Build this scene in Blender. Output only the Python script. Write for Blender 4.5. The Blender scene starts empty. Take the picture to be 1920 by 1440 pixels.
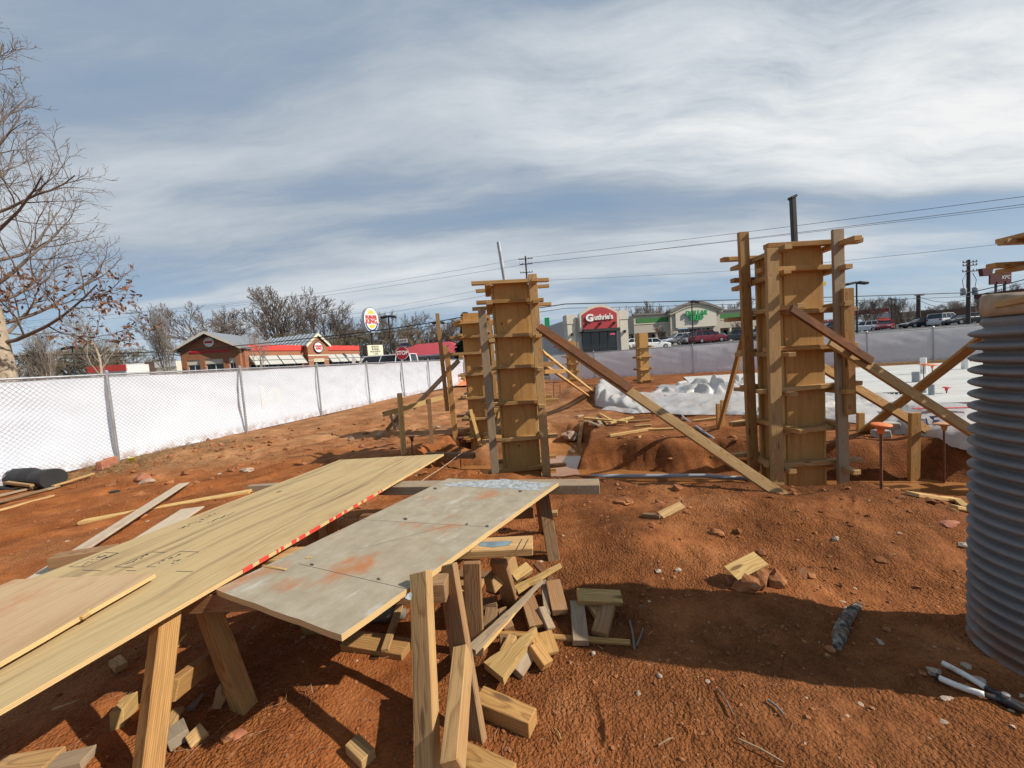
import bpy, math, random
import numpy as np
from mathutils import Vector, Matrix

# ------------------------------------------------------------------ camera, sky, sun, exposure
SC = bpy.context.scene
COL = SC.collection
F_PX, CX, CY = 721.0, 960.0, 720.0          # focal length and centre in the photograph's 1920x1440 pixels
EYE = Vector((0, 0, 1.55))
_p, _r = math.radians(3.7), math.radians(4.0)
FWD = Vector((0, math.cos(_p), -math.sin(_p)))
_u0 = Vector((1, 0, 0)).cross(FWD)
RGT = math.cos(_r) * Vector((1, 0, 0)) - math.sin(_r) * _u0
UPV = math.cos(_r) * _u0 + math.sin(_r) * Vector((1, 0, 0))
cam_d = bpy.data.cameras.new('camera')
cam_d.sensor_width = 36.0
cam_d.lens = F_PX / 1920.0 * 36.0
cam_d.clip_start = 0.02
cam_d.clip_end = 4000
cam = bpy.data.objects.new('camera', cam_d)
cam.matrix_world = Matrix((RGT, UPV, -FWD)).transposed().to_4x4()
cam.location = EYE
COL.objects.link(cam)
SC.camera = cam

SUN_EL = math.radians(38.0)
SUN_H = math.radians(-14.0)                 # azimuth of the sun, measured from +X
SUN_DIR = Vector((math.cos(SUN_H) * math.cos(SUN_EL), math.sin(SUN_H) * math.cos(SUN_EL), math.sin(SUN_EL)))
SUN_AZ = math.atan2(SUN_DIR.x, SUN_DIR.y)   # clockwise from +Y
sd = bpy.data.lights.new('sun', 'SUN')
sd.energy = 5.0
sd.angle = math.radians(0.55)
sd.color = (1.0, 0.93, 0.82)
sun = bpy.data.objects.new('sun', sd)
sun.rotation_euler = SUN_DIR.to_track_quat('Z', 'Y').to_euler()
COL.objects.link(sun)
SC.view_settings.view_transform = 'Standard'
SC.view_settings.look = 'None'
SC.view_settings.exposure = 0.15
SC.view_settings.gamma = 1.0

class NT:
    """tiny helper to write node trees"""
    def __init__(self, tree):
        self.t = tree
        tree.nodes.clear()
    def n(self, kind, props=None, **ins):
        nd = self.t.nodes.new('ShaderNode' + kind)
        for k, v in (props or {}).items():
            setattr(nd, k, v)
        for k, v in ins.items():
            key = int(k[1:]) if k[0] == 'i' and k[1:].isdigit() else k.replace('_', ' ')
            s = nd.inputs[key]
            if hasattr(v, 'is_output') or isinstance(v, bpy.types.NodeSocket):
                self.t.links.new(v, s)
            else:
                s.default_value = v
        return nd
    def math(self, op, a, b=0.0, c=0.0, clamp=False):
        nd = self.n('Math', {'operation': op, 'use_clamp': clamp}, i0=a, i1=b)
        if op in ('MULTIPLY_ADD', 'SMOOTH_MIN'):
            nd.inputs[2].default_value = c
        return nd.outputs[0]
    def vmath(self, op, a, b):
        return self.n('VectorMath', {'operation': op}, i0=a, i1=b).outputs[0]
    def mix(self, f, a, b, mode='MIX'):
        nd = self.t.nodes.new('ShaderNodeMix')
        nd.data_type = 'RGBA'; nd.blend_type = mode; nd.clamp_factor = True
        for s, v in ((nd.inputs[0], f), (nd.inputs[6], a), (nd.inputs[7], b)):
            if isinstance(v, bpy.types.NodeSocket): self.t.links.new(v, s)
            else: s.default_value = v if not isinstance(v, tuple) or len(v) == 4 else (*v, 1)
        return nd.outputs[2]
    def ramp(self, f, pts, interp='LINEAR'):
        nd = self.n('ValToRGB', None, Fac=f)
        cr = nd.color_ramp; cr.interpolation = interp
        while len(cr.elements) < len(pts): cr.elements.new(0.5)
        for e, (p, c) in zip(cr.elements, pts):
            e.position = p
            e.color = (c, c, c, 1) if isinstance(c, (int, float)) else (*c, 1)
        return nd.outputs[0]
    def noise(self, vec, scale, detail=4, rough=0.55, dist=0.0, out=0):
        return self.n('TexNoise', None, Vector=vec, Scale=scale, Detail=detail, Roughness=rough, Distortion=dist).outputs[out]
    def maprange(self, v, a, b, c=0.0, d=1.0, smooth=False):
        nd = self.n('MapRange', {'interpolation_type': 'SMOOTHSTEP' if smooth else 'LINEAR', 'clamp': True}, i0=v, i1=a, i2=b, i3=c, i4=d)
        return nd.outputs[0]
    def mapping(self, vec, scale=(1, 1, 1), loc=(0, 0, 0), rot=(0, 0, 0)):
        return self.n('Mapping', None, Vector=vec, Scale=scale, Location=loc, Rotation=rot).outputs[0]

# ---- sky: Nishita daylight with thin high cloud drawn in the sky's own directions
world = bpy.data.worlds.new('World')
SC.world = world
world.use_nodes = True
w = NT(world.node_tree)
sky = w.n('TexSky', {'sky_type': 'NISHITA', 'sun_disc': False, 'sun_elevation': SUN_EL, 'sun_rotation': SUN_AZ,
                     'air_density': 1.0, 'dust_density': 1.2, 'ozone_density': 2.0})
gen = w.n('TexCoord').outputs['Generated']
nrm = w.n('VectorMath', {'operation': 'NORMALIZE'}, i0=gen).outputs[0]
sep = w.n('SeparateXYZ', None, Vector=nrm)
den = w.math('ADD', w.math('MAXIMUM', sep.outputs[2], 0.0), 0.16)
px_ = w.math('DIVIDE', sep.outputs[0], den)
py_ = w.math('DIVIDE', sep.outputs[1], den)
flat = w.n('CombineXYZ', None, X=px_, Y=py_, Z=0.0).outputs[0]
wn = w.noise(flat, 0.7, 3, 0.55, 0.0, 1)
warp = w.n('VectorMath', {'operation': 'SCALE'}, i0=w.vmath('SUBTRACT', wn, (0.5, 0.5, 0.5)), Scale=0.55).outputs[0]
wf = w.vmath('ADD', flat, warp)
wsep = w.n('SeparateXYZ', None, Vector=wf)
# broad bands of cirrostratus lying across the view
prof = w.ramp(w.maprange(w.math('ADD', wsep.outputs[1], w.math('MULTIPLY', wsep.outputs[0], 0.06)), 0.4, 3.6), [(0.0, 0.30), (0.15, 0.30), (0.27, 0.66), (0.36, 0.50), (0.46, 0.33), (0.60, 0.68), (0.78, 0.60), (1.0, 0.55)], 'EASE')
soft = w.noise(w.mapping(wf, (0.35, 1.0, 1), (3.3, 0.55, 0), (0, 0, 0.12)), 1.3, 4, 0.5)
streak = w.noise(w.mapping(wf, (0.5, 1.9, 1), (1.3, 7.1, 0), (0, 0, 0.45)), 1.9, 9, 0.66, 0.0)
# the bright torn sheet of cirrus high on the right
bx = w.math('MULTIPLY', w.math('SUBTRACT', wsep.outputs[0], 1.35), 0.72)
by = w.math('MULTIPLY', w.math('SUBTRACT', wsep.outputs[1], 1.22), 2.3)
blob = w.maprange(w.math('ADD', w.math('MULTIPLY', bx, bx), w.math('MULTIPLY', by, by)), 0.0, 1.5, 1.0, 0.0, True)
b_ = w.math('ADD', w.math('MULTIPLY', prof, 0.75), w.math('MULTIPLY', w.math('SUBTRACT', soft, 0.5), 0.75))
b_ = w.math('ADD', b_, w.math('MULTIPLY', w.math('SUBTRACT', streak, 0.5), w.math('ADD', w.math('MULTIPLY', blob, 1.15), 0.5)))
b_ = w.math('ADD', b_, w.math('MULTIPLY', blob, 0.34))
b_ = w.math('ADD', w.math('MULTIPLY', w.math('SUBTRACT', b_, 0.46), 1.18), 0.44)
ccol = w.ramp(b_, [(0.0, (2.1, 2.65, 3.5)), (0.22, (3.05, 3.65, 4.45)), (0.5, (5.2, 5.7, 6.2)), (0.8, (7.0, 7.3, 7.5)), (1.0, (8.0, 8.1, 8.1))])
low = w.maprange(sep.outputs[2], 0.03, 0.30, 0.15, 1.0, True)
cover = w.math('MULTIPLY', w.maprange(b_, -0.02, 0.38, 0.45, 1.0, True), w.math('ADD', low, w.maprange(b_, 0.3, 0.6, 0.0, 0.5)), 0, True)
blue = w.mix(0.6, sky.outputs[0], (2.9, 4.5, 6.4))
scol = w.mix(cover, blue, ccol)
bg = w.n('Background', None, Color=scol, Strength=0.1)
w.t.links.new(bg.outputs[0], w.n('OutputWorld').inputs[0])

# ------------------------------------------------------------------ placing helpers
def ray(px, py):
    return F_PX * FWD + (px - CX) * RGT + (CY - py) * UPV
def at_z(px, py, z=0.0):
    d = ray(px, py)
    return EYE + d * ((z - EYE.z) / d.z)
def at_y(px, py, y):
    d = ray(px, py)
    return EYE + d * (y / d.y)

WM = {}
def link(o, parent=None, M=None):
    M = M or Matrix()
    COL.objects.link(o)
    if parent is not None:
        o.parent = parent
        o.matrix_basis = WM[parent.name].inverted() @ M
    else:
        o.matrix_basis = M
    WM[o.name] = M
    return o
def tag(o, label=None, cat=None, group=None, kind=None):
    if label: o['label'] = label
    if cat: o['category'] = cat
    if group: o['group'] = group
    if kind: o['kind'] = kind
    return o
def thing(name, label, cat, loc, rz=0.0, group=None):
    o = bpy.data.objects.new(name, None)
    o.empty_display_size = 0.2
    link(o, None, Matrix.Translation(Vector(loc)) @ Matrix.Rotation(rz, 4, 'Z'))
    return tag(o, label, cat, group)
def mesh(name, V, Fc, mat=None, smooth=False):
    m = bpy.data.meshes.new(name)
    m.from_pydata([tuple(v) for v in V], [], Fc)
    if mat is not None:
        m.materials.append(MAT[mat] if isinstance(mat, str) else mat)
    if smooth:
        m.polygons.foreach_set('use_smooth', [True] * len(m.polygons))
    m.update()
    return m
def obj(name, m, parent=None, M=None):
    return link(bpy.data.objects.new(name, m), parent, M)
def np_mesh(name, V, Q, mat, smooth=True):
    """big mesh from numpy arrays: V (n,3), Q (m,k)"""
    m = bpy.data.meshes.new(name)
    k = Q.shape[1]
    m.vertices.add(len(V)); m.vertices.foreach_set('co', V.astype(np.float32).ravel())
    m.loops.add(Q.size); m.loops.foreach_set('vertex_index', Q.astype(np.int32).ravel())
    m.polygons.add(len(Q)); m.polygons.foreach_set('loop_start', np.arange(0, Q.size, k, dtype=np.int32))
    try: m.polygons.foreach_set('loop_total', np.full(len(Q), k, dtype=np.int32))
    except Exception: pass
    m.update(calc_edges=True)
    m.polygons.foreach_set('use_smooth', [smooth] * len(m.polygons))
    if mat: m.materials.append(MAT[mat])
    m.update()
    return m

# shape collectors -------------------------------------------------
def box_vf(L, W, T, b=0.0, jit=0.0, rng=random):
    """box centred on the origin, chamfered by b"""
    X, Y, Z = L / 2, W / 2, T / 2
    if b <= 0:
        V = [Vector((sx * X, sy * Y, sz * Z)) for sx in (-1, 1) for sy in (-1, 1) for sz in (-1, 1)]
        Fc = [(0, 1, 3, 2), (4, 6, 7, 5), (0, 4, 5, 1), (2, 3, 7, 6), (0, 2, 6, 4), (1, 5, 7, 3)]
        return V, Fc
    b = min(b, 0.3 * min(L, W, T))
    V, idx = [], {}
    for sx in (-1, 1):
        for sy in (-1, 1):
            for sz in (-1, 1):
                j = Vector((rng.uniform(-jit, jit), rng.uniform(-jit, jit), rng.uniform(-jit, jit)))
                base = len(V)
                V += [Vector((sx * X, sy * (Y - b), sz * (Z - b))) + j, Vector((sx * (X - b), sy * Y, sz * (Z - b))) + j,
                      Vector((sx * (X - b), sy * (Y - b), sz * Z)) + j]
                idx[(sx, sy, sz)] = base
    Fc = []
    s2 = ((-1, -1), (1, -1), (1, 1), (-1, 1))
    for s in (-1, 1):
        Fc.append(tuple(idx[(s, a, c)] + 0 for a, c in s2))
        Fc.append(tuple(idx[(a, s, c)] + 1 for a, c in s2))
        Fc.append(tuple(idx[(a, c, s)] + 2 for a, c in s2))
    for a in (-1, 1):
        for c in (-1, 1):
            Fc.append((idx[(-1, a, c)] + 1, idx[(1, a, c)] + 1, idx[(1, a, c)] + 2, idx[(-1, a, c)] + 2))
            Fc.append((idx[(a, -1, c)] + 0, idx[(a, 1, c)] + 0, idx[(a, 1, c)] + 2, idx[(a, -1, c)] + 2))
            Fc.append((idx[(a, c, -1)] + 0, idx[(a, c, 1)] + 0, idx[(a, c, 1)] + 1, idx[(a, c, -1)] + 1))
    for k, i in idx.items():
        Fc.append((i, i + 1, i + 2))
    out = []
    for f in Fc:
        n = (V[f[1]] - V[f[0]]).cross(V[f[2]] - V[f[0]])
        c = sum((V[i] for i in f), Vector()) / len(f)
        out.append(f if n.dot(c) > 0 else f[::-1])
    return V, out

class MB:
    """collects pieces into one mesh"""
    def __init__(self): self.V, self.F = [], []
    def add(self, V, Fc, M=None):
        o = len(self.V)
        self.V += [(M @ Vector(v)) if M else Vector(v) for v in V]
        self.F += [tuple(i + o for i in f) for f in Fc]
        return self
    def box(self, c, s, b=0.0, rz=0.0):
        V, Fc = box_vf(*s, b)
        return self.add(V, Fc, Matrix.Translation(Vector(c)) @ Matrix.Rotation(rz, 4, 'Z'))
    def bar(self, p0, p1, w_, t, b=0.0, up=(0, 0, 1)):
        V, Fc = box_vf((Vector(p1) - Vector(p0)).length, w_, t, b)
        return self.add(V, Fc, beam_matrix(p0, p1, up))
    def tube(self, pts, r, n=8, cap=True, r1=None):
        pts = [Vector(p) for p in pts]
        rs = [r] * len(pts) if not isinstance(r, (list, tuple)) else r
        if r1 is not None: rs = [r + (r1 - r) * i / (len(pts) - 1) for i in range(len(pts))]
        o = len(self.V)
        up = Vector((0, 0, 1))
        for i, p in enumerate(pts):
            t = (pts[min(i + 1, len(pts) - 1)] - pts[max(i - 1, 0)]).normalized()
            a = t.cross(up if abs(t.z) < 0.95 else Vector((1, 0, 0))).normalized()
            b = t.cross(a)
            for k in range(n):
                q = 2 * math.pi * k / n
                self.V.append(p + rs[i] * (math.cos(q) * a + math.sin(q) * b))
        for i in range(len(pts) - 1):
            for k in range(n):
                self.F.append((o + i * n + k, o + i * n + (k + 1) % n, o + (i + 1) * n + (k + 1) % n, o + (i + 1) * n + k))
        if cap:
            self.F.append(tuple(o + k for k in range(n - 1, -1, -1)))
            self.F.append(tuple(o + (len(pts) - 1) * n + k for k in range(n)))
        return self
    def lathe(self, prof, n=32, c=(0, 0, 0), cap=False):
        o = len(self.V)
        for r, z in prof:
            for k in range(n):
                q = 2 * math.pi * k / n
                self.V.append(Vector((c[0] + r * math.cos(q), c[1] + r * math.sin(q), c[2] + z)))
        for i in range(len(prof) - 1):
            for k in range(n):
                self.F.append((o + i * n + k, o + i * n + (k + 1) % n, o + (i + 1) * n + (k + 1) % n, o + (i + 1) * n + k))
        if cap:
            self.F.append(tuple(o + k for k in range(n - 1, -1, -1)))
            self.F.append(tuple(o + (len(prof) - 1) * n + k for k in range(n)))
        return self
    def prism(self, poly, M, d):
        """poly: 2d points (x,z) extruded along local y from 0 to d"""
        n = len(poly)
        V = [Vector((x, 0, z)) for x, z in poly] + [Vector((x, d, z)) for x, z in poly]
        Fc = [tuple(range(n)), tuple(range(2 * n - 1, n - 1, -1))] + [(i, i + n, (i + 1) % n + n, (i + 1) % n) for i in range(n)]
        return self.add(V, Fc, M)
    def build(self, name, mat, parent=None, M=None, smooth=False):
        inv = M.inverted() if M is not None else None
        return obj(name, mesh(name, self.V, self.F, mat, smooth), parent, M)
    def build_at(self, name, mat, parent, loc=None, smooth=False):
        """vertices are in world space; origin goes to loc (or the parent's place)"""
        M = Matrix.Translation(Vector(loc)) if loc is not None else (WM[parent.name].copy() if parent else Matrix())
        inv = M.inverted()
        return obj(name, mesh(name, [inv @ v for v in self.V], self.F, mat, smooth), parent, M)

def beam_matrix(p0, p1, up=(0, 0, 1)):
    p0, p1 = Vector(p0), Vector(p1)
    x = (p1 - p0).normalized()
    z = Vector(up)
    z = z - x * z.dot(x)
    if z.length < 1e-4:
        z = Vector((0, -1, 0)) - x * (-x.y)
    z.normalize()
    y = z.cross(x)
    return Matrix.Translation((p0 + p1) / 2) @ Matrix((x, y, z)).transposed().to_4x4()

RB = random.Random(11)
def lumber(name, p0, p1, w_, t, mat, parent=None, up=(0, 0, 1), b=0.003, jit=0.0022, spin=0.0):
    """a sawn board between two points: w_ across, t along 'up'"""
    L = (Vector(p1) - Vector(p0)).length
    V, Fc = box_vf(L, w_, t, b, jit, RB)
    M = beam_matrix(p0, p1, up) @ Matrix.Rotation(spin, 4, 'X')
    return obj(name, mesh(name, V, Fc, mat), parent, M)

def text_vf(s, size, depth=0.0, bold=0.0, shear=0.0, align='CENTER', spacing=1.0):
    cu = bpy.data.curves.new('lettering', 'FONT')
    cu.body = s; cu.size = size; cu.extrude = depth; cu.offset = bold; cu.shear = shear
    cu.align_x = align; cu.align_y = 'CENTER'; cu.space_character = spacing; cu.resolution_u = 3
    o = bpy.data.objects.new('lettering', cu)
    m = bpy.data.meshes.new_from_object(o)
    V = [v.co.copy() for v in m.vertices]; Fc = [tuple(p.vertices) for p in m.polygons]
    bpy.data.objects.remove(o); bpy.data.meshes.remove(m); bpy.data.curves.remove(cu)
    return V, Fc
def wall_matrix(origin, right, normal):
    """local x = right along the wall, local y = up, local z = out of the wall"""
    x = Vector(right).normalized(); z = Vector(normal).normalized(); y = z.cross(x)
    return Matrix.Translation(Vector(origin)) @ Matrix((x, y, z)).transposed().to_4x4()

# ------------------------------------------------------------------ noise for the terrain and for shapes
_rs = np.random.RandomState(5)
_lat = _rs.rand(512, 512)
def vnoise(x, y):
    xi = np.floor(x).astype(int); yi = np.floor(y).astype(int)
    fx = x - xi; fy = y - yi
    fx = fx * fx * (3 - 2 * fx); fy = fy * fy * (3 - 2 * fy)
    a = _lat[xi % 512, yi % 512]; b = _lat[(xi + 1) % 512, yi % 512]
    c = _lat[xi % 512, (yi + 1) % 512]; d = _lat[(xi + 1) % 512, (yi + 1) % 512]
    return (a + (b - a) * fx) * (1 - fy) + (c + (d - c) * fx) * fy - 0.5
def fbm(x, y, o=4):
    s, a = 0.0, 1.0
    for k in range(o):
        s = s + a * vnoise(x * 2 ** k + 17.3 * k, y * 2 ** k - 9.1 * k); a *= 0.5
    return s
def sstep(a, b, x):
    t = np.clip((x - a) / (b - a), 0, 1)
    return t * t * (3 - 2 * t)
def dist_poly(x, y, pts):
    d = np.full(np.shape(x), 1e9)
    for (x0, y0), (x1, y1) in zip(pts[:-1], pts[1:]):
        dx, dy = x1 - x0, y1 - y0
        t = np.clip(((x - x0) * dx + (y - y0) * dy) / (dx * dx + dy * dy), 0, 1)
        d = np.minimum(d, np.hypot(x - x0 - t * dx, y - y0 - t * dy))
    return d
TRENCH = [(-0.75, 6.45), (0.2, 5.95), (3.6, 4.7), (7.5, 3.1)]
TRENCH2 = [(0.55, 6.3), (1.05, 8.2)]
PIT = [(-0.75, 7.9), (-0.55, 8.3)]
BUMPS = [(0.85, 2.95, 0.36, 0.32, 0.13), (1.95, 3.3, 0.85, 0.5, 0.16), (3.1, 3.15, 0.8, 0.45, 0.12), (1.5, 4.2, 0.8, 0.35, 0.07),
         (1.45, 2.3, 0.28, 0.2, 0.05), (2.1, 12.3, 0.75, 0.8, 0.5), (3.0, 13.2, 0.9, 0.7, 0.3), (-7.1, 7.9, 0.5, 0.45, 0.16),
         (-6.2, 8.1, 0.7, 0.5, 0.17), (-5.6, 8.6, 0.5, 0.4, 0.12), (4.2, 7.2, 1.2, 0.5, 0.13), (-3.5, 17.5, 2.5, 1.6, 0.18),
         (-6.4, 6.7, 0.5, 0.4, 0.06), (0.75, 3.7, 0.35, 0.3, 0.05), (2.4, 2.7, 0.4, 0.3, 0.05), (1.1, 1.2, 0.9, 0.5, 0.03)]
def rise(x, y):
    """the parking lot beyond the back fence lies on higher ground"""
    return 2.15 * sstep(28.5, 66.0, y + 0.22 * x) * sstep(2.0, 12.0, x) + 0.6 * sstep(27.0, 33.5, y) * (1 - sstep(-4.0, 2.0, x))
_pr = random.Random(31)
PRINTS = []
for _k in range(26):                         # boot prints, left and right foot one step apart
    _a = _pr.uniform(0, 6.28); _x, _y = _pr.uniform(-0.2, 3.6), _pr.uniform(1.2, 4.2)
    if _k % 3 == 0: _x, _y = _pr.uniform(-5.5, -1.8), _pr.uniform(3.8, 9.0)
    for _s in range(2):
        PRINTS.append((_x + _s * 0.62 * math.sin(_a) + 0.09 * (-1) ** _s * math.cos(_a), _y + _s * 0.62 * math.cos(_a), _a + _pr.uniform(-.15, .15), _pr.uniform(0.006, 0.012)))
RUTS = [([(-7.5, 4.2), (-5.0, 7.4), (-3.6, 11.0), (-2.0, 18.0)], 0.16), ([(-6.2, 3.4), (-3.6, 6.9), (-2.1, 10.6), (-0.4, 18.0)], 0.16)]
def hgt(x, y, fine=True):
    x = np.asarray(x, float); y = np.asarray(y, float)
    r = np.hypot(x, y)
    near = 1 - sstep(22, 32, r)
    h = (0.07 * fbm(x * 0.35, y * 0.35, 3) + 0.05 * fbm(x * 1.3 + 4, y * 1.3, 3)) * near
    h = h + 0.085 * fbm(x * 1.5 + 2.3, y * 1.5 + 7.7, 2) * sstep(-0.2, 0.9, x) * sstep(1.9, 2.7, y) * (1 - sstep(4.6, 5.6, y + 0.3 * x)) 
    for cx, cy, sx, sy, a in BUMPS:
        h = h + a * np.exp(-((x - cx) / sx) ** 2 - ((y - cy) / sy) ** 2)
    wob = 0.34 * fbm(x * 1.1, y * 1.1, 2) + 0.05 * fbm(x * 6, y * 6, 2)
    d1 = dist_poly(x, y, TRENCH) + wob
    cut = sstep(1.08, 0.58, d1)
    cut = np.maximum(cut, sstep(0.62, 0.36, dist_poly(x, y, TRENCH2) + wob * 0.6))
    cut = np.maximum(cut, sstep(0.75, 0.40, dist_poly(x, y, PIT) + wob * 0.7))
    # spoil thrown up along the lip of the trench
    h = h + 0.05 * np.exp(-((d1 - 1.15) / 0.25) ** 2) * (0.6 + 1.6 * np.clip(fbm(x * 2.1, y * 2.1, 2), -0.3, 0.6))
    h = h * (1 - 0.7 * cut) - 0.53 * cut
    if fine:
        f = 0.020 * fbm(x * 4.3, y * 4.3, 3) + 0.013 * fbm(x * 13, y * 13, 3)
        rough = np.clip(0.5 + 1.4 * fbm(x * 0.8 + 9, y * 0.8, 2), 0.15, 1.3)
        f = f * (0.45 + 0.6 * rough) + 0.012 * np.clip(fbm(x * 28 + 3, y * 28, 2), 0.0, 1) * rough
        h = h + f * near
        near_prints = PRINTS
        if x.size == 1:
            xs_, ys_ = float(x.flat[0]), float(y.flat[0])
            near_prints = [q for q in PRINTS if abs(xs_ - q[0]) < 0.3 and abs(ys_ - q[1]) < 0.3]
        for px, py, a, dp in near_prints:
            dx, dy = x - px, y - py
            m = (np.abs(dx) < 0.3) & (np.abs(dy) < 0.3)
            if not np.any(m): continue
            u = (dx * math.sin(a) + dy * math.cos(a)) / 0.145; v = (dx * math.cos(a) - dy * math.sin(a)) / 0.058
            q = u ** 4 + v ** 2 * (1 + 0.35 * np.sin(2.2 * u))
            tread = 0.25 * np.sin(u * 22) * (q < 0.8)
            h = h + np.where(m, -dp * (1 - sstep(0.35, 1.35, q)) * (1 - tread) + 0.35 * dp * np.exp(-((q - 1.45) / 0.35) ** 2), 0)
        for pl, wd in RUTS:
            d = dist_poly(x, y, pl) + 0.05 * fbm(x * 3, y * 3, 2)
            h = h - 0.045 * np.exp(-(d / wd) ** 2) + 0.02 * np.exp(-((d - 0.3) / 0.10) ** 2)
    h = h + rise(x, y)
    table = np.exp(-(((x + 0.75) / 0.9) ** 2 + ((y - 1.7) / 0.8) ** 2) ** 2)
    h = h * (1 - 0.35 * table)
    return h - 0.2 * sstep(20, 30, r)
def gz(x, y):
    return float(hgt(np.array([x]), np.array([y]))[0])
def on_ground(px, py, dz=0.0):
    """point of the terrain seen at a place of the photograph"""
    z = 0.0
    for _ in range(4):
        p = at_z(px, py, z)
        z = 0.5 * z + 0.5 * gz(p.x, p.y)
    p = at_z(px, py, z)
    return Vector((p.x, p.y, gz(p.x, p.y) + dz))
MAT = {}
# ------------------------------------------------------------------ materials
def new_mat(name):
    m = bpy.data.materials.new(name)
    m.use_nodes = True
    MAT[name] = m
    return NT(m.node_tree)
def finish(n, color, rough=0.8, bump=None, bstr=0.3, bdist=0.01, **extra):
    kw = dict(Roughness=rough, **extra)
    kw['Base Color'.replace(' ', '_')] = color if isinstance(color, bpy.types.NodeSocket) else (*color, 1)
    p = n.n('BsdfPrincipled', None, **kw)
    if bump is not None:
        b = n.n('Bump', None, Height=bump, Strength=bstr, Distance=bdist)
        n.t.links.new(b.outputs[0], p.inputs['Normal'])
    o = n.n('OutputMaterial')
    n.t.links.new(p.outputs[0], o.inputs[0])
    return p
def plain(name, color, rough=0.6, var=0.12, scale=6.0, metal=0.0, spec=0.5, bump=0.0, dirt=None):
    n = new_mat(name)
    tc = n.n('TexCoord').outputs['Object']
    ns = n.noise(tc, scale, 5, 0.6)
    c = n.mix(n.maprange(ns, 0.3, 0.75), tuple(v * (1 - var) for v in color), tuple(min(1, v * (1 + var)) for v in color))
    if dirt:
        f = n.maprange(n.noise(n.vmath('ADD', tc, (7, 3, 1)), scale * 0.7, 6, 0.65), 0.52, 0.72, 0, dirt[1])
        c = n.mix(f, c, dirt[0])
    rr = n.maprange(ns, 0.2, 0.8, max(0.02, rough - 0.08), min(1, rough + 0.1))
    finish(n, c, rr, ns if bump else None, bump, 0.01, Metallic=metal, Specular_IOR_Level=spec)

CLAY = (0.30, 0.105, 0.04)
def wood(name, early, late, grey=0.0, clay=0.15, dark=0.0, ring=0.0075):
    """sawn lumber cut from a solid ring pattern, so faces show grain and ends show rings"""
    n = new_mat(name)
    tc = n.n('TexCoord').outputs['Object']
    rnd = n.n('ObjectInfo').outputs['Random']
    off = n.n('CombineXYZ', None, X=n.math('MULTIPLY', rnd, 37.0), Y=n.math('MULTIPLY', rnd, 11.0), Z=n.math('MULTIPLY', rnd, 23.0)).outputs[0]
    co = n.vmath('ADD', tc, off)
    s = n.n('SeparateXYZ', None, Vector=tc)
    wob = n.noise(n.mapping(co, (1.6, 5, 5)), 1.0, 3, 0.5)
    wob = n.math('MULTIPLY', n.math('SUBTRACT', wob, 0.5), 0.075)
    r2 = n.math('FRACT', n.math('MULTIPLY', rnd, 7.31))
    cy = n.math('ADD', s.outputs[1], n.math('MULTIPLY', n.math('SUBTRACT', r2, 0.5), 0.10))
    cz = n.math('ADD', s.outputs[2], n.math('ADD', n.math('MULTIPLY', rnd, 0.09), 0.012))
    rad = n.math('SQRT', n.math('ADD', n.math('MULTIPLY', cy, cy), n.math('MULTIPLY', cz, cz)))
    rad = n.math('ADD', rad, wob)
    ph = n.math('FRACT', n.math('DIVIDE', rad, ring))
    rings = n.ramp(ph, [(0.0, 0.0), (0.55, 0.15), (0.86, 1.0), (1.0, 0.05)])
    fib = n.noise(n.mapping(co, (4, 190, 190)), 1.0, 3, 0.6)
    col = n.mix(n.math('MULTIPLY', rings, 0.85), early, late)
    col = n.mix(n.maprange(fib, 0.35, 0.75, 0.0, 0.5), col, tuple(v * 0.5 for v in late))
    # knots
    vor = n.n('TexVoronoi', None, Vector=n.mapping(co, (2.3, 9, 9)), Scale=1.0, Randomness=1.0)
    kn = n.maprange(vor.outputs['Distance'], 0.07, 0.16, 1.0, 0.0, True)
    col = n.mix(n.math('MULTIPLY', kn, 0.8), col, (0.10, 0.045, 0.018))
    # board-to-board tone, weathering, clay smears
    tone = n.maprange(r2, 0, 1, 0.78, 1.16)
    col = n.mix(1.0, col, n.n('CombineXYZ', None, X=tone, Y=tone, Z=tone).outputs[0], 'MULTIPLY')
    big = n.noise(co, 2.2, 5, 0.6)
    if grey > 0:
        gcol = n.mix(n.maprange(fib, 0.3, 0.7), (0.20, 0.18, 0.155), (0.36, 0.33, 0.28))
        col = n.mix(n.maprange(big, 0.3, 0.7, grey * 0.55, grey), col, gcol)
    sm = n.maprange(n.noise(n.mapping(co, (1.0, 2.5, 2.5), (4, 9, 2)), 2.6, 6, 0.68), 0.48, 0.70, 0.0, clay * 2.2)
    col = n.mix(sm, col, CLAY)
    st = n.maprange(n.noise(n.mapping(co, (1.2, 4, 4), (1, 5, 7)), 3.2, 5, 0.7), 0.55, 0.74, 0.0, 0.35 + dark)
    col = n.mix(st, col, (0.13, 0.085, 0.05))
    h = n.math('ADD', n.math('MULTIPLY', rings, -0.4), fib)
    finish(n, col, n.maprange(fib, 0.2, 0.8, 0.62, 0.88), h, 0.45, 0.0025, Specular_IOR_Level=0.2)

wood('pine', (0.60, 0.375, 0.15), (0.34, 0.17, 0.055), 0.12, 0.14)
wood('pine_fresh', (0.66, 0.45, 0.185), (0.46, 0.25, 0.075), 0.0, 0.07)
wood('pine_gold', (0.53, 0.30, 0.10), (0.30, 0.14, 0.04), 0.05, 0.18)
wood('pine_grey', (0.42, 0.295, 0.15), (0.26, 0.155, 0.07), 0.55, 0.14)
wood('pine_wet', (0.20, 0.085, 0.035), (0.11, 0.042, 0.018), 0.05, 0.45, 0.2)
wood('pine_dark', (0.34, 0.19, 0.08), (0.17, 0.08, 0.028), 0.15, 0.25, 0.2)
wood('bark', (0.16, 0.12, 0.085), (0.07, 0.05, 0.035), 0.5, 0.3, 0.3, 0.012)

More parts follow.
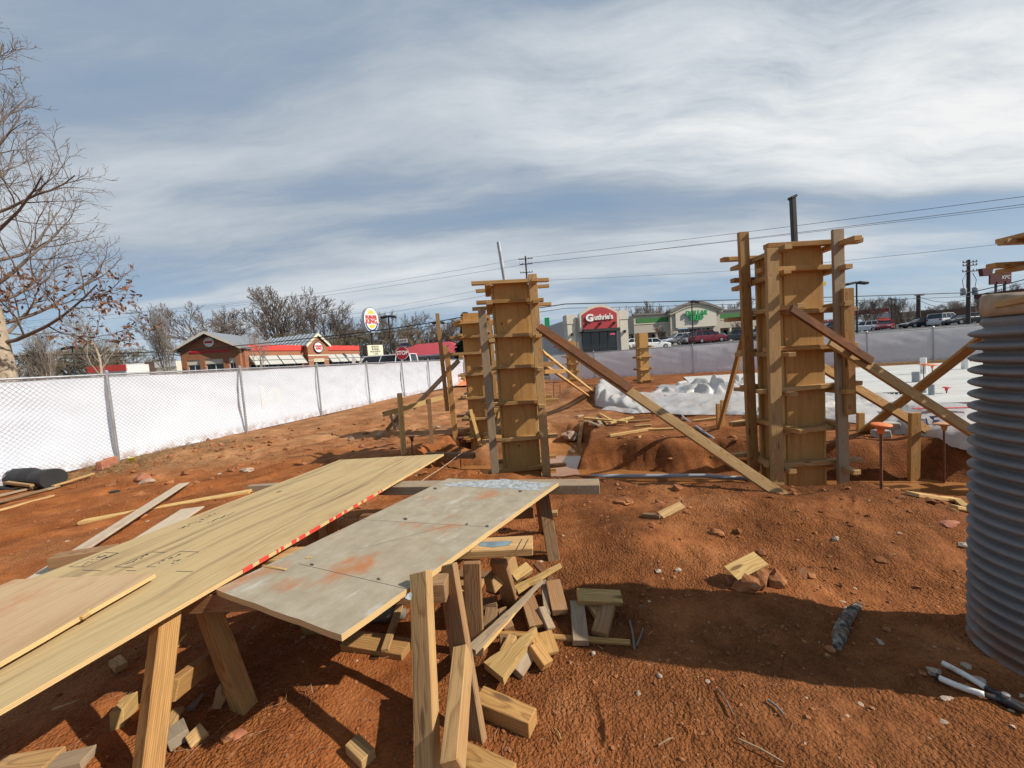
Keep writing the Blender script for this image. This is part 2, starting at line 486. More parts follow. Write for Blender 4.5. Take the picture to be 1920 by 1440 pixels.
def plywood(name, base, dk, clay=0.2, grey=0.0, stain=None, blotch=(0.16, 0.09, 0.04), swirl=1.0, clay_col=CLAY, streak=0.55):
    """rotary-cut face veneer: long wandering grain; sheet lies in local xy, grain along x"""
    n = new_mat(name)
    tc = n.n('TexCoord').outputs['Object']
    rnd = n.n('ObjectInfo').outputs['Random']
    co = n.vmath('ADD', tc, n.n('CombineXYZ', None, X=n.math('MULTIPLY', rnd, 31.0), Y=n.math('MULTIPLY', rnd, 17.0), Z=0.0).outputs[0])
    w1 = n.noise(n.mapping(co, (0.42, 1.7 * swirl, 3)), 1.0, 3, 0.5)
    s = n.n('SeparateXYZ', None, Vector=co)
    gco = n.vmath('ADD', n.mapping(co, (0.55, 16.0, 1)), n.n('CombineXYZ', None, X=0.0, Y=n.math('MULTIPLY', w1, 9.0 * swirl), Z=0.0).outputs[0])
    wave = n.maprange(n.noise(gco, 1.0, 3, 0.6), 0.43, 0.64, 0.0, 1.0, True)
    brk = n.maprange(n.noise(n.mapping(co, (0.45, 3.5, 4), (3, 1, 0)), 1.5, 4, 0.6), 0.36, 0.66)
    fib = n.noise(n.mapping(co, (5, 140, 140)), 1.0, 3, 0.6)
    col = n.mix(n.math('MULTIPLY', n.math('MULTIPLY', wave, brk), streak), base, dk)
    col = n.mix(n.maprange(fib, 0.35, 0.75, 0, 0.3), col, tuple(v * 0.6 for v in dk))
    big = n.noise(co, 1.7, 6, 0.65)
    if grey > 0:
        gcol = n.mix(n.maprange(n.noise(co, 9, 5, 0.7), 0.3, 0.7), (0.245, 0.215, 0.155), (0.43, 0.385, 0.30))
        col = n.mix(n.maprange(big, 0.25, 0.6, grey * 0.55, grey), col, gcol)
    sm = n.maprange(n.noise(n.mapping(co, (1, 1.4, 1), (2, 6, 0)), 2.4, 7, 0.66), 0.54, 0.72, 0.0, clay * 2.5)
    col = n.mix(sm, col, clay_col)
    bl = n.maprange(n.noise(n.mapping(co, (0.4, 1, 1), (9, 4, 0)), 6.5, 6, 0.72), 0.60, 0.78, 0.0, 0.45)
    col = n.mix(bl, col, blotch)
    vor = n.n('TexVoronoi', None, Vector=n.mapping(co, (2.4, 3.2, 0.0)), Scale=1.0)
    kn = n.maprange(vor.outputs['Distance'], 0.035, 0.075, 1.0, 0.0, True)
    col = n.mix(n.math('MULTIPLY', kn, 0.75), col, (0.07, 0.035, 0.015))
    if stain == 'cement':
        cm = n.maprange(n.noise(n.mapping(co, (0.6, 1.6, 1), (1, 2, 0)), 3.4, 7, 0.74), 0.57, 0.70, 0.0, 0.55)
        col = n.mix(cm, col, (0.62, 0.61, 0.58))
    tone = n.maprange(n.math('FRACT', n.math('MULTIPLY', rnd, 5.77)), 0, 1, 0.82, 1.12)
    col = n.mix(1.0, col, n.n('CombineXYZ', None, X=tone, Y=tone, Z=tone).outputs[0], 'MULTIPLY')
    finish(n, col, n.maprange(fib, 0.2, 0.8, 0.6, 0.9), n.math('ADD', fib, n.math('MULTIPLY', big, 0.6)), 0.25, 0.002, Specular_IOR_Level=0.2)
plywood('ply_form', (0.56, 0.315, 0.105), (0.35, 0.16, 0.043), 0.20, 0.0, swirl=0.8)
plywood('ply_pale', (0.55, 0.40, 0.195), (0.22, 0.145, 0.075), 0.10, 0.06, swirl=0.9, blotch=(0.22, 0.18, 0.14), streak=1.0)
plywood('ply_orange', (0.60, 0.41, 0.23), (0.36, 0.20, 0.09), 0.42, 0.08, clay_col=(0.47, 0.20, 0.085), blotch=(0.22, 0.13, 0.08))
plywood('ply_grey', (0.40, 0.31, 0.20), (0.25, 0.18, 0.11), 0.52, 0.68, 'cement', clay_col=(0.40, 0.17, 0.075))
plywood('ply_board', (0.56, 0.44, 0.32), (0.42, 0.30, 0.19), 0.15, 0.35)
# ply edges: the layers lie one above the other in local z
n = new_mat('ply_edge')
tc = n.n('TexCoord').outputs['Object']
sp = n.n('SeparateXYZ', None, Vector=tc)
lay = n.math('FRACT', n.math('MULTIPLY', n.math('ADD', sp.outputs[2], n.math('MULTIPLY', n.noise(n.mapping(tc, (3, 3, 0)), 3, 3), 0.003)), 170.0))
lc = n.ramp(lay, [(0.0, (0.30, 0.16, 0.06)), (0.12, (0.72, 0.53, 0.25)), (0.45, (0.76, 0.57, 0.28)), (0.55, (0.46, 0.27, 0.10)), (0.9, (0.54, 0.34, 0.14)), (1.0, (0.30, 0.16, 0.06))])
fn = n.noise(n.mapping(tc, (9, 9, 200)), 1, 4, 0.6)
lc = n.mix(n.maprange(fn, 0.45, 0.75, 0, 0.35), lc, (0.30, 0.19, 0.09))
finish(n, lc, 0.85, fn, 0.4, 0.002)

# soil: wet clay, dry clay and pale dust, mixed by the ground's own zones and by noise
n = new_mat('soil')
tc = n.n('TexCoord').outputs['Object']
zone = n.n('Attribute', {'attribute_name': 'zone'}).outputs['Color']
zs = n.n('SeparateColor', None, Color=zone)
n1 = n.noise(tc, 0.9, 4, 0.62)
n2 = n.noise(tc, 5.0, 5, 0.68)
n3 = n.noise(tc, 34.0, 4, 0.7)
n4 = n.noise(tc, 150.0, 3, 0.65)
v1 = n.n('TexVoronoi', {'feature': 'F1'}, Vector=n.vmath('ADD', tc, n.n('VectorMath', {'operation': 'SCALE'}, i0=n.noise(tc, 30, 2, 0.5, 0, 1), Scale=0.02).outputs[0]), Scale=70.0).outputs['Distance']
brown = n.mix(n.maprange(n2, 0.3, 0.72), (0.150, 0.054, 0.019), (0.315, 0.120, 0.044))
orange = n.mix(n.maprange(n2, 0.3, 0.7), (0.29, 0.086, 0.023), (0.45, 0.158, 0.049))
tan = n.mix(n.maprange(n2, 0.28, 0.7), (0.33, 0.145, 0.060), (0.52, 0.275, 0.13))
c = n.mix(n.math('ADD', zs.outputs[1], n.maprange(n1, 0.42, 0.66, -0.25, 0.4), 0, True), brown, orange)
c = n.mix(n.math('ADD', zs.outputs[0], n.maprange(n1, 0.40, 0.70, -0.30, 0.42), 0, True), c, tan)
c = n.mix(n.maprange(n3, 0.55, 0.78, 0.0, 0.32), c, (0.38, 0.19, 0.085))
c = n.mix(n.maprange(n3, 0.46, 0.26, 0.0, 0.55), c, (0.075, 0.027, 0.011))
c = n.mix(n.math('MULTIPLY', zs.outputs[2], n.maprange(n2, 0.35, 0.6, 0.5, 1.0)), c, n.mix(n.maprange(n3, 0.3, 0.7), (0.09, 0.075, 0.032), (0.20, 0.165, 0.075)))
damp = n.maprange(n.noise(n.vmath('ADD', tc, (13, 5, 0)), 0.75, 4, 0.6), 0.50, 0.64, 0.0, 0.42, True)
c = n.mix(damp, c, n.mix(1.0, c, (0.45, 0.40, 0.36), 'MULTIPLY'))
speck = n.maprange(n.n('TexVoronoi', None, Vector=tc, Scale=11.0).outputs['Distance'], 0.075, 0.05, 0.0, 0.75)
c = n.mix(n.math('MULTIPLY', speck, n.maprange(n2, 0.48, 0.62)), c, (0.46, 0.33, 0.23))
hb = n.math('ADD', n.math('MULTIPLY', n3, 1.0), n.math('ADD', n.math('MULTIPLY', n4, 0.35), n.math('MULTIPLY', v1, -0.6)))
hb = n.math('MULTIPLY', hb, n.maprange(n.noise(n.vmath('ADD', tc, (3, 8, 0)), 1.5, 3), 0.38, 0.60, 0.28, 1.15))
finish(n, c, n.maprange(n2, 0.3, 0.7, 0.78, 0.97), hb, 1.0, 0.032, Specular_IOR_Level=0.08)

n = new_mat('clod')
tc = n.n('TexCoord').outputs['Object']
c = n.mix(n.maprange(n.noise(tc, 3.0, 4), 0.35, 0.65), (0.17, 0.060, 0.023), (0.36, 0.145, 0.056))
c = n.mix(n.maprange(n.noise(tc, 40, 4), 0.5, 0.7, 0, 0.5), c, (0.46, 0.27, 0.15))
finish(n, c, 0.95, n.noise(tc, 90, 4, 0.7), 0.5, 0.01, Specular_IOR_Level=0.2)
plain('chip', (0.40, 0.29, 0.20), 0.85, 0.3, 12)
plain('rock', (0.36, 0.26, 0.18), 0.92, 0.35, 9, bump=0.6, dirt=(CLAY, 0.8))
plain('rock_pale', (0.38, 0.30, 0.22), 0.9, 0.2, 14, bump=0.4, dirt=(CLAY, 0.6))
plain('red_brick', (0.36, 0.13, 0.07), 0.9, 0.25, 18, bump=0.4, dirt=((0.45, 0.26, 0.15), 0.7))
plain('straw', (0.34, 0.22, 0.12), 0.9, 0.4, 9)
plain('dry_grass', (0.22, 0.15, 0.07), 0.9, 0.35, 9)

# muddy standing water
n = new_mat('muddy_water')
tc = n.n('TexCoord').outputs['Object']
c = n.mix(n.maprange(n.noise(tc, 1.3, 4), 0.35, 0.65), (0.24, 0.092, 0.026), (0.36, 0.165, 0.06))
finish(n, c, 0.06, n.noise(tc, 5, 2), 0.04, 0.01, Specular_IOR_Level=0.6)

# concrete
n = new_mat('slab_concrete')
tc = n.n('TexCoord').outputs['Object']
a = n.noise(n.mapping(tc, (0.5, 2.2, 1)), 1.0, 6, 0.65)
c = n.mix(n.maprange(a, 0.3, 0.7), (0.40, 0.395, 0.365), (0.56, 0.555, 0.52))
c = n.mix(n.maprange(n.noise(tc, 3, 6, 0.7), 0.55, 0.72, 0, 0.35), c, (0.45, 0.32, 0.22))
finish(n, c, 0.7, n.noise(tc, 40, 4), 0.1, 0.004)
plain('concrete', (0.40, 0.385, 0.35), 0.9, 0.2, 8, bump=0.4, dirt=(CLAY, 0.5))
plain('asphalt', (0.062, 0.062, 0.064), 0.92, 0.25, 3)
plain('white_paint', (0.78, 0.78, 0.76), 0.55, 0.06, 4)

# polythene sheeting
n = new_mat('polythene')
tc = n.n('TexCoord').outputs['Object']
c = n.mix(n.maprange(n.noise(tc, 2.5, 6, 0.65), 0.5, 0.72, 0, 0.55), (0.60, 0.58, 0.555), (0.46, 0.31, 0.20))
p1 = n.n('BsdfPrincipled', None, Base_Color=c, Roughness=0.28, Specular_IOR_Level=0.5)
p2 = n.n('BsdfTranslucent', None, Color=c)
b = n.n('Bump', None, Height=n.n('TexVoronoi', {'feature': 'DISTANCE_TO_EDGE'}, Vector=n.vmath('ADD', tc, n.n('VectorMath', {'operation': 'SCALE'}, i0=n.noise(tc, 4, 3, 0.6, 0, 1), Scale=0.5).outputs[0]), Scale=2.6).outputs['Distance'], Strength=0.22, Distance=0.08)
n.t.links.new(b.outputs[0], p1.inputs['Normal'])
mx = n.n('MixShader', None, Fac=0.30, i1=p1.outputs[0], i2=p2.outputs[0])
n.t.links.new(mx.outputs[0], n.n('OutputMaterial').inputs[0])
plain('poly_red', (0.62, 0.07, 0.07), 0.4, 0.1)
plain('poly_blue', (0.035, 0.035, 0.12), 0.4, 0.1)
plain('poly_grey', (0.30, 0.31, 0.33), 0.4, 0.1)

# fence cloth: white woven mesh that lets light through
def cloth(name, col, tr, mudf=0.8, stainf=0.1):
    n = new_mat(name)
    tc = n.n('TexCoord').outputs['Object']
    c = n.mix(n.maprange(n.noise(tc, 1.6, 4), 0.35, 0.7), tuple(v * 0.93 for v in col), col)
    sz = n.n('SeparateXYZ', None, Vector=tc).outputs[2]
    mud = n.math('MULTIPLY', n.maprange(n.noise(tc, 5, 6, 0.7), 0.40, 0.62), n.maprange(sz, 0.04, 0.30, mudf, 0.0, True))
    c = n.mix(mud, c, (0.36, 0.17, 0.085))
    c = n.mix(n.maprange(n.noise(n.mapping(tc, (1, 1, 0.35)), 2.2, 6, 0.7), 0.52, 0.75, 0.0, stainf), c, tuple(v * 0.72 for v in col))
    d = n.n('BsdfDiffuse', None, Color=c)
    t = n.n('BsdfTranslucent', None, Color=c)
    mx = n.n('MixShader', None, Fac=tr, i1=d.outputs[0], i2=t.outputs[0])
    n.t.links.new(mx.outputs[0], n.n('OutputMaterial').inputs[0])
cloth('fence_cloth', (0.80, 0.85, 0.93), 0.18)
cloth('fence_cloth_far', (0.89, 0.90, 0.93), 0.45, 0.5, 0.10)
cloth('fence_print', (0.98, 0.98, 0.98), 0.45, 0, 0)
cloth('fence_print_grey', (0.72, 0.77, 0.85), 0.18, 0, 0)
plain('galvanised', (0.42, 0.43, 0.44), 0.42, 0.15, 9, metal=0.75)
plain('wire', (0.30, 0.31, 0.33), 0.5, 0.1, 9, metal=0.6)
plain('black_fabric', (0.012, 0.012, 0.014), 0.7, 0.3, 7, bump=0.3)
plain('rust', (0.16, 0.055, 0.025), 0.85, 0.4, 30, bump=0.4)
plain('steel_pipe', (0.34, 0.35, 0.36), 0.45, 0.2, 12, metal=0.7)
plain('pvc_grey', (0.30, 0.32, 0.34), 0.4, 0.1, 5)
plain('pvc_white', (0.78, 0.77, 0.73), 0.4, 0.08, 5, dirt=(CLAY, 0.5))
plain('orange_plastic', (0.80, 0.20, 0.05), 0.45, 0.12, 6, dirt=((0.35, 0.13, 0.06), 0.5))
plain('orange_faded', (0.62, 0.30, 0.13), 0.55, 0.2, 9, dirt=((0.35, 0.13, 0.06), 0.6))
plain('culvert', (0.165, 0.168, 0.175), 0.45, 0.12, 3, dirt=((0.25, 0.13, 0.075), 0.45))
plain('rubber_black', (0.012, 0.012, 0.012), 0.6, 0.2, 9)
plain('grip_white', (0.72, 0.69, 0.62), 0.5, 0.12, 14, dirt=(CLAY, 0.8))
plain('tool_steel', (0.05, 0.05, 0.052), 0.4, 0.4, 22, metal=0.5, dirt=((0.14, 0.06, 0.03), 0.7))
plain('yellow_plastic', (0.80, 0.78, 0.08), 0.5, 0.1)
plain('ink', (0.055, 0.05, 0.045), 0.9, 0.3, 20)
plain('saw_line', (0.07, 0.05, 0.035), 0.9, 0.3, 20)
plain('spray_red', (0.72, 0.055, 0.03), 0.7, 0.1)
plain('blue_chalk', (0.17, 0.235, 0.26), 0.9, 0.4, 14)
plain('dried_cement', (0.34, 0.36, 0.36), 0.95, 0.5, 34, bump=0.8)
plain('string', (0.55, 0.42, 0.28), 0.8)

# ---- background materials
def brick_mat(name, c1, c2, mortar, sx=4.0):
    n = new_mat(name)
    tc = n.n('TexCoord').outputs['Object']
    b = n.n('TexBrick', None, Vector=n.mapping(tc, (1, 1, 1), (0, 0, 0), (math.radians(90), 0, 0)), Color1=(*c1, 1), Color2=(*c2, 1), Mortar=(*mortar, 1), Scale=sx, Mortar_Size=0.012)
    finish(n, b.outputs[0], 0.9, b.outputs[1], -0.3, 0.01)
brick_mat('shop_brick', (0.30, 0.105, 0.045), (0.36, 0.14, 0.06), (0.30, 0.24, 0.20))
brick_mat('dark_brick', (0.13, 0.075, 0.05), (0.16, 0.09, 0.06), (0.16, 0.13, 0.11))
plain('red_fascia', (0.62, 0.06, 0.045), 0.5, 0.06, 2)
plain('red_panel', (0.42, 0.035, 0.04), 0.55, 0.06, 2)
plain('red_roof', (0.46, 0.05, 0.06), 0.5, 0.12, 2)
plain('maroon', (0.11, 0.02, 0.022), 0.6, 0.12, 2)
plain('roof_metal', (0.30, 0.32, 0.34), 0.4, 0.1, 2, metal=0.4)
plain('awning_grey', (0.43, 0.43, 0.40), 0.7, 0.06, 2)
plain('stucco', (0.64, 0.585, 0.48), 0.9, 0.07, 3)
plain('stucco_dark', (0.49, 0.43, 0.34), 0.9, 0.07, 3)
plain('stucco_grey', (0.52, 0.50, 0.47), 0.9, 0.07, 3)
plain('cornice', (0.20, 0.17, 0.15), 0.8, 0.1, 3)
plain('stone_base', (0.24, 0.19, 0.15), 0.95, 0.3, 5, bump=0.5)
plain('green_band', (0.035, 0.17, 0.035), 0.55, 0.05, 2)
plain('green_letter', (0.02, 0.33, 0.10), 0.45, 0.05, 2)
plain('cream', (0.66, 0.60, 0.44), 0.7, 0.08, 2)
plain('metal_white', (0.66, 0.66, 0.65), 0.5, 0.06, 2)
plain('dark_metal', (0.025, 0.024, 0.023), 0.5, 0.2, 4)
plain('pole_wood', (0.075, 0.06, 0.052), 0.95, 0.3, 3)
plain('sign_white', (0.84, 0.83, 0.78), 0.4, 0.03, 2)
plain('sign_cream', (0.80, 0.77, 0.56), 0.4, 0.03, 2)
plain('sign_yellow', (0.86, 0.55, 0.03), 0.4, 0.05, 2)
plain('sign_blue', (0.01, 0.05, 0.24), 0.4, 0.05, 2)
plain('sign_red', (0.62, 0.02, 0.03), 0.4, 0.05, 2)
plain('stop_red', (0.28, 0.008, 0.018), 0.45, 0.06, 2)
plain('navy', (0.015, 0.02, 0.07), 0.5, 0.1, 2)
plain('wire_black', (0.015, 0.016, 0.018), 0.7, 0.1, 2)
plain('wire_grey', (0.13, 0.14, 0.16), 0.7, 0.1, 2)
n = new_mat('glass_dark')
finish(n, (0.012, 0.014, 0.016), 0.07, None, 0, 0, Specular_IOR_Level=0.7)
n = new_mat('car_glass')
finish(n, (0.010, 0.012, 0.014), 0.05, None, 0, 0, Specular_IOR_Level=0.8)
for nm, cc in dict(white=(0.76, 0.76, 0.75), silver=(0.42, 0.43, 0.44), grey=(0.13, 0.135, 0.14), black=(0.014, 0.014, 0.016), red=(0.32, 0.012, 0.02), maroonp=(0.20, 0.012, 0.028)).items():
    n = new_mat('paint_' + nm)
    finish(n, cc, 0.28, None, 0, 0, Coat_Weight=0.6, Coat_Roughness=0.06)
plain('tyre', (0.012, 0.012, 0.012), 0.85)
plain('rim', (0.45, 0.45, 0.46), 0.3, metal=0.8)
plain('lamp_glass', (0.75, 0.74, 0.70), 0.15)
plain('tail_red', (0.45, 0.01, 0.01), 0.2)
n = new_mat('open_sign')
e = n.n('Emission', None, Color=(1.0, 0.15, 0.25, 1), Strength=1.2)
n.t.links.new(e.outputs[0], n.n('OutputMaterial').inputs[0])
plain('bark_grey', (0.17, 0.14, 0.115), 0.95, 0.3, 4, bump=0.5)
plain('bark_pale', (0.36, 0.29, 0.21), 0.95, 0.3, 5, bump=0.5)
plain('twig', (0.165, 0.125, 0.10), 0.95, 0.3, 2)
plain('twig_pale', (0.24, 0.195, 0.165), 0.95, 0.3, 2)
plain('twig_brown', (0.19, 0.15, 0.095), 0.95, 0.3, 2)
plain('oak_leaf', (0.16, 0.075, 0.042), 0.8, 0.4, 3)
plain('evergreen', (0.02, 0.035, 0.014), 0.9, 0.4, 2)

# charred and bleached bark
n = new_mat('mottled_bark')
tc = n.n('TexCoord').outputs['Object']
c = n.mix(n.maprange(n.noise(tc, 22, 5, 0.7), 0.42, 0.58), (0.035, 0.03, 0.026), (0.30, 0.25, 0.19))
c = n.mix(n.maprange(n.noise(tc, 9, 4), 0.5, 0.62, 0, 0.8), c, (0.20, 0.11, 0.055))
finish(n, c, 0.95, n.noise(tc, 40, 5, 0.7), 0.9, 0.01)

# weathered plastic pipe: dust in the grooves of handling, scuffs and clay runs
n = new_mat('culvert')
tc = n.n('TexCoord').outputs['Object']
c = n.mix(n.maprange(n.noise(tc, 3, 5, 0.6), 0.3, 0.7), (0.145, 0.142, 0.138), (0.205, 0.20, 0.195))
c = n.mix(n.maprange(n.noise(n.mapping(tc, (6, 6, 1.2)), 1.0, 6, 0.7), 0.52, 0.70, 0.0, 0.5), c, (0.30, 0.22, 0.16))
c = n.mix(n.maprange(n.noise(n.mapping(tc, (2, 2, 26)), 3.0, 4, 0.7), 0.60, 0.72, 0.0, 0.5), c, (0.34, 0.345, 0.35))
c = n.mix(n.math('MULTIPLY', n.maprange(n.n('SeparateXYZ', None, Vector=tc).outputs[2], 0.0, 0.35, 0.75, 0.0, True), n.maprange(n.noise(tc, 9, 5, 0.7), 0.38, 0.6)), c, (0.24, 0.10, 0.045))
finish(n, c, n.maprange(n.noise(tc, 8, 4), 0.3, 0.7, 0.5, 0.75), n.noise(tc, 30, 4, 0.6), 0.15, 0.006, Specular_IOR_Level=0.25)
# ------------------------------------------------------------------ the setting: ground, water, slab, parking lot
def build_ground():
    ang = np.concatenate([np.radians(np.linspace(-74, 74, 640)), np.radians(np.linspace(80, 280, 34))])
    rad = [0.12, 0.3, 0.5, 0.7, 0.85]
    r = 1.0
    while r < 13: rad.append(r); r *= 1.0082
    while r < 60: rad.append(r); r *= 1.022
    while r < 2200: rad.append(r); r *= 1.3
    rad = np.array(rad)
    R, A = np.meshgrid(rad, ang, indexing='ij')
    x, y = R * np.sin(A), R * np.cos(A)
    z = hgt(x, y)
    nr, na = R.shape
    V = np.stack([x, y, z], -1).reshape(-1, 3)
    V = np.vstack([V, [[0, 0, float(z[0].mean())]]])
    i = np.arange(nr - 1)[:, None] * na; j = np.arange(na)[None, :]; j2 = (j + 1) % na
    Q = np.stack([i + j, i + na + j, i + na + j2, i + j2], -1).reshape(-1, 4)
    Q = Q[:, ::-1]
    cap = np.stack([np.full(na, nr * na), np.arange(na), (np.arange(na) + 1) % na, (np.arange(na) + 1) % na], -1)
    m = np_mesh('ground', V, Q, 'soil')
    # zones: r = pale dry dust, g = orange clay, b = thin dead grass
    X, Y = V[:, 0], V[:, 1]
    wob = fbm(X * 0.5, Y * 0.5, 3)
    pale = sstep(6.0, 9.0, Y + 1.2 * wob) * (1 - sstep(0.5, 4.0, X)) * 0.80 + 0.45 * np.exp(-((X + 5.8) / 1.8) ** 2 - ((Y - 7.6) / 1.2) ** 2)
    pale = pale + 0.25 * np.exp(-((X - 2.1) / 0.8) ** 2 - ((Y - 12.3) / 0.9) ** 2)
    orange = 0.68 * (1 - sstep(-1.2, 0.9, X + 0.8 * wob)) + 0.27
    orange = np.maximum(orange, np.exp(-((X - 2.1) / 0.9) ** 2 - ((Y - 12.3) / 1.0) ** 2))
    d = dist_poly(X, Y, TRENCH)
    orange = np.maximum(orange, 0.9 * (1 - sstep(0.3, 0.9, d)) * (V[:, 2] < -0.25))
    orange = np.maximum(orange, 0.85 * np.exp(-((X - 0.75) / 0.35) ** 2 - ((Y - 1.05) / 0.25) ** 2))
    grass = sstep(0.6, 0.0, dist_poly(X, Y, [(-8.6, 6.6), (-7.9, 8.0), (-5.2, 16.5)]) + 0.5 * wob) * 0.3
    grass = np.maximum(grass, sstep(27, 33, np.hypot(X, Y)))
    col = np.stack([np.clip(pale, 0, 1), np.clip(orange, 0, 1), np.clip(grass, 0, 1), np.ones_like(X)], -1)
    at = m.color_attributes.new('zone', 'FLOAT_COLOR', 'POINT')
    at.data.foreach_set('color', col.astype(np.float32).ravel())
    return tag(obj('ground', m), kind='structure')
build_ground()

def ribbon(name, pts, hw, z, mat, seed):
    rng = random.Random(seed)
    left, right = [], []
    for i, (x, y) in enumerate(pts):
        a = Vector((*pts[max(i - 1, 0)], 0)); b = Vector((*pts[min(i + 1, len(pts) - 1)], 0))
        t = (b - a).normalized(); nrm_ = Vector((-t.y, t.x, 0))
        e = -t * 0.6 if i == 0 else (t * 0.6 if i == len(pts) - 1 else Vector())
        left.append(Vector((x, y, z)) + e + nrm_ * hw); right.append(Vector((x, y, z)) + e - nrm_ * hw)
    k = len(pts)
    return tag(obj(name, mesh(name, left + right, [(i, i + 1, k + i + 1, k + i)[::-1] for i in range(k - 1)], mat)), kind='structure')
ribbon('trench_water', TRENCH, 1.0, -0.40, 'muddy_water', 1)
ribbon('trench_water', TRENCH2, 0.6, -0.385, 'muddy_water', 2)
ribbon('pit_water', PIT, 0.6, -0.39, 'muddy_water', 3)

# building slab: cast concrete with a shallow edge
U = Vector((0.974, -0.225, 0)); Vv = Vector((0.225, 0.974, 0))   # axes of the building site
s0 = Vector((4.6, 8.6, 0))
def slab_pt(a, b, z): return s0 + U * a + Vv * b + Vector((0, 0, z))
mb = MB()
V = [slab_pt(0, 0, -0.2), slab_pt(22, 0, -0.2), slab_pt(22, 11.2, -0.2), slab_pt(1.5, 11.2, -0.2)]
V += [Vector((v.x, v.y, 0.07)) for v in V]
mb.add(V, [(0, 1, 5, 4), (1, 2, 6, 5), (2, 3, 7, 6), (3, 0, 4, 7), (4, 5, 6, 7)])
tag(mb.build('concrete_slab', 'slab_concrete'), kind='structure')

def sheet(name, pts, z, mat):
    return tag(obj(name, mesh(name, [(x, y, z) for x, y in pts], [tuple(range(len(pts)))], mat)), kind='structure')
def lot_sheet():
    """asphalt laid over the rising ground beyond the back fence"""
    gx, gy = np.meshgrid(np.linspace(0, 1, 40), np.linspace(0, 1, 40), indexing='ij')
    x0 = 4 + 96 * gx; y0 = 30.5 - 0.22 * (x0 - 4) * 1.0 + gy * (66 + 0.22 * (x0 - 4))
    z = hgt(x0, y0, False) + 0.05
    k = np.arange(39)[:, None] * 40 + np.arange(39)[None, :]
    return tag(obj('parking_lot', np_mesh('parking_lot', np.stack([x0, y0, z], -1).reshape(-1, 3), np.stack([k, k + 40, k + 41, k + 1], -1).reshape(-1, 4), 'asphalt')), kind='structure')
lot_sheet()
def road_sheet():
    gx, gy = np.meshgrid(np.linspace(-60, 3, 30), np.linspace(30, 78, 30), indexing='ij')
    k = np.arange(29)[:, None] * 30 + np.arange(29)[None, :]
    return tag(obj('road', np_mesh('road', np.stack([gx, gy, hgt(gx, gy, False) + 0.04], -1).reshape(-1, 3), np.stack([k, k + 30, k + 31, k + 1], -1).reshape(-1, 4), 'asphalt')), kind='structure')
road_sheet()

# ------------------------------------------------------------------ construction fences
def chain_link(L, H, pitch=0.081, r=0.0021, z0=0.03):
    """two families of straight wires at 45 degrees inside an L x H rectangle (local x, z)"""
    V, Q = [], []
    k = 0
    for sgn in (1, -1):
        s = -H if sgn > 0 else 0.0
        e = L if sgn > 0 else L + H
        x = s
        while x < e:
            a0, a1 = 0.0, H
            if sgn > 0:
                t0 = max(0, -x); t1 = min(H, L - x)
            else:
                t0 = max(0, x - L); t1 = min(H, x)
            if t1 - t0 > 0.02:
                p0 = (x + sgn * t0, z0 + t0); p1 = (x + sgn * t1, z0 + t1)
                dx, dz = sgn * 0.7071, 0.7071
                nx, nz = -dz * r, dx * r
                yo = 0.002 * sgn
                for (px, pz) in (p0, p1):
                    V += [(px + nx, yo, pz + nz), (px - nx, yo - r * 0.9, pz - nz), (px - nx * 0.2, yo + r, pz - nz * 0.2)]
                for a in range(3):
                    b = (a + 1) % 3
                    Q.append((k + a, k + b, k + 3 + b, k + 3 + a))
                k += 6
            x += pitch
    return np.array(V), np.array(Q)

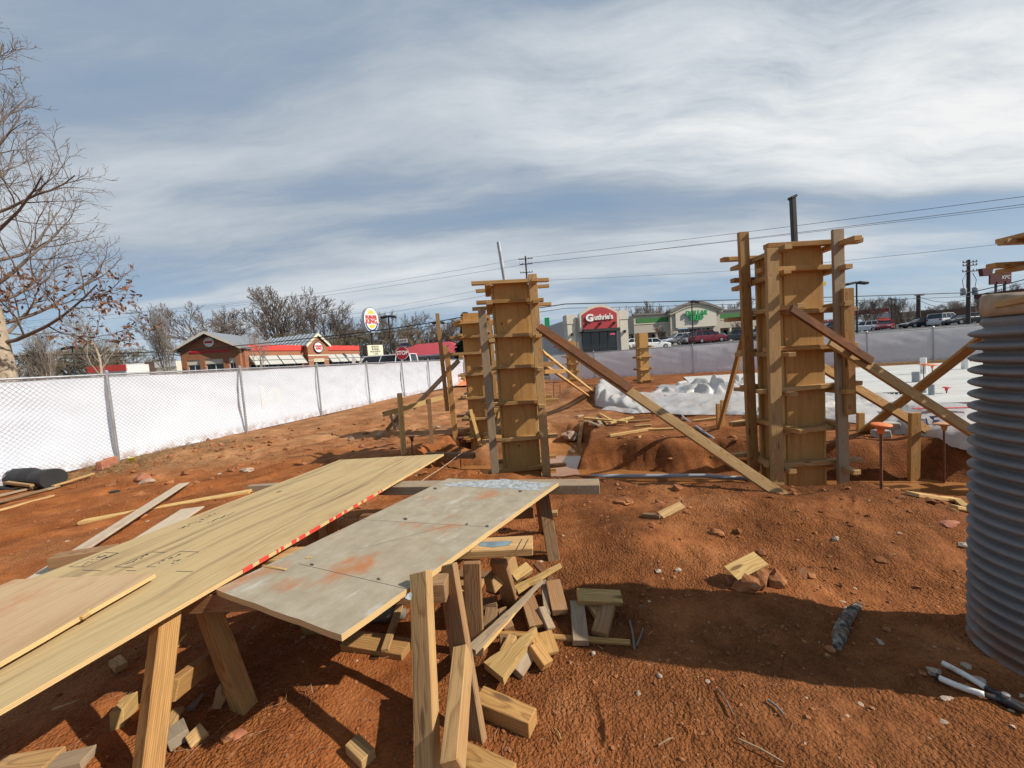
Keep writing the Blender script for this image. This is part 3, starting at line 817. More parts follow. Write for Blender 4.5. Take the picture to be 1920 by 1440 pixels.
def fence(name, label, pts, H, cloth_mat, away, seed, sag=0.12, mesh_to=1e9, zoff=0.0):
    """pts: post bases; away: +1/-1 side (left of travel = +1) on which the cloth hangs"""
    rng = random.Random(seed)
    base = Vector(pts[0])
    root = thing(name, label, 'fence', base)
    for p in pts:
        MB().tube([(p.x, p.y, p.z - 0.35), (p.x + rng.uniform(-.015, .015), p.y, p.z + H)], 0.031, 10).build_at('post', 'galvanised', root, p)
        MB().lathe([(0.037, -0.02), (0.037, 0.03), (0.02, 0.055), (0.002, 0.06)], 10).build('post_cap', 'galvanised', root, Matrix.Translation((p.x, p.y, p.z + H + 0.003)))
    acc = 0
    for i, (a, b) in enumerate(zip(pts[:-1], pts[1:])):
        t = (b - a); L = t.length; t.normalize()
        out = Vector((-t.y, t.x, 0)) * away
        MB().tube([a + Vector((0, 0, H - 0.03)), (a + b) / 2 + Vector((0, 0, H - 0.035)), b + Vector((0, 0, H - 0.03))], 0.022, 8).build_at('top_rail', 'galvanised', root, a)
        # wires in front of the cloth
        V, Q = chain_link(L, H - 0.09)
        z_a, z_b = a.z, b.z
        W = np.zeros_like(V)
        W[:, 0] = a.x + t.x * V[:, 0] + out.x * V[:, 1]
        W[:, 1] = a.y + t.y * V[:, 0] + out.y * V[:, 1]
        W[:, 2] = V[:, 2] + z_a + (z_b - z_a) * V[:, 0] / L
        if acc < mesh_to:
            o = obj('chain_link', np_mesh('chain_link', W - np.array(a), Q, 'wire', False), root, Matrix.Translation(a))
            tag(o, kind='stuff')
        acc += L
        # billowing cloth behind the wires
        nx, nz = 40, 18
        ph = rng.uniform(0, 6)
        s, q = np.meshgrid(np.linspace(0, 1, nx + 1), np.linspace(0, 1, nz + 1), indexing='ij')
        bel = sag * (0.85 + 0.3 * np.sin(ph + 2.2 * s)) * np.clip(np.sin(math.pi * q), 0, 1) ** 0.8 + 0.035
        bel = bel + 0.030 * fbm(s * 4 + seed * 7 + i * 3.1, q * 5.0, 4) + 0.012 * np.sin(22 * (s * 0.6 + q) + ph) * np.clip(0.5 - abs(q - 0.7), 0, 1)
        CV = np.stack([t.x * L * s + out.x * bel, t.y * L * s + out.y * bel, 0.03 + q * (H - 0.10) + (z_b - z_a) * s], -1).reshape(-1, 3)
        k = np.arange(nx)[:, None] * (nz + 1) + np.arange(nz)[None, :]
        CF = np.stack([k, k + 1, k + nz + 2, k + nz + 1], -1).reshape(-1, 4)
        obj('windscreen_cloth', np_mesh('windscreen_cloth', CV, CF, cloth_mat, True), root, Matrix.Translation(a))
    return root

# left fence: along the line found from its posts
LA = Vector((-8.23, 7.87, 0)); LB = Vector((-4.05, 25.11, 0))
ld = (LB - LA).normalized(); sp_ = (LB - LA).length / 6
lp = [LA + ld * sp_ * k for k in range(-2, 8)]
for p in lp: p.z = 0.0
lfence = fence('chain_link_fence', 'chain-link fence hung with bright white cloth running back along the left side', lp, 1.84, 'fence_cloth', 1, 3, 0.13)
# a low dark gap under the cloth
RA = Vector((2.6, 26.3, -0.14)); RBp = Vector((26.0, 20.2, -0.14))
rdv = (RBp - RA).normalized(); nseg = 8
rp = [RA + (RBp - RA) * k / nseg for k in range(nseg + 1)]
rfence = fence('chain_link_fence', 'chain-link fence with shaded lilac grey cloth across the back of the site', rp, 1.80, 'fence_cloth_far', 1, 8, 0.10)
xf = Vector((34.0, 17.0, -0.14))

def print_on(root, posts, seg, s, q, H, txt, size, mat, away, mirror=True, off=0.02, bold=0.0, name='printed_lettering', flip=1):
    a, b = posts[seg], posts[seg + 1]
    t = (b - a).normalized(); out = Vector((-t.y, t.x, 0)) * away
    V, Fc = text_vf(txt, size, 0.0, bold)
    if mirror: V = [Vector((-v.x, v.y, 0)) for v in V]
    M = wall_matrix(a + (b - a) * s + Vector((0, 0, q * H)) + out * off, t, -out)
    return obj(name, mesh(name, V, Fc, mat), root, M)
print_on(lfence, lp, 1, 0.35, 0.45, 1.84, 'A', 1.3, 'fence_print', 1, off=0.115, bold=0.03)
print_on(lfence, lp, 3, 0.35, 0.5, 1.84, 'N', 1.0, 'fence_print', 1, off=0.115, bold=0.03)
print_on(lfence, lp, 6, 0.2, 0.5, 1.84, 'L', 1.2, 'fence_print', 1, off=0.115, bold=0.03)
print_on(lfence, lp, 6, 0.75, 0.5, 1.84, 'A', 1.2, 'fence_print', 1, off=0.115, bold=0.03)
print_on(rfence, rp, 2, 0.93, 0.47, 1.8, 'N', 1.25, 'fence_print', 1, off=0.09, bold=0.05)
print_on(rfence, rp, 3, 0.62, 0.5, 1.8, 'A', 1.45, 'fence_print', 1, off=0.09, bold=0.05)
print_on(rfence, rp, 6, 0.45, 0.55, 1.8, 'The South', 0.42, 'fence_print', 1, off=0.09, bold=0.01)
print_on(rfence, rp, 6, 0.33, 0.34, 1.8, 'Grill', 0.42, 'fence_print', 1, off=0.09, bold=0.01)
# ------------------------------------------------------------------ column forms
def place(root_M, x, y, z): return root_M @ Vector((x, y, z))
CT = 0.052
def column_form(label, c, ang, wx, wy, H, levels, studs, over, seed, battens=True, pmat='ply_form', group='timber column forms'):
    """plywood box on end, clamped by level upon level of flat two-by-fours, with upright studs"""
    rng = random.Random(seed)
    root = thing('column_form', label, 'column form', c, ang, group)
    M = WM[root.name]
    th = 0.019
    # four plywood panels; the sheet's grain runs up
    for nm, (x, y), ww, nrm_ in (('f', (0, -wy / 2), wx, (0, -1, 0)), ('b', (0, wy / 2), wx, (0, 1, 0)),
                                 ('l', (-wx / 2 + th / 2, 0), wy - th - 0.004, (-1, 0, 0)), ('r', (wx / 2 - th / 2, 0), wy - th - 0.004, (1, 0, 0))):
        up = M.to_3x3() @ Vector(nrm_)
        hh = H - (0 if nm in 'fb' else 0.012)
        lumber('plywood_panel', M @ Vector((x, y, 0)), M @ Vector((x, y, hh)), ww, th, pmat, root, up, 0.001, 0)
    if battens:
        for sx in (-1, 1):
            for yy in (-wy / 2 + 0.03, wy / 2 - 0.03):
                x = sx * (wx / 2 + 0.0195)
                lumber('batten', M @ Vector((x, yy, 0.02)), M @ Vector((x, yy, H - rng.uniform(0.03, 0.12))), 0.038, 0.038, 'pine_fresh', root, M.to_3x3() @ Vector((1, 0, 0)))
    bo = 0.038 if battens else 0.0
    R3 = M.to_3x3()
    for k, z in enumerate(levels):
        first = rng.random() < 0.5
        zf = z + (CT + 0.0015 if first else 0.0)
        zs = z + (0.0 if first else CT + 0.0015)
        for sy in (-1, 1):
            y = sy * (wy / 2 + 0.011 + 0.0445)
            x0 = -(wx / 2 + bo + 0.095 + rng.uniform(*over)); x1 = wx / 2 + bo + 0.095 + rng.uniform(*over)
            tl = rng.uniform(-0.012, 0.012)
            lumber('cleat', M @ Vector((x0, y, zf - tl)), M @ Vector((x1, y, zf + tl)), 0.089, CT, rng.choice(['pine', 'pine_gold', 'pine_gold', 'pine']), root)
        for sx in (-1, 1):
            x = sx * (wx / 2 + bo + 0.0455)
            y0 = -(wy / 2 + 0.105 + rng.uniform(*over)); y1 = wy / 2 + 0.105 + rng.uniform(*over)
            tl = rng.uniform(-0.012, 0.012)
            lumber('cleat', M @ Vector((x, y0, zs - tl)), M @ Vector((x, y1, zs + tl)), 0.089, CT, rng.choice(['pine', 'pine_gold', 'pine', 'pine_gold']), root)
    for (x, y, z0, z1, lx, ww, tt, mt) in studs:
        lumber('stud', M @ Vector((x, y, z0)), M @ Vector((x + lx, y, z1)), ww, tt, mt, root, R3 @ Vector((0, -1, 0)))
    return root, M

ANG = math.radians(3.0)
ZB = -0.47
# nearer column on the left of the trench
cl = Vector((0.06, 6.12, ZB))
colL, ML = column_form('tall plywood column form with a thin steel pipe on top, left of the long brace', cl, ANG, 0.50, 0.46, 3.20,
    [0.05, 0.27, 0.80, 1.30, 1.85, 2.32, 2.83, 3.12],
    [(-0.42, -0.36, 0.05, 2.78, -0.03, 0.115, 0.04, 'pine_grey'), (0.35, -0.40, 0.02, 3.24, -0.02, 0.125, 0.04, 'pine'),
     (-0.42, 0.42, 0.05, 2.5, 0.02, 0.09, 0.04, 'pine_gold'), (0.44, 0.42, 0.05, 2.9, 0.0, 0.09, 0.04, 'pine')], (0.09, 0.32), 4)
MB().tube([ML @ Vector((-0.03, -0.02, 2.9)), ML @ Vector((-0.12, -0.02, 3.84))], 0.028, 12).build_at('steel_pipe', 'galvanised', colL)
# column on the right of the trench
cr = Vector((3.48, 4.80, ZB))
colR, MR = column_form('tall plywood column form with a dark square post on top, nearest the grey corrugated pipe', cr, ANG - 0.03, 0.45, 0.46, 3.12,
    [0.485, 0.945, 1.39, 1.86, 2.335, 2.775, 3.05],
    [(-0.46, -0.37, 0.02, 3.06, 0.0, 0.14, 0.04, 'pine'), (0.30, -0.41, 0.02, 3.21, -0.03, 0.125, 0.04, 'pine_grey'),
     (0.345, -0.455, 1.12, 2.55, -0.015, 0.12, 0.04, 'pine_gold'), (-0.39, 0.16, 0.05, 3.41, -0.05, 0.125, 0.05, 'pine_gold'),
     (0.44, 0.42, 0.05, 2.9, 0.0, 0.09, 0.04, 'pine_gold')], (0.05, 0.30), 9)
MB().bar(MR @ Vector((0.12, 0.02, 2.95)), MR @ Vector((0.10, 0.02, 3.74)), 0.055, 0.055, 0.006, (0, -1, 0)).build_at('steel_post', 'dark_metal', colR)
MB().bar(MR @ Vector((0.06, 0.02, 3.735)), MR @ Vector((0.14, 0.02, 3.765)), 0.07, 0.03, 0.006).build_at('post_cap', 'dark_metal', colR)
# column behind the left one
c2 = Vector((-0.74, 8.45, -0.42))
col2, M2 = column_form('column form half hidden behind the left column, beside the flooded pit', c2, ANG, 0.42, 0.45, 3.0,
    [0.3, 0.75, 1.2, 1.65, 2.1, 2.5, 2.8],
    [(-0.55, -0.30, 0.0, 2.35, -0.05, 0.11, 0.04, 'pine_gold'), (0.36, -0.34, 0.0, 2.95, -0.04, 0.09, 0.04, 'pine'),
     (-0.75, 0.25, 0.9, 3.1, -0.05, 0.09, 0.04, 'pine'), (0.36, 0.4, 0.0, 2.9, 0, 0.09, 0.04, 'pine_gold')], (0.05, 0.3), 21)
for k, (a, b) in enumerate((((882, 768), (902, 838)), ((925, 775), (912, 842)), ((938, 770), (925, 832)))):
    lumber('prop', at_y(*a, 8.1), at_y(*b, 7.9), 0.07, 0.035, 'pine_fresh', col2, (0.2, -1, 0))
# two short ones far back, by the fence
f1 = at_z(1207, 722, -0.12)
column_form('single bare plywood column form standing alone in front of the shaded fence', f1, ANG + 0.1, 0.44, 0.4, 2.45, [0.2, 0.75, 1.3, 1.78],
            [], (0.0, 0.12), 31, False)
f2 = at_z(1074, 716, -0.1)
column_form('short plywood column form in front of the red and beige restaurant', f2, ANG, 0.44, 0.42, 2.5, [0.15, 0.62, 1.08, 1.52, 1.98],
            [(0.36, -0.3, 0, 2.4, 0, 0.09, 0.04, 'pine_fresh')], (0.02, 0.4), 32)
# the one at the right edge of the picture
f3 = Vector((5.98, 4.05, -0.4))
column_form('column form seen only in part behind the corrugated pipe at the right edge', f3, ANG, 0.46, 0.46, 3.0, [0.4, 0.85, 1.3, 1.75, 2.2, 2.55, 2.85],
            [(-0.42, -0.33, 0.0, 3.12, 0.0, 0.10, 0.04, 'pine_gold'), (0.4, -0.33, 0.0, 3.0, 0, 0.09, 0.04, 'pine')], (0.05, 0.24), 33)

# ------------------------------------------------------------------ braces and stakes
def board(name, label, cat, p0, p1, w_, t, mat, up=(0, 0, 1), group=None, **k):
    return tag(lumber(name, p0, p1, w_, t, mat, None, up, **k), label, cat, group)
GB = 'raking braces of the column forms'
b0 = at_y(1010, 617, 5.66); b1 = on_ground(1470, 929, -0.03)
mid = b0.lerp(b1, 0.47)
board('brace', 'long raking brace board running down rightwards from the left column across the trench', 'brace', b0.lerp(b1, 0.02), b1, 0.112, 0.042, 'pine', (-0.1, -1, 0.55), GB)
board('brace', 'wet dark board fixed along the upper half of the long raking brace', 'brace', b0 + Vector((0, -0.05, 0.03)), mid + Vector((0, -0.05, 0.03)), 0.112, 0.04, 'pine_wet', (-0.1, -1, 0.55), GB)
board('brace', 'thin brace going back from the left column towards the white plastic sheeting', 'brace', at_y(1018, 660, 6.4), at_z(1122, 742, 0.05), 0.10, 0.04, 'pine_fresh', (0, -1, 0.4), GB)
board('brace', 'lower thin brace behind the left column ending by the orange clay heap', 'brace', at_y(1020, 684, 6.5), at_z(1112, 748, 0.05), 0.09, 0.04, 'pine_gold', (0, -1, 0.4), GB)
lumber('prop', at_y(1020, 697, 6.6), at_y(1060, 696, 6.9), 0.07, 0.04, 'pine_gold', colL, (0, -1, 0))
board('brace', 'steep brace leaning against the left side of the right column', 'brace', at_y(1402, 604, 5.1), on_ground(1348, 800, -0.05), 0.11, 0.045, 'pine_gold', (0.3, -1, 0.2), GB)
board('brace', 'dark stained short board across the front of the right column', 'brace', at_y(1482, 578, 4.08), at_y(1634, 678, 4.22), 0.085, 0.038, 'pine_wet', (-0.2, -1, 0.3), GB)
board('brace', 'sunlit brace running from the right column down behind the corrugated pipe', 'brace', at_y(1556, 640, 4.33), at_y(1880, 846, 4.0), 0.115, 0.042, 'pine', (0, -1, 0.35), GB)
x0, x1 = at_y(1540, 688, 5.3), on_ground(1768, 852, -0.05)
board('brace', 'lower brace with a knot, held by a stake right of the right column', 'brace', x0, x1, 0.13, 0.042, 'pine_gold', (0, -1, 0.4), GB)
board('brace', 'brace crossing the others and rising to the form at the right edge', 'brace', on_ground(1608, 812, -0.05), at_y(1850, 628, 4.6), 0.12, 0.042, 'pine_gold', (0, -1, 0.3), GB)
def stake(label, px, py, top_py, dx=0, w_=0.089, t=0.038, mat='pine', cat='stake', y_off=0.0, rz=0.0):
    b = on_ground(px, py)
    b.y += y_off
    tp = at_y(px + dx, top_py, b.y)
    return board('wooden_stake', label, cat, b - Vector((0, 0, 0.25)), tp, w_, t, mat, (math.sin(rz), -math.cos(rz), 0), 'wooden stakes driven in the clay', b=0.002)
stake('broad stake nailed to the lower brace, in front of the printed plastic bag', 1712, 852, 774, 3, 0.13, 0.05, 'pine_gold')
stake('short stake where the two crossing braces meet the ground', 1613, 806, 774, 0, 0.10, 0.05, 'pine_gold')
stake('thin upright stake at the foot of the steep brace', 1346, 802, 757, 0, 0.06, 0.04, 'pine_gold')
stake('second thin stake beside the steep brace, slightly taller', 1353, 798, 750, 2, 0.07, 0.04, 'pine')
# batter board left of centre
bb = thing('batter_board', 'batter board of two stakes and a rail standing beyond the pale plywood sheet', 'batter board', on_ground(757, 850))
p = on_ground(757, 852)
sA = lumber('post', p - Vector((0, 0, .25)), at_y(749, 737, p.y), 0.09, 0.04, 'pine_fresh', bb, (0.75, -0.65, 0))
q = on_ground(810, 832)
lumber('post', q - Vector((0, 0, .25)), at_y(804, 748, q.y), 0.075, 0.038, 'pine_dark', bb, (0.2, -1, 0))
lumber('rail', at_y(718, 777, p.y + 0.05), at_y(830, 745, q.y + 0.25), 0.089, 0.038, 'pine_fresh', bb, (0.45, -1, 0.1))
r0 = on_ground(747, 806)
lumber('post', r0 - Vector((0, 0, .2)), at_y(743, 772, r0.y), 0.10, 0.05, 'pine_grey', bb, (0, -1, 0))
lumber('brace', on_ground(725, 806), at_y(748, 780, r0.y - 0.1), 0.08, 0.038, 'pine_dark', bb, (0, -1, 0.3))
lumber('brace', on_ground(741, 806), at_y(732, 776, r0.y - 0.06), 0.06, 0.038, 'pine_grey', bb, (0, -1, 0.3))
board('brace', 'weathered grey board sloping up beside the batter board towards the hidden column', 'brace', at_y(775, 765, 9.6), at_y(860, 676, 8.7), 0.10, 0.04, 'pine_grey', (0.2, -1, 0.5), GB)

# capped reinforcing bars
def rebar(label, px, py, top_py, y=None, cap='orange_plastic', wide=0.075, dx=0):
    b = on_ground(px, py) if y is None else at_y(px, py, y)
    tp = at_y(px + dx, top_py, b.y)
    root = thing('rebar_stake', label, 'rebar', b, 0, 'steel bars with orange safety caps')
    MB().tube([b - Vector((0, 0, .2)), tp], 0.011, 6).build_at('bar', 'rust', root)
    a = wide
    prof = [(0.016, -0.075), (0.022, -0.07), (0.03, -0.02), (a * 0.62, -0.006), (a, 0.0), (a, 0.012), (a * 0.9, 0.016), (0.002, 0.018)]
    MB().lathe(prof, 16).build('safety_cap', cap, root, Matrix.Translation(tp) @ Matrix.Rotation(RB.uniform(-.12, .12), 4, 'X'), True)
rebar('capped steel bar in the trench just right of the right column', 1652, 925, 798)
rebar('capped steel bar with a broad faded cap, in front of the printed plastic bag', 1770, 918, 796, None, 'orange_faded', 0.10)
rebar('capped steel bar standing beside the far corner of the grey panel', 1018, 1003, 940, None, 'orange_faded', 0.06)
rebar('capped steel bar at the trench edge left of the left column', 862, 866, 822, None, 'rust')
rebar('capped steel bar between the two posts of the batter board', 772, 852, 820, None, 'rust', 0.055)
rebar('tall capped bar standing on the concrete slab behind the crossing braces', 1732, 722, 683, None, 'orange_plastic', 0.13)
rebar('second capped bar on the concrete slab, right of the tall one', 1748, 726, 685, None, 'orange_plastic', 0.13)
rebar('small red capped bar at the slab edge by the corrugated pipe', 1775, 742, 727, None, 'poly_red', 0.07)
for px, py, yt, lb in ((1038, 745, 716, 'thin bare bar seen through the left column braces'), (1050, 748, 722, 'second thin bare bar beyond the left column')):
    b = at_z(px, py, 0.0)
    tag(MB().tube([b - Vector((0, 0, .2)), at_y(px, yt, b.y)], 0.016, 6).build_at('steel_bar', 'rust', None, b), lb, 'rebar', 'thin bars behind the left column')

# ------------------------------------------------------------------ sheets of plywood on trestles
def panel(name, label, corners, th, face, edge, grain_along=0):
    """corners: 4 world points of the top face in order, edge 0-1 carries the grain; thickness downwards"""
    c = [Vector(p) for p in corners]
    ctr = sum(c, Vector()) / 4
    x = (c[1] - c[0]).normalized(); nz = (c[1] - c[0]).cross(c[3] - c[0]).normalized()
    if nz.z < 0: nz = -nz
    y = nz.cross(x)
    M = Matrix.Translation(ctr - nz * th / 2) @ Matrix((x, y, nz)).transposed().to_4x4()
    inv = M.inverted()
    top = [inv @ p for p in c]
    n = 14
    # rim with slightly ragged edge so it does not look cut by machine
    rim = []
    for i in range(4):
        a, b = top[i], top[(i + 1) % 4]
        for k in range(n):
            q = a.lerp(b, k / n)
            if k: q += Vector((RB.uniform(-.0025, .0025), RB.uniform(-.0025, .0025), 0))
            rim.append(Vector((q.x, q.y, th / 2)))
    N = len(rim)
    V = rim + [Vector((v.x, v.y, -th / 2)) for v in rim]
    Fc = [tuple(range(N)), tuple(range(2 * N - 1, N - 1, -1))] + [(i, i + N, (i + 1) % N + N, (i + 1) % N) for i in range(N)]
    ar = sum(rim[i].x * rim[(i + 1) % N].y - rim[(i + 1) % N].x * rim[i].y for i in range(N))
    if ar < 0: Fc = [f[::-1] for f in Fc]
    m = mesh(name, V, Fc, face)
    m.materials.append(MAT[edge])
    for p in m.polygons: p.material_index = 0 if p.index < 2 else 1
    o = obj(name, m, None, M)
    tag(o, label, 'plywood', 'plywood sheets')
    return o, M
ZBR = 0.620
B0, B1 = at_z(832, 851, ZBR), at_z(637, 862, ZBR)
dB = (at_z(0, 1330, ZBR) - B0).normalized()
B2 = B1 + dB * 3.25; B3 = B0 + dB * 3.25
plyB, MBp = panel('plywood_sheet', 'long pale plywood sheet with black stamps and red spray marks along its edge', [B3, B0, B1, B2], 0.019, 'ply_pale', 'ply_edge')
ZC = ZBR + 0.0195
C0 = at_z(292, 1083, ZC); C1 = at_z(150, 1074, ZC)
dC = (at_z(0, 1252, ZC) - C0).normalized()
sd_ = (B1 - B0).normalized()
plyC, MC = panel('plywood_sheet', 'clay-stained plywood sheet lying on top of the long pale one at the left edge', [C0 + dC * 1.9, C0, C0 + sd_ * 0.72, C0 + sd_ * 0.72 + dC * 1.9], 0.019, 'ply_orange', 'ply_edge')
plyC.location.z += 0.0195
WM[plyC.name] = Matrix.Translation((0, 0, 0.0195)) @ MC
MC = WM[plyC.name]
ZA = 0.600
plyA, MA = panel('form_panel', 'weathered grey form panel with cement crust, nearest the scrap pile', [at_z(640, 1190, ZA), at_z(1047, 905, ZA), at_z(840, 897, ZA), at_z(405, 1105, ZA)], 0.026, 'ply_grey', 'ply_edge')
def decal(parent, PM, poly, mat, name, z=0.0006, th=0.019):
    """flat print or crust on the top of a sheet, poly in world xy"""
    inv = PM.inverted()
    V = []
    for p in poly:
        q = inv @ Vector(p); V.append(Vector((q.x, q.y, th / 2 + z)))
    ar = sum(V[i].x * V[(i + 1) % len(V)].y - V[(i + 1) % len(V)].x * V[i].y for i in range(len(V)))
    if ar < 0: V = V[::-1]
    return obj(name, mesh(name, V, [tuple(range(len(V)))], mat), parent, PM)
def z_poly(pts, z): return [at_z(x, y, z) for x, y in pts]
def px_line(parent, PM, a, b, wd, z, mat, name='stamp_line', th=0.019):
    A, B = at_z(*a, z), at_z(*b, z)
    t = (B - A).normalized(); nn = Vector((-t.y, t.x, 0)) * wd / 2
    decal(parent, PM, [A + nn, B + nn, B - nn, A - nn], mat, name, 0.0006, th)
# ink stamps on the pale sheet
for seg in [((130, 1063), (160, 1063)), ((130, 1063), (197, 1036)), ((197, 1036), (222, 1037)), ((222, 1037), (160, 1063)),
            ((215, 1063), (250, 1064)), ((215, 1063), (285, 1035)), ((285, 1035), (310, 1036)), ((275, 1063), (292, 1063)), ((275, 1063), (337, 1034)), ((337, 1034), (373, 1035)), ((373, 1035), (350, 1045)),
            ((154, 1069), (191, 1070)), ((237, 1070), (255, 1070)), ((330, 1071), (362, 1072))]:
    px_line(plyB, MBp, *seg, 0.0045, ZBR, 'ink')
rs = random.Random(2)
for (cx_, cy_, nn_) in ((175, 1050, 9), (258, 1048, 9), (318, 1047, 8), (330, 1052, 4), (370, 978, 14), (415, 970, 10), (205, 1044, 6)):
    for k in range(nn_):
        u = (k - nn_ / 2) * 5.0
        x_, y_ = cx_ + u + rs.uniform(-2, 2), cy_ - u * 0.42 + rs.uniform(-1.5, 1.5)
        l_ = rs.uniform(3, 7)
        px_line(plyB, MBp, (x_, y_), (x_ + l_, y_ - l_ * rs.uniform(0.1, 0.6)), rs.uniform(0.006, 0.016), ZBR, 'ink')
# red spray marks on the edge of the pale sheet
edge_dir = (B3 - B0).normalized()
en = Vector((-edge_dir.y, edge_dir.x, 0))
if en.x < 0: en = -en
def edge_at(px):
    lo, hi = 0.0, 3.2
    for _ in range(40):
        m_ = (lo + hi) / 2
        p = B0 + edge_dir * m_
        v = p - EYE
        x = CX + F_PX * v.dot(RGT) / v.dot(FWD)
        if x > px: lo = m_
        else: hi = m_
    return B0 + edge_dir * lo
for a, b in ((455, 473), (486, 503), (518, 521), (526, 531), (546, 555), (560, 572), (580, 600), (618, 624), (630, 640), (646, 650), (663, 670), (678, 681), (688, 700), (709, 711), (714, 716)):
    A, B = edge_at(a), edge_at(b)
    m_ = MB()
    hz = 0.0085
    m_.add([A + en * 0.0032 + Vector((0, 0, -0.0185)), B + en * 0.0032 + Vector((0, 0, -0.0185)), B + en * 0.0032 + Vector((0, 0, 0.0012)), A + en * 0.0032 + Vector((0, 0, 0.0012)),
            B - en * 0.005 + Vector((0, 0, 0.0012)), A - en * 0.005 + Vector((0, 0, 0.0012))], [(0, 1, 2, 3), (3, 2, 4, 5)])
    m_.build_at('spray_mark', 'spray_red', plyB)
# slivers of split edge on the stained sheet
for a, b in (((150, 1160), (166, 1150)), ((168, 1147), (174, 1140))):
    lumber('split_edge', at_z(*a, ZC + 0.012), at_z(*b, ZC + 0.012), 0.022, 0.016, 'pine_fresh', plyC)
# cement crust at the far end of the grey panel
def blob_poly(pts, z, jit, n=5, seed=1):
    r_ = random.Random(seed); out = []
    for i in range(len(pts)):
        a, b = pts[i], pts[(i + 1) % len(pts)]
        for k in range(n):
            t_ = k / n
            out.append(at_z(a[0] + (b[0] - a[0]) * t_ + r_.uniform(-jit, jit), a[1] + (b[1] - a[1]) * t_ + r_.uniform(-jit * .3, jit * .3), z))
    return out
decal(plyA, MA, blob_poly([(820, 910), (870, 903), (945, 899), (1036, 906), (1010, 919), (900, 914)], ZA, 4, 6, 3), 'dried_cement', 'cement_crust', 0.0012, 0.026)
decal(plyA, MA, blob_poly([(760, 1122), (768, 1110), (775, 1116), (768, 1126)], ZA, 2, 3, 4), 'dried_cement', 'cement_crust', 0.0012, 0.026)
for a, b in (((668, 1031), (845, 985)), ((560, 1057), (765, 1105)), ((640, 972), (915, 988))):
    px_line(plyA, MA, a, b, 0.0022, ZA, 'saw_line', 'chalk_line', 0.026)
for c_ in ((585, 1059), (710, 1086), (760, 973), (875, 983), (913, 987), (815, 916), (975, 921)):
    decal(plyA, MA, [at_z(c_[0] + 4 * math.cos(k) * rs.uniform(.5, 1.3), c_[1] + 2.2 * math.sin(k) * rs.uniform(.5, 1.3), ZA) for k in (0, 1, 2, 3, 4, 5)], 'saw_line', 'nail_hole', 0.0014, 0.026)
tag(lumber('wood_shaving', at_z(493, 1060, ZA + 0.004), at_z(537, 1068, ZA + 0.004), 0.011, 0.006, 'pine_fresh'), 'pale wood splinter lying on the grey form panel', 'splinter')
tag(lumber('wood_shaving', at_z(574, 1046, ZA + 0.004), at_z(584, 1044, ZA + 0.004), 0.010, 0.006, 'pine_fresh'), 'tiny pale wood chip near the middle of the grey form panel', 'splinter')

# trestles ----------------------------------------------------------
def leg(root, top, foot, w_, t, mat, up):
    f = Vector(foot); f.z = gz(f.x, f.y) - 0.02
    lumber('leg', top, f, w_, t, mat, root, up, 0.004)
    return f
t1 = thing('sawhorse', 'nearest sawhorse with splayed legs under both plywood sheets', 'sawhorse', (-0.9, 1.6, 0))
zt = 0.575
lumber('beam', (-1.78, 1.76, zt - 0.045), (-0.36, 1.70, zt - 0.045), 0.10, 0.085, 'pine_dark', t1)
fA = at_z(806, 1530, 0)
leg(t1, at_y(789, 1072, 1.62), fA, 0.092, 0.045, 'pine', (-0.35, -1, 0.0))
leg(t1, at_y(838, 1058, 1.78), at_z(892, 1388, 0), 0.10, 0.042, 'pine_dark', (-0.35, -1, -0.2))
leg(t1, at_y(312, 1150, 1.60), at_z(268, 1520, 0), 0.075, 0.075, 'pine_gold', (-0.3, -1, 0))
leg(t1, at_y(378, 1108, 1.80), at_z(462, 1333, 0), 0.075, 0.075, 'pine_gold', (-0.3, -1, 0))
lumber('stretcher', at_z(868, 1222, 0.285), at_z(848, 1442, 0.20), 0.062, 0.085, 'pine', t1, (-0.25, 0.1, 1), 0.004)
lumber('stretcher', at_y(322, 1296, 1.53), at_y(414, 1222, 1.90), 0.042, 0.089, 'pine_gold', t1, (0.1, 0, 1), 0.004)
t2 = thing('sawhorse', 'sawhorse with a blue-stained beam end beside the scrap pile', 'sawhorse', (-0.5, 2.0, 0))
be = lumber('beam', (-1.45, 2.07, zt - 0.03), at_z(992, 1023, zt - 0.03) + Vector((0.02, 0, 0)), 0.145, 0.045, 'pine', t2, (0, 0, 1), 0.004)
zt2 = zt - 0.030 + 0.0225 + 0.0012
def flat_poly(name, pts, z, mat, parent):
    V = [at_z(x, y, z) for x, y in pts]
    ar = sum(V[i].x * V[(i + 1) % len(V)].y - V[(i + 1) % len(V)].x * V[i].y for i in range(len(V)))
    if ar < 0: V = V[::-1]
    return MB().add(V, [tuple(range(len(V)))]).build_at(name, mat, parent)
flat_poly('chalk_stain', [(893, 1016), (930, 1015), (962, 1014), (955, 1022), (925, 1026), (900, 1024)], zt2, 'blue_chalk', t2)
for a in (893, 978, 990):
    flat_poly('pencil_line', [(a, 1010), (a + 1.6, 1010), (a - 12.4, 1037), (a - 14, 1037)], zt2, 'saw_line', t2)
leg(t2, at_y(885, 1052, 1.95), at_z(893, 1226, 0), 0.089, 0.042, 'pine_dark', (-0.1, -1, 0.1))
leg(t2, at_y(934, 1052, 2.05), at_z(962, 1140, 0), 0.09, 0.04, 'pine_dark', (-0.2, -1, -0.2))
lumber('stretcher', at_z(917, 1098, 0.30), at_z(962, 1050, 0.33), 0.06, 0.085, 'pine', t2, (-0.1, 0, 1), 0.004)
leg(t2, (-1.36, 2.05, 0.53), at_z(590, 1186, 0), 0.085, 0.045, 'pine_gold', (0, -1, 0.1))
leg(t2, (-1.38, 2.2, 0.53), (-1.42, 2.5, 0), 0.085, 0.045, 'pine_gold', (0, -1, -0.2))
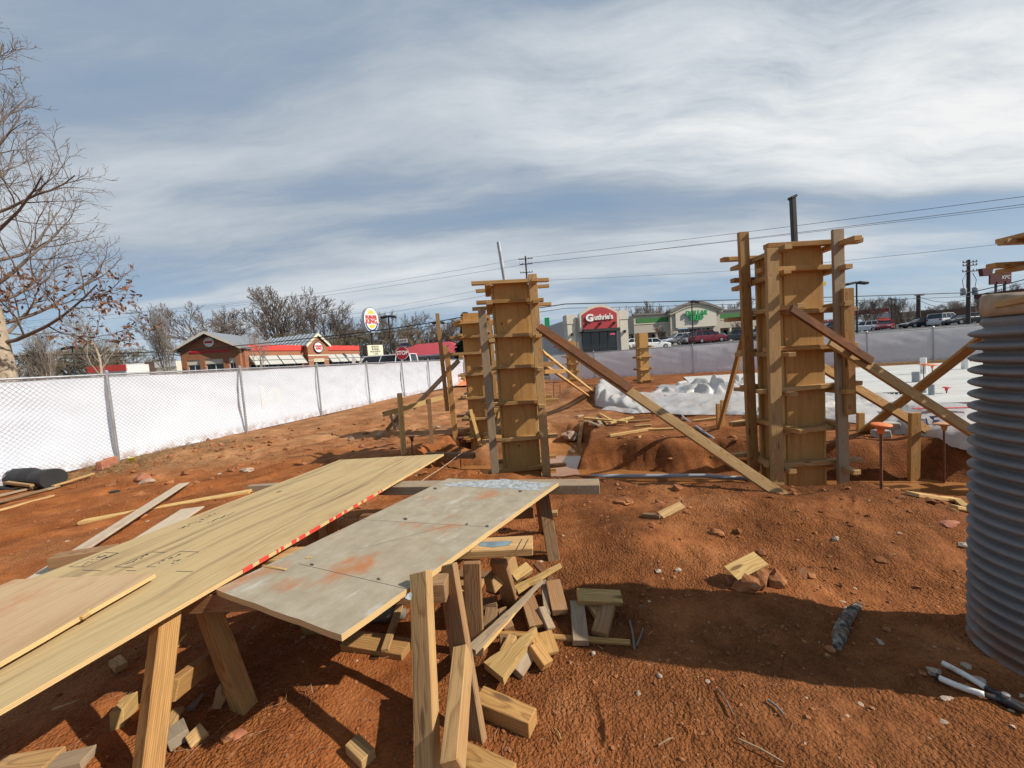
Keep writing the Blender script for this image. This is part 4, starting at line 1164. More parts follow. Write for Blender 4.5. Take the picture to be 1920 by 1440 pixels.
t3 = thing('sawhorse', 'farthest sawhorse carrying the far ends of both sheets', 'sawhorse', (-0.4, 2.9, 0))
e3 = at_z(1124, 912, zt - 0.03)
lumber('beam', (-1.62, 3.30, zt - 0.04), e3, 0.15, 0.07, 'pine_grey', t3, (0, 0, 1), 0.004)
for a in (1052, 1068, 1085, 1101, 1116):
    flat_poly('saw_cut', [(a, 905), (a + 1.5, 905), (a + 0.5, 917), (a - 1, 917)], zt - 0.0036, 'saw_line', t3)
leg(t3, at_y(617, 968, 2.95), at_z(636, 1012, 0.25), 0.089, 0.042, 'pine_gold', (-0.5, -1, 0))
leg(t3, at_y(583, 985, 2.9), at_z(590, 1030, 0.15), 0.089, 0.042, 'pine_dark', (-0.3, -1, 0))
leg(t3, (0.18, 2.98, 0.5), (0.22, 2.75, 0), 0.089, 0.042, 'pine_dark', (0, -1, 0.1))
leg(t3, (0.16, 3.02, 0.5), (0.2, 3.3, 0), 0.089, 0.042, 'pine_dark', (0, -1, -0.1))
lumber('stretcher', (-1.35, 3.15, 0.30), (0.1, 3.05, 0.30), 0.04, 0.089, 'pine_dark', t3)

# ------------------------------------------------------------------ scrap timber
GS = 'offcuts in the scrap pile'
def scrap(label, a, b, za, zb, w_, t, mat, up=(0, 0, 1), group=GS, name='wood_offcut', spin=0.0):
    A, B = at_z(*a, za), at_z(*b, zb)
    dz = (gz(A.x, A.y), gz(B.x, B.y))
    A = at_z(*a, za + dz[0]); B = at_z(*b, zb + dz[1])
    return board(name, label, 'offcut', A, B, w_, t, mat, up, group, b=0.0025, jit=0.003, spin=spin)
def splinter(label, a, b, za, zb, w0, w1, t, mat, group=GS, name='split_lath'):
    """a lath split off a board: tapers to a torn point"""
    A = at_z(*a, za); B = at_z(*b, zb)
    M = beam_matrix(A, B); L = (B - A).length
    r_ = random.Random(int(a[0]))
    n = 9; V = []
    for i in range(n):
        x = -L / 2 + L * i / (n - 1); w_ = (w0 + (w1 - w0) * i / (n - 1)) * (1 + r_.uniform(-.12, .12))
        off = r_.uniform(-.004, .004)
        V += [(x, off - w_ / 2, -t / 2), (x, off + w_ / 2, -t / 2), (x, off + w_ / 2, t / 2), (x, off - w_ / 2, t / 2)]
    Fc = [(0, 3, 2, 1), (4 * n - 4, 4 * n - 3, 4 * n - 2, 4 * n - 1)]
    for i in range(n - 1):
        k = 4 * i
        Fc += [(k, k + 1, k + 5, k + 4), (k + 1, k + 2, k + 6, k + 5), (k + 2, k + 3, k + 7, k + 6), (k + 3, k, k + 4, k + 7)]
    return tag(obj(name, mesh(name, V, Fc, mat), None, M), label, 'offcut', group)
scrap('short pale block lying across two others at the right of the scrap pile', (1082, 1118), (1165, 1121), 0.085, 0.085, 0.085, 0.036, 'pine_fresh', (0, -0.35, 1))
scrap('weathered block standing out lowest at the right of the scrap pile', (1082, 1130), (1089, 1206), 0.045, 0.025, 0.085, 0.038, 'pine_grey')
scrap('brown knotty block leaning left at the right end of the scrap pile', (1140, 1132), (1124, 1190), 0.05, 0.025, 0.085, 0.038, 'pine_dark')
scrap('pale block wedged under the brown knotty one', (1108, 1126), (1128, 1160), 0.03, 0.02, 0.07, 0.036, 'pine')
scrap('broad brown block at the back of the scrap pile beside a thin slat', (1036, 1092), (1050, 1148), 0.09, 0.05, 0.09, 0.04, 'pine_dark')
scrap('brown block in the middle of the scrap pile, left of the thin slat', (989, 1122), (1007, 1176), 0.07, 0.03, 0.09, 0.04, 'pine_dark')
scrap('thin grey slat standing between two broad brown blocks', (1018, 1082), (1026, 1152), 0.10, 0.05, 0.035, 0.02, 'pine_grey')
scrap('reddish slat at the very back of the scrap pile', (1005, 1057), (1034, 1088), 0.10, 0.09, 0.05, 0.02, 'pine_wet')
splinter('long yellow split lath pointing up right from the scrap pile', (968, 1106), (1052, 1060), 0.15, 0.22, 0.055, 0.022, 0.022, 'pine_fresh')
splinter('longest grey splintered lath leaning across the scrap pile', (884, 1220), (1016, 1090), 0.22, 0.17, 0.050, 0.012, 0.02, 'pine_grey')
splinter('pale torn sliver beside the longest lath', (902, 1216), (1012, 1096), 0.20, 0.16, 0.03, 0.006, 0.014, 'pine_fresh')
scrap('pale short block at the back of the scrap pile under the yellow lath', (963, 1084), (993, 1064), 0.10, 0.12, 0.07, 0.036, 'pine_fresh', (0.2, -0.4, 1))
splinter('broken wedge of mottled board in the front of the scrap pile', (925, 1262), (1006, 1182), 0.06, 0.10, 0.125, 0.012, 0.04, 'pine_fresh')
scrap('square plywood offcut in the front of the scrap pile', (1014, 1188), (1028, 1228), 0.06, 0.03, 0.12, 0.022, 'pine_gold')
scrap('small orange-ended block lowest in front of the square offcut', (1000, 1212), (1027, 1248), 0.06, 0.03, 0.065, 0.038, 'pine_gold', (0.4, -0.3, 1))
scrap('cement-splashed block right of the broken wedge', (992, 1222), (967, 1262), 0.04, 0.02, 0.075, 0.04, 'pine_grey', (0.5, -0.2, 1))
scrap('narrow block standing behind the splintered lath', (922, 1142), (916, 1184), 0.08, 0.03, 0.07, 0.038, 'pine_dark')
scrap('small pale block behind the broken wedge', (962, 1194), (946, 1226), 0.07, 0.05, 0.05, 0.036, 'pine')
scrap('dark block under the broken wedge', (938, 1206), (968, 1202), 0.04, 0.04, 0.08, 0.04, 'pine_dark')
scrap('thin grey chip leaning right of the middle brown block', (1015, 1138), (1034, 1180), 0.07, 0.03, 0.05, 0.02, 'pine_grey', (0.5, -0.4, 1))
scrap('board lying flat at the back of the pile behind the sawhorse legs', (842, 1078), (930, 1080), 0.03, 0.03, 0.08, 0.036, 'pine_dark')
scrap('second board at the back of the pile, nearer the sawhorse legs', (846, 1098), (905, 1094), 0.03, 0.04, 0.07, 0.036, 'pine')
scrap('flat dark offcut under the sawhorse stretcher', (872, 1138), (932, 1128), 0.08, 0.09, 0.07, 0.03, 'pine_dark')
scrap('small block low between the sawhorse legs', (858, 1112), (876, 1130), 0.06, 0.04, 0.06, 0.036, 'pine')
scrap('narrow brown block right of the narrow standing one', (940, 1142), (955, 1180), 0.06, 0.02, 0.06, 0.036, 'pine_dark')
scrap('long thin strip half buried along the front of the scrap pile', (918, 1186), (1182, 1205), 0.012, 0.008, 0.035, 0.018, 'pine_gold')
scrap('wide brown board under the front corner of the grey panel', (652, 1200), (764, 1218), 0.02, 0.02, 0.125, 0.04, 'pine_gold')
scrap('narrow slat lying across the wide brown board', (750, 1136), (722, 1220), 0.065, 0.06, 0.04, 0.02, 'pine')
scrap('thick cracked beam offcut lying in front of the scrap pile', (898, 1312), (1000, 1356), 0.035, 0.035, 0.085, 0.065, 'pine_gold')
scrap('brown board at the bottom edge under the sawhorse stretcher', (850, 1408), (960, 1462), 0.02, 0.02, 0.085, 0.04, 'pine_gold')
scrap('small square block alone on the clay at the bottom of the picture', (660, 1394), (692, 1424), 0.02, 0.02, 0.062, 0.04, 'pine')
# grey bark log under the panel
def log(label, a, b, za, r, mat, group=None, bend=0.0):
    A, B = on_ground(*a, za), on_ground(*b, za)
    rr = random.Random(int(a[0] * 3)); pts = []; rad = []
    side = (B - A).cross(Vector((0, 0, 1))).normalized()
    for i in range(11):
        t_ = i / 10
        pts.append(A.lerp(B, t_) + side * bend * math.sin(math.pi * t_) + Vector((0, 0, rr.uniform(-.006, .006))))
        rad.append(r * (0.55 + 0.5 * math.sin(math.pi * min(1, 0.12 + 0.8 * t_))) * rr.uniform(0.85, 1.1))
    return tag(MB().tube(pts, rad, 10).build_at('log', mat, None, A, True), label, 'log', group)
log('short grey log lying under the grey form panel', (676, 1164), (762, 1158), 0.03, 0.042, 'bark')
log('mottled piece of bark log lying in the pipe shadow on the right', (1569, 1218), (1610, 1136), 0.006, 0.030, 'mottled_bark', None, -0.02)
GU = 'offcuts under the pale sheet'
scrap('small block in the shade under the long pale sheet', (216, 1238), (228, 1252), 0.02, 0.02, 0.05, 0.036, 'pine', group=GU)
scrap('end-on two-by-four showing its rings beside the left sawhorse leg', (218, 1352), (246, 1318), 0.035, 0.035, 0.05, 0.085, 'pine_fresh', group=GU)
scrap('thin slat propped behind the left sawhorse leg', (286, 1415), (336, 1328), 0.03, 0.05, 0.045, 0.02, 'pine', group=GU)
scrap('small grey cube of wood between the left sawhorse legs', (328, 1366), (336, 1388), 0.03, 0.03, 0.07, 0.05, 'pine_grey', (0.2, -0.3, 1), GU)
scrap('brown broken chip right of the small grey cube', (352, 1394), (384, 1366), 0.02, 0.03, 0.06, 0.03, 'pine', (0.3, -0.5, 1), GU)
scrap('upright wedge of wood behind the left sawhorse foot', (413, 1318), (417, 1284), 0.03, 0.04, 0.06, 0.03, 'pine', (0, -1, 0.3), GU)
splinter('bark splinter left of the upright wedge', (356, 1330), (382, 1302), 0.03, 0.03, 0.045, 0.012, 0.012, 'bark', GU)
scrap('flat board at the bottom left corner', (-20, 1448), (100, 1430), 0.02, 0.02, 0.10, 0.038, 'pine', group=GU)
scrap('narrow board beside it at the bottom edge, partly in shade', (100, 1436), (168, 1418), 0.02, 0.02, 0.075, 0.038, 'pine_grey', group=GU)
splinter('pale shaving on the shaded ground under the long sheet', (97, 1332), (150, 1312), 0.012, 0.012, 0.022, 0.005, 0.006, 'pine_fresh', GU)
splinter('thin shaving standing on the clay between the left legs', (326, 1218), (350, 1188), 0.02, 0.03, 0.022, 0.004, 0.006, 'pine_fresh', GU)

# boards lying on the clay at the left -----------------------------------
GL = 'boards lying on the clay at the left'
def flat_board(label, a, b, w_, t, mat, dz=0.0, name='loose_board'):
    A, B = on_ground(*a), on_ground(*b)
    A.z += t / 2 + dz + 0.012; B.z += t / 2 + dz + 0.012
    return board(name, label, 'board', A, B, w_, t, mat, (0, 0, 1), GL)
flat_board('long pale board slanting across another on the clay at the left', (40, 1118), (346, 914), 0.13, 0.019, 'ply_board', 0.04)
flat_board('long yellow board crossing under the pale one towards the plywood sheet', (152, 980), (470, 925), 0.12, 0.038, 'pine_fresh', 0.0)
flat_board('wide pinkish board partly under the long pale plywood sheet', (180, 1075), (362, 956), 0.24, 0.018, 'ply_board', -0.005)
scrap('square brown timber end sticking out left of the long pale sheet', (100, 1052), (215, 1033), 0.16, 0.16, 0.12, 0.085, 'pine_dark', group=GL)
scrap('short grey block beyond the far corner of the long pale sheet', (468, 915), (520, 912), 0.04, 0.04, 0.10, 0.08, 'pine_grey', group=GL)
GF = 'planks lying along the foot of the left fence'
for i, (a, b, w_, mt, lb) in enumerate([((-10, 962), (100, 931), 0.07, 'pine', 'lowest pale plank along the foot of the left fence'),
        ((-10, 948), (110, 915), 0.08, 'pine_grey', 'second grey plank along the foot of the left fence'),
        ((-10, 936), (125, 905), 0.07, 'pine_grey', 'third grey plank lying by the black fabric roll'),
        ((100, 918), (176, 894), 0.06, 'pine', 'thin plank nearest the two bricks'),
        ((-10, 952), (90, 926), 0.05, 'pine_dark', 'narrow dark plank between the lowest two planks')]):
    A, B = on_ground(*a, 0.02 + 0.012 * i), on_ground(*b, 0.02 + 0.012 * i)
    board('plank', lb, 'plank', A, B, w_, 0.025, mt, (0, 0, 1), GF)

# pile of short pieces beyond the trench ---------------------------------
GP = 'short sticks lying beyond the trench'
for i, (a, b, w_, t, mt, lb) in enumerate([
        ((1083, 812), (1092, 793), 0.09, 0.04, 'pine', 'short block at the left end of the sticks beyond the trench'),
        ((1099, 812), (1100, 794), 0.06, 0.04, 'pine_grey', 'second short block from the left beyond the trench'),
        ((1102, 794), (1124, 803), 0.08, 0.03, 'pine_grey', 'grey slanting stick beside the short blocks beyond the trench'),
        ((1119, 787), (1128, 801), 0.07, 0.035, 'pine_grey', 'grey stick pointing at the camera in the pile beyond the trench'),
        ((1132, 789), (1140, 798), 0.07, 0.035, 'pine', 'smaller stick right of the grey one beyond the trench'),
        ((1124, 779), (1150, 793), 0.05, 0.03, 'pine_fresh', 'thin pale stick farthest back in the pile beyond the trench'),
        ((1143, 799), (1186, 788), 0.08, 0.04, 'pine_fresh', 'upper pale stick of the pile beyond the trench'),
        ((1097, 812), (1176, 797), 0.09, 0.04, 'pine_fresh', 'long pale stick in front of the pile beyond the trench'),
        ((1178, 792), (1220, 790), 0.06, 0.03, 'pine', 'straight stick at the right of the pile beyond the trench'),
        ((1190, 801), (1222, 799), 0.06, 0.03, 'pine', 'short stick right of the pile beyond the trench'),
        ((1143, 819), (1222, 806), 0.08, 0.04, 'pine_fresh', 'separate pale stick nearer the trench'),
        ((1090, 829), (1200, 821), 0.07, 0.04, 'pine', 'long board on the lip of the trench')]):
    A, B = on_ground(*a), on_ground(*b)
    hz = 0.02 + (0.05 if i in (6, 7) else 0.03 if i in (2, 3, 5) else 0)
    A.z += hz; B.z += hz
    board('stick', lb, 'stick', A, B, w_, t, mt, (0, 0, 1), GP)
GQ = 'boards on the lip of the trench at the right'
for i, (a, b, w_, t, mt, lb) in enumerate([((1678, 925), (1775, 929), 0.09, 0.045, 'pine_fresh', 'flat pale board on the lip of the trench beside the capped bars'),
        ((1710, 940), (1765, 938), 0.09, 0.03, 'pine', 'darker board just in front of the flat pale one'),
        ((1764, 938), (1792, 941), 0.06, 0.03, 'pine_fresh', 'short stick between the darker board and the pipe'),
        ((1792, 940), (1812, 956), 0.06, 0.03, 'pine_fresh', 'pale stick pointing at the camera beside the corrugated pipe'),
        ((1788, 960), (1822, 961), 0.05, 0.025, 'pine_fresh', 'thin stick nearest the corrugated pipe'),
        ((1012, 968), (1046, 966), 0.07, 0.04, 'pine', 'small board lying beyond the sawhorse with the blue stain'),
        ((975, 1042), (1030, 1040), 0.03, 0.012, 'pine_gold', 'thin lath half buried behind the blue-stained beam')]):
    A, B = on_ground(*a, 0.02), on_ground(*b, 0.02)
    board('loose_board', lb, 'board', A, B, w_, t, mt, (0, 0, 1), GQ)
for i, (a, b, w_, lb) in enumerate([((1205, 808), (1265, 806), 0.06, 'pale stick right of the pile, behind the long brace'), ((1300, 792), (1350, 790), 0.08, 'short stick by the foot of the steep brace'), ((1370, 795), (1400, 790), 0.06, 'second stick by the foot of the steep brace')]):
    A, B = on_ground(*a, 0.02), on_ground(*b, 0.02)
    board('stick', lb, 'stick', A, B, w_, 0.035, 'pine_fresh', (0, 0, 1), GP)
# the narrow beam over the trench left of the column and the string line
tag(lumber('loose_board', at_z(800, 853, -0.02), at_z(890, 854, -0.02), 0.09, 0.09, 'pine_dark'), 'dark beam lying across the trench end left of the left column', 'board', GQ)
A, B = at_y(873, 843, 6.3), at_y(770, 915, 3.6)
tag(MB().tube([A, (A + B) / 2 - Vector((0, 0, .02)), B], 0.003, 5).build_at('string_line', 'string', None, A), 'taut builder string running from the trench towards the plywood sheets', 'string')

# ------------------------------------------------------------------ pipes
def pipe(label, pts, r, mat, group=None, name='conduit'):
    return tag(MB().tube(pts, r, 10).build_at(name, mat, None, pts[0], True), label, 'pipe', group)
pipe('grey pipe lying in the trench between the two columns', [at_z(1048, 897, -0.33), at_z(1118, 893, -0.32), at_z(1320, 892, -0.32), at_z(1455, 902, -0.33)], 0.03, 'pvc_grey')
A = on_ground(1276, 776, 0.03)
pipe('bent grey conduit lying from the plastic sheeting to the trench', [on_ground(1400, 778, 0.04), on_ground(1340, 777, 0.04), A, on_ground(1282, 786, 0.03), on_ground(1310, 806, 0.03), on_ground(1338, 836, 0.0)], 0.022, 'pvc_grey')
for px, py, yt, r, mt, lb in ((1718, 716, 697, 0.09, 'pvc_grey', 'wide grey pipe stub rising from the slab, leftmost'), (1732, 700, 671, 0.085, 'pvc_white', 'white pipe stub rising from the slab near the fence'),
        (1730, 736, 721, 0.07, 'pvc_grey', 'grey pipe stub at the foot of the tall capped bar'), (1747, 740, 721, 0.055, 'pvc_grey', 'narrow grey pipe stub beside the second capped bar'),
        (1810, 692, 662, 0.10, 'pvc_white', 'white pipe stub beside the corrugated pipe')):
    b = at_z(px, py, 0.07)
    tag(MB().tube([b, at_y(px - 1, yt, b.y)], r, 14).build_at('pipe_stub', mt, None, b), lb, 'pipe', 'pipe stubs in the slab')
# level left on the slab
A, B = at_z(1655, 741, 0.10), at_z(1690, 740, 0.10)
lv = thing('spirit_level', 'black slotted rail lying on the slab behind the crossing braces', 'level', A)
for dz in (-0.03, 0.03): MB().bar(A + Vector((0, 0, dz + .02)), B + Vector((0, 0, dz + .02)), 0.05, 0.02).build_at('rail', 'dark_metal', lv)
for k in range(5): MB().box(A.lerp(B, 0.02 + k * 0.24) + Vector((0, 0, .02)), (0.03, 0.045, 0.05)).build_at('web', 'dark_metal', lv)

# the corrugated pipe at the right --------------------------------------
tc_ = Vector((2.445, 1.665, 0)); TR = 0.30
tk = thing('corrugated_pipe', 'large dark grey corrugated pipe standing on end at the right edge', 'pipe', (tc_.x, tc_.y, -0.02))
prof = []
nr_ = 27; pitch = 1.57 / nr_
for k in range(nr_):
    z0 = -0.02 + k * pitch
    for q in range(10):
        a = q / 10
        if a < 0.75:
            s = math.sin(math.pi * a / 0.75)
            prof.append((TR - 0.048 + 0.048 * s ** 0.6, z0 + pitch * a))
        else:
            prof.append((TR - 0.050, z0 + pitch * a))
prof += [(TR - 0.036, 1.56), (TR - 0.045, 1.585), (TR - 0.075, 1.585), (TR - 0.075, 0.0)]
MB().lathe(prof, 96).build('corrugated_wall', 'culvert', tk, Matrix.Translation(tc_), True)
# raw timber and concrete plug in its mouth
rr = random.Random(4); V = []; n = 40
for j, (rad, z) in enumerate([(0.21, 1.40), (0.222, 1.59), (0.262, 1.595), (0.264, 1.63), (0.262, 1.675), (0.255, 1.685), (0.0, 1.685)]):
    for k in range(n):
        q = 2 * math.pi * k / n
        zz = z + (0.012 * math.sin(3 * q + 1) + rr.uniform(-.006, .006) if 3 <= j < 6 else 0)
        V.append((rad * math.cos(q) * (1 + rr.uniform(-.012, .012)), rad * math.sin(q), zz))
Fc = [(j * n + k, j * n + (k + 1) % n, (j + 1) * n + (k + 1) % n, (j + 1) * n + k) for j in range(6) for k in range(n)]
plain('raw_collar', (0.36, 0.265, 0.17), 0.95, 0.3, 9, bump=0.8, dirt=((0.30, 0.19, 0.11), 0.7))
obj('concrete_plug', mesh('concrete_plug', V, Fc, 'raw_collar', True), tk, Matrix.Translation(tc_))
for q, zz in ((3.4, 1.62), (3.9, 1.615), (4.4, 1.625), (2.9, 1.62)):
    p0 = tc_ + Vector((0.268 * math.cos(q), 0.268 * math.sin(q), zz + .02)); p1 = tc_ + Vector((0.268 * math.cos(q + .42), 0.268 * math.sin(q + .42), zz + 0.032))
    lumber('collar_board', p0, p1, 0.018, 0.03, 'pine', tk, (0, 0, 1), 0.003)

# bolt cutter on the ground ------------------------------------------------
bc = thing('bolt_cutter', 'pair of bolt cutters with white taped grips lying at the bottom right', 'bolt cutter', on_ground(1860, 1300))
def bent(a, b, r, mat, name, bow, z=0.02, r1=None, n=9):
    A, B = on_ground(*a, z), on_ground(*b, z)
    s = (B - A).cross(Vector((0, 0, 1))).normalized()
    return MB().tube([A.lerp(B, k / n) + s * bow * math.sin(math.pi * k / n) for k in range(n + 1)], r, 10, True, r1).build_at(name, mat, bc, None, True)
bent((1758, 1278), (1846, 1312), 0.0125, 'grip_white', 'grip', 0.008)
bent((1768, 1252), (1848, 1298), 0.0125, 'grip_white', 'grip', -0.006)
bent((1754, 1276), (1760, 1279), 0.015, 'rubber_black', 'grip_end', 0)
bent((1846, 1312), (1884, 1324), 0.011, 'tool_steel', 'handle', 0.0, r1=0.015)
bent((1848, 1298), (1884, 1318), 0.011, 'tool_steel', 'handle', 0.0, r1=0.014)
bent((1878, 1318), (1925, 1338), 0.022, 'tool_steel', 'jaw', 0.0, r1=0.014)
bent((1880, 1322), (1925, 1344), 0.020, 'tool_steel', 'jaw', 0.0, r1=0.011)
MB().lathe([(0.0, 0.02), (0.012, 0.02), (0.012, 0.05), (0.0, 0.052)], 10).build('pivot_bolt', 'galvanised', bc, Matrix.Translation(on_ground(1886, 1324, 0.0)))

# ------------------------------------------------------------------ rocks, clods, bricks
def rock_vf(r, seed, sq=(1, 1, 0.7), sub=2, rough=0.28):
    import bmesh
    bm = bmesh.new()
    bmesh.ops.create_icosphere(bm, subdivisions=sub, radius=1.0)
    rr = random.Random(seed)
    ph = [rr.uniform(0, 9) for _ in range(6)]
    cut = [(Vector((rr.uniform(-1, 1), rr.uniform(-1, 1), rr.uniform(-1, 1))).normalized(), rr.uniform(0.55, 0.85)) for _ in range(7)]
    V = []
    for v in bm.verts:
        d = v.co.copy()
        f = 1 + rough * (math.sin(3 * d.x + ph[0]) * math.sin(3.3 * d.y + ph[1]) + 0.5 * math.sin(6 * d.z + ph[2] + 4 * d.x))
        p = d * f
        for nrm_, lim in cut:
            e = p.dot(nrm_) - lim
            if e > 0: p = p - nrm_ * e * 0.85
        V.append(Vector((p.x * sq[0], p.y * sq[1], p.z * sq[2])) * r)
    Fc = [tuple(x.index for x in f.verts) for f in bm.faces]
    bm.free()
    return V, Fc
def rock(label, px, py, r, mat='rock', sq=(1, 1, 0.7), seed=1, sink=0.36, name='rock', cat='rock', group='stones and clods on the clay', sub=2):
    p = on_ground(px, py)
    V, Fc = rock_vf(r, seed, sq, sub)
    return tag(obj(name, mesh(name, V, Fc, mat), None, Matrix.Translation(p + Vector((0, 0, r * sq[2] * (1 - 2 * sink))))), label, cat, group)
rock('large pale brown rock beyond the trench, beside the short blocks', 1070, 797, 0.17, 'rock', (1.2, 1, 0.75), 3, sub=3)
rock('flat stone right of the large brown rock', 1086, 781, 0.10, 'rock', (1.3, 0.8, 0.35), 5)
rock('brown clod on the crest above the trench', 1200, 902, 0.055, 'rock', (1.2, 1, 0.8), 6)
rock('small brown clod on the crest, left of the brace foot', 1303, 897, 0.045, 'clod', (1.3, 1, 0.7), 7)
rock('yellowish stone on the clay beyond the pale board', 463, 884, 0.09, 'rock_pale', (1.2, 0.8, 0.6), 8)
rock('white stone left of the yellowish one', 411, 890, 0.035, 'rock_pale', (1.2, 0.8, 0.6), 9)
rock('white stone near the batter board', 822, 802, 0.06, 'rock_pale', (1.2, 1, 0.8), 10)
rock('pale round stone beside the scrap pile', 1234, 1122 - 50, 0.02, 'rock_pale', (1.2, 1, .6), 11)
rock('white pebble under the weathered block', 1112, 1226, 0.014, 'rock_pale', (1, 1, .8), 12)
rock('grey pebble alone on the grainy soil', 1236, 1268, 0.013, 'rock_pale', (1, 1.1, .8), 13)
rock('second grey pebble farther left on the grainy soil', 1197, 1301, 0.012, 'rock', (1, 1, .8), 14)
rock('dark red brick fragment beside the fence berm', 268, 900, 0.13, 'red_brick', (1.3, 0.7, 0.7), 15)
rock('rounded pale lump right of the red fragment', 275, 905, 0.10, 'rock', (1.2, 0.9, 0.6), 16)
rock('orange clay lump in the middle of the berm', 360, 888, 0.13, 'clod', (1.4, 0.8, 0.6), 17)
rock('dark wet stone left of the berm', 216, 921, 0.06, 'rubber_black', (1.6, 0.8, 0.35), 18)
rock('dark clod on the mound', 1118 + 60, 945, 0.05, 'clod', (1.2, 1, 0.8), 19)
rock('second dark clod on the mound, left of the plank piece', 1170, 944, 0.07, 'clod', (1.5, 1, 0.6), 20)
rock('third clod on the mound, farther right', 1270, 918, 0.06, 'clod', (1.2, 1, 0.7), 21)
rock('brown clod near the middle of the mound', 1345, 1003, 0.05, 'clod', (1.2, 1, 0.8), 22)
rock('clod at the right of the mound', 1427, 1040, 0.035, 'clod', (1.1, 1, 0.9), 23)
rock('white stone on the mound below the right column', 1566, 1012, 0.022, 'rock_pale', (1.2, 1, .8), 24)
rock('pale flat stone left of the earth block', 1272, 1070, 0.022, 'rock_pale', (1.2, 1, .5), 25)
rock('grey stone behind the bolt cutters', 1752, 1262, 0.026, 'rock_pale', (1.2, 1, .9), 26)
rock('small grey stone beside the corrugated pipe', 1812, 1250, 0.02, 'rock_pale', (1.2, 1, .8), 27)
rock('white stone near the foot of the corrugated pipe', 1806, 1024, 0.03, 'rock_pale', (1.2, 1, .7), 28)
rock('small flat stone under the bolt cutter grips', 1775, 1312, 0.018, 'rock_pale', (1.4, 1, .5), 29)
rock('pale chunk between the bolt cutter handles', 1834, 1276, 0.02, 'rock_pale', (1.3, 1, .6), 30)
rock('red stone left of the corrugated pipe', 1780, 984, 0.05, 'red_brick', (1.6, 0.8, .5), 31)
rock('grey stone in the mud by the batter board', 658, 825, 0.08, 'rock', (1.1, 1, .9), 32)
rock('second grey stone right of it in the mud', 713, 817, 0.09, 'rock', (1.1, 1, .8), 33)
rock('earth-brown clod left of the small block', 430, 1385, 0.035, 'clod', (1.2, 1, .7), 34)
rock('reddish chip beside the wood chips under the sheet', 445, 1380, 0.025, 'red_brick', (1.5, 1, .6), 35)
# broken block of earth with a scrap of plywood on it
eb = thing('earth_block', 'broken block of earth with a scrap of plywood stuck on top, on the mound', 'earth block', on_ground(1415, 1100))
p = on_ground(1418, 1100)
for (dx, dy, r, sq, sd2) in ((-0.06, 0.0, 0.075, (1.1, 0.9, 0.75), 41), (0.035, 0.02, 0.075, (0.9, 1.0, 0.9), 42), (0.13, 0.0, 0.06, (1.0, 1, 0.9), 43)):
    V, Fc = rock_vf(r, sd2, sq)
    obj('earth_lump', mesh('earth_lump', V, Fc, 'clod'), eb, Matrix.Translation(p + Vector((dx, dy, r * 0.45))))
lumber('plywood_scrap', p + Vector((-0.14, 0.03, 0.075)), p + Vector((0.09, 0.09, 0.125)), 0.11, 0.014, 'pine_fresh', eb, (-0.1, -0.35, 1))
pk = thing('plank_piece', 'short curved plank piece lying on the mound below the trench', 'board', on_ground(1245, 968), 0, GQ)
lumber('bark_half', on_ground(1206, 968, 0.01), on_ground(1240, 972, 0.012), 0.06, 0.03, 'pine_dark', pk)
lumber('wood_half', on_ground(1238, 972, 0.015), on_ground(1280, 956, 0.03), 0.075, 0.03, 'pine', pk, (0, -0.5, 1))
# bricks at the fence foot
for px, py, rz, lb in ((194, 878, 0.3, 'left one of two bricks standing at the foot of the left fence'), (209, 872, 0.0, 'right one of two bricks standing at the foot of the left fence')):
    p = on_ground(px, py + 2)
    V, Fc = box_vf(0.11, 0.20, 0.17, 0.012, 0.006, RB)
    tag(obj('brick', mesh('brick', V, Fc, 'red_brick'), None, Matrix.Translation(p + Vector((0, 0, .085))) @ Matrix.Rotation(rz, 4, 'Z')), lb, 'brick', 'bricks at the fence')
p = on_ground(247, 868)
yb = MB().lathe([(0.0, 0), (0.03, 0), (0.042, 0.10), (0.044, 0.10), (0.038, 0.10), (0.028, 0.01), (0.0, 0.01)], 12)
tag(yb.build('yellow_cup', 'yellow_plastic', None, Matrix.Translation(p), True), 'bright yellow plastic cup at the foot of the left fence', 'cup')
# rolled black fabric with its stakes
A, B = on_ground(-60, 905), on_ground(104, 915)
fr = thing('fabric_roll', 'roll of black silt fabric with wooden stake ends, lying by the left fence', 'fabric roll', A)
pts = [A.lerp(B, k / 12) + Vector((0, 0, 0.15 + 0.01 * math.sin(k * 1.7))) for k in range(13)]
MB().tube(pts, [(0.155 + 0.012 * math.sin(k * 2.3)) for k in range(13)], 26, True).build_at('fabric', 'black_fabric', fr, None, False)
MB().tube([A + Vector((.1, -.25, .04)), A.lerp(B, .5) + Vector((0, -.28, .05)), A.lerp(B, 0.8) + Vector((0, -.22, .03))], [.04, .055, .02], 12).build_at('loose_flap', 'black_fabric', fr, None, True)
for (a, b) in (((84, 905), (108, 912)), ((92, 896), (116, 903)), ((14, 916), (62, 922)), ((64, 912), (74, 918))):
    lumber('stake_end', on_ground(*a, 0.10), on_ground(*b, 0.10), 0.05, 0.04, 'pine', fr)
MB().bar(on_ground(-20, 925, 0.02), on_ground(14, 875, 0.2) + Vector((0, 0.2, .1)), 0.05, 0.03).build_at('steel_strap', 'galvanised', fr)

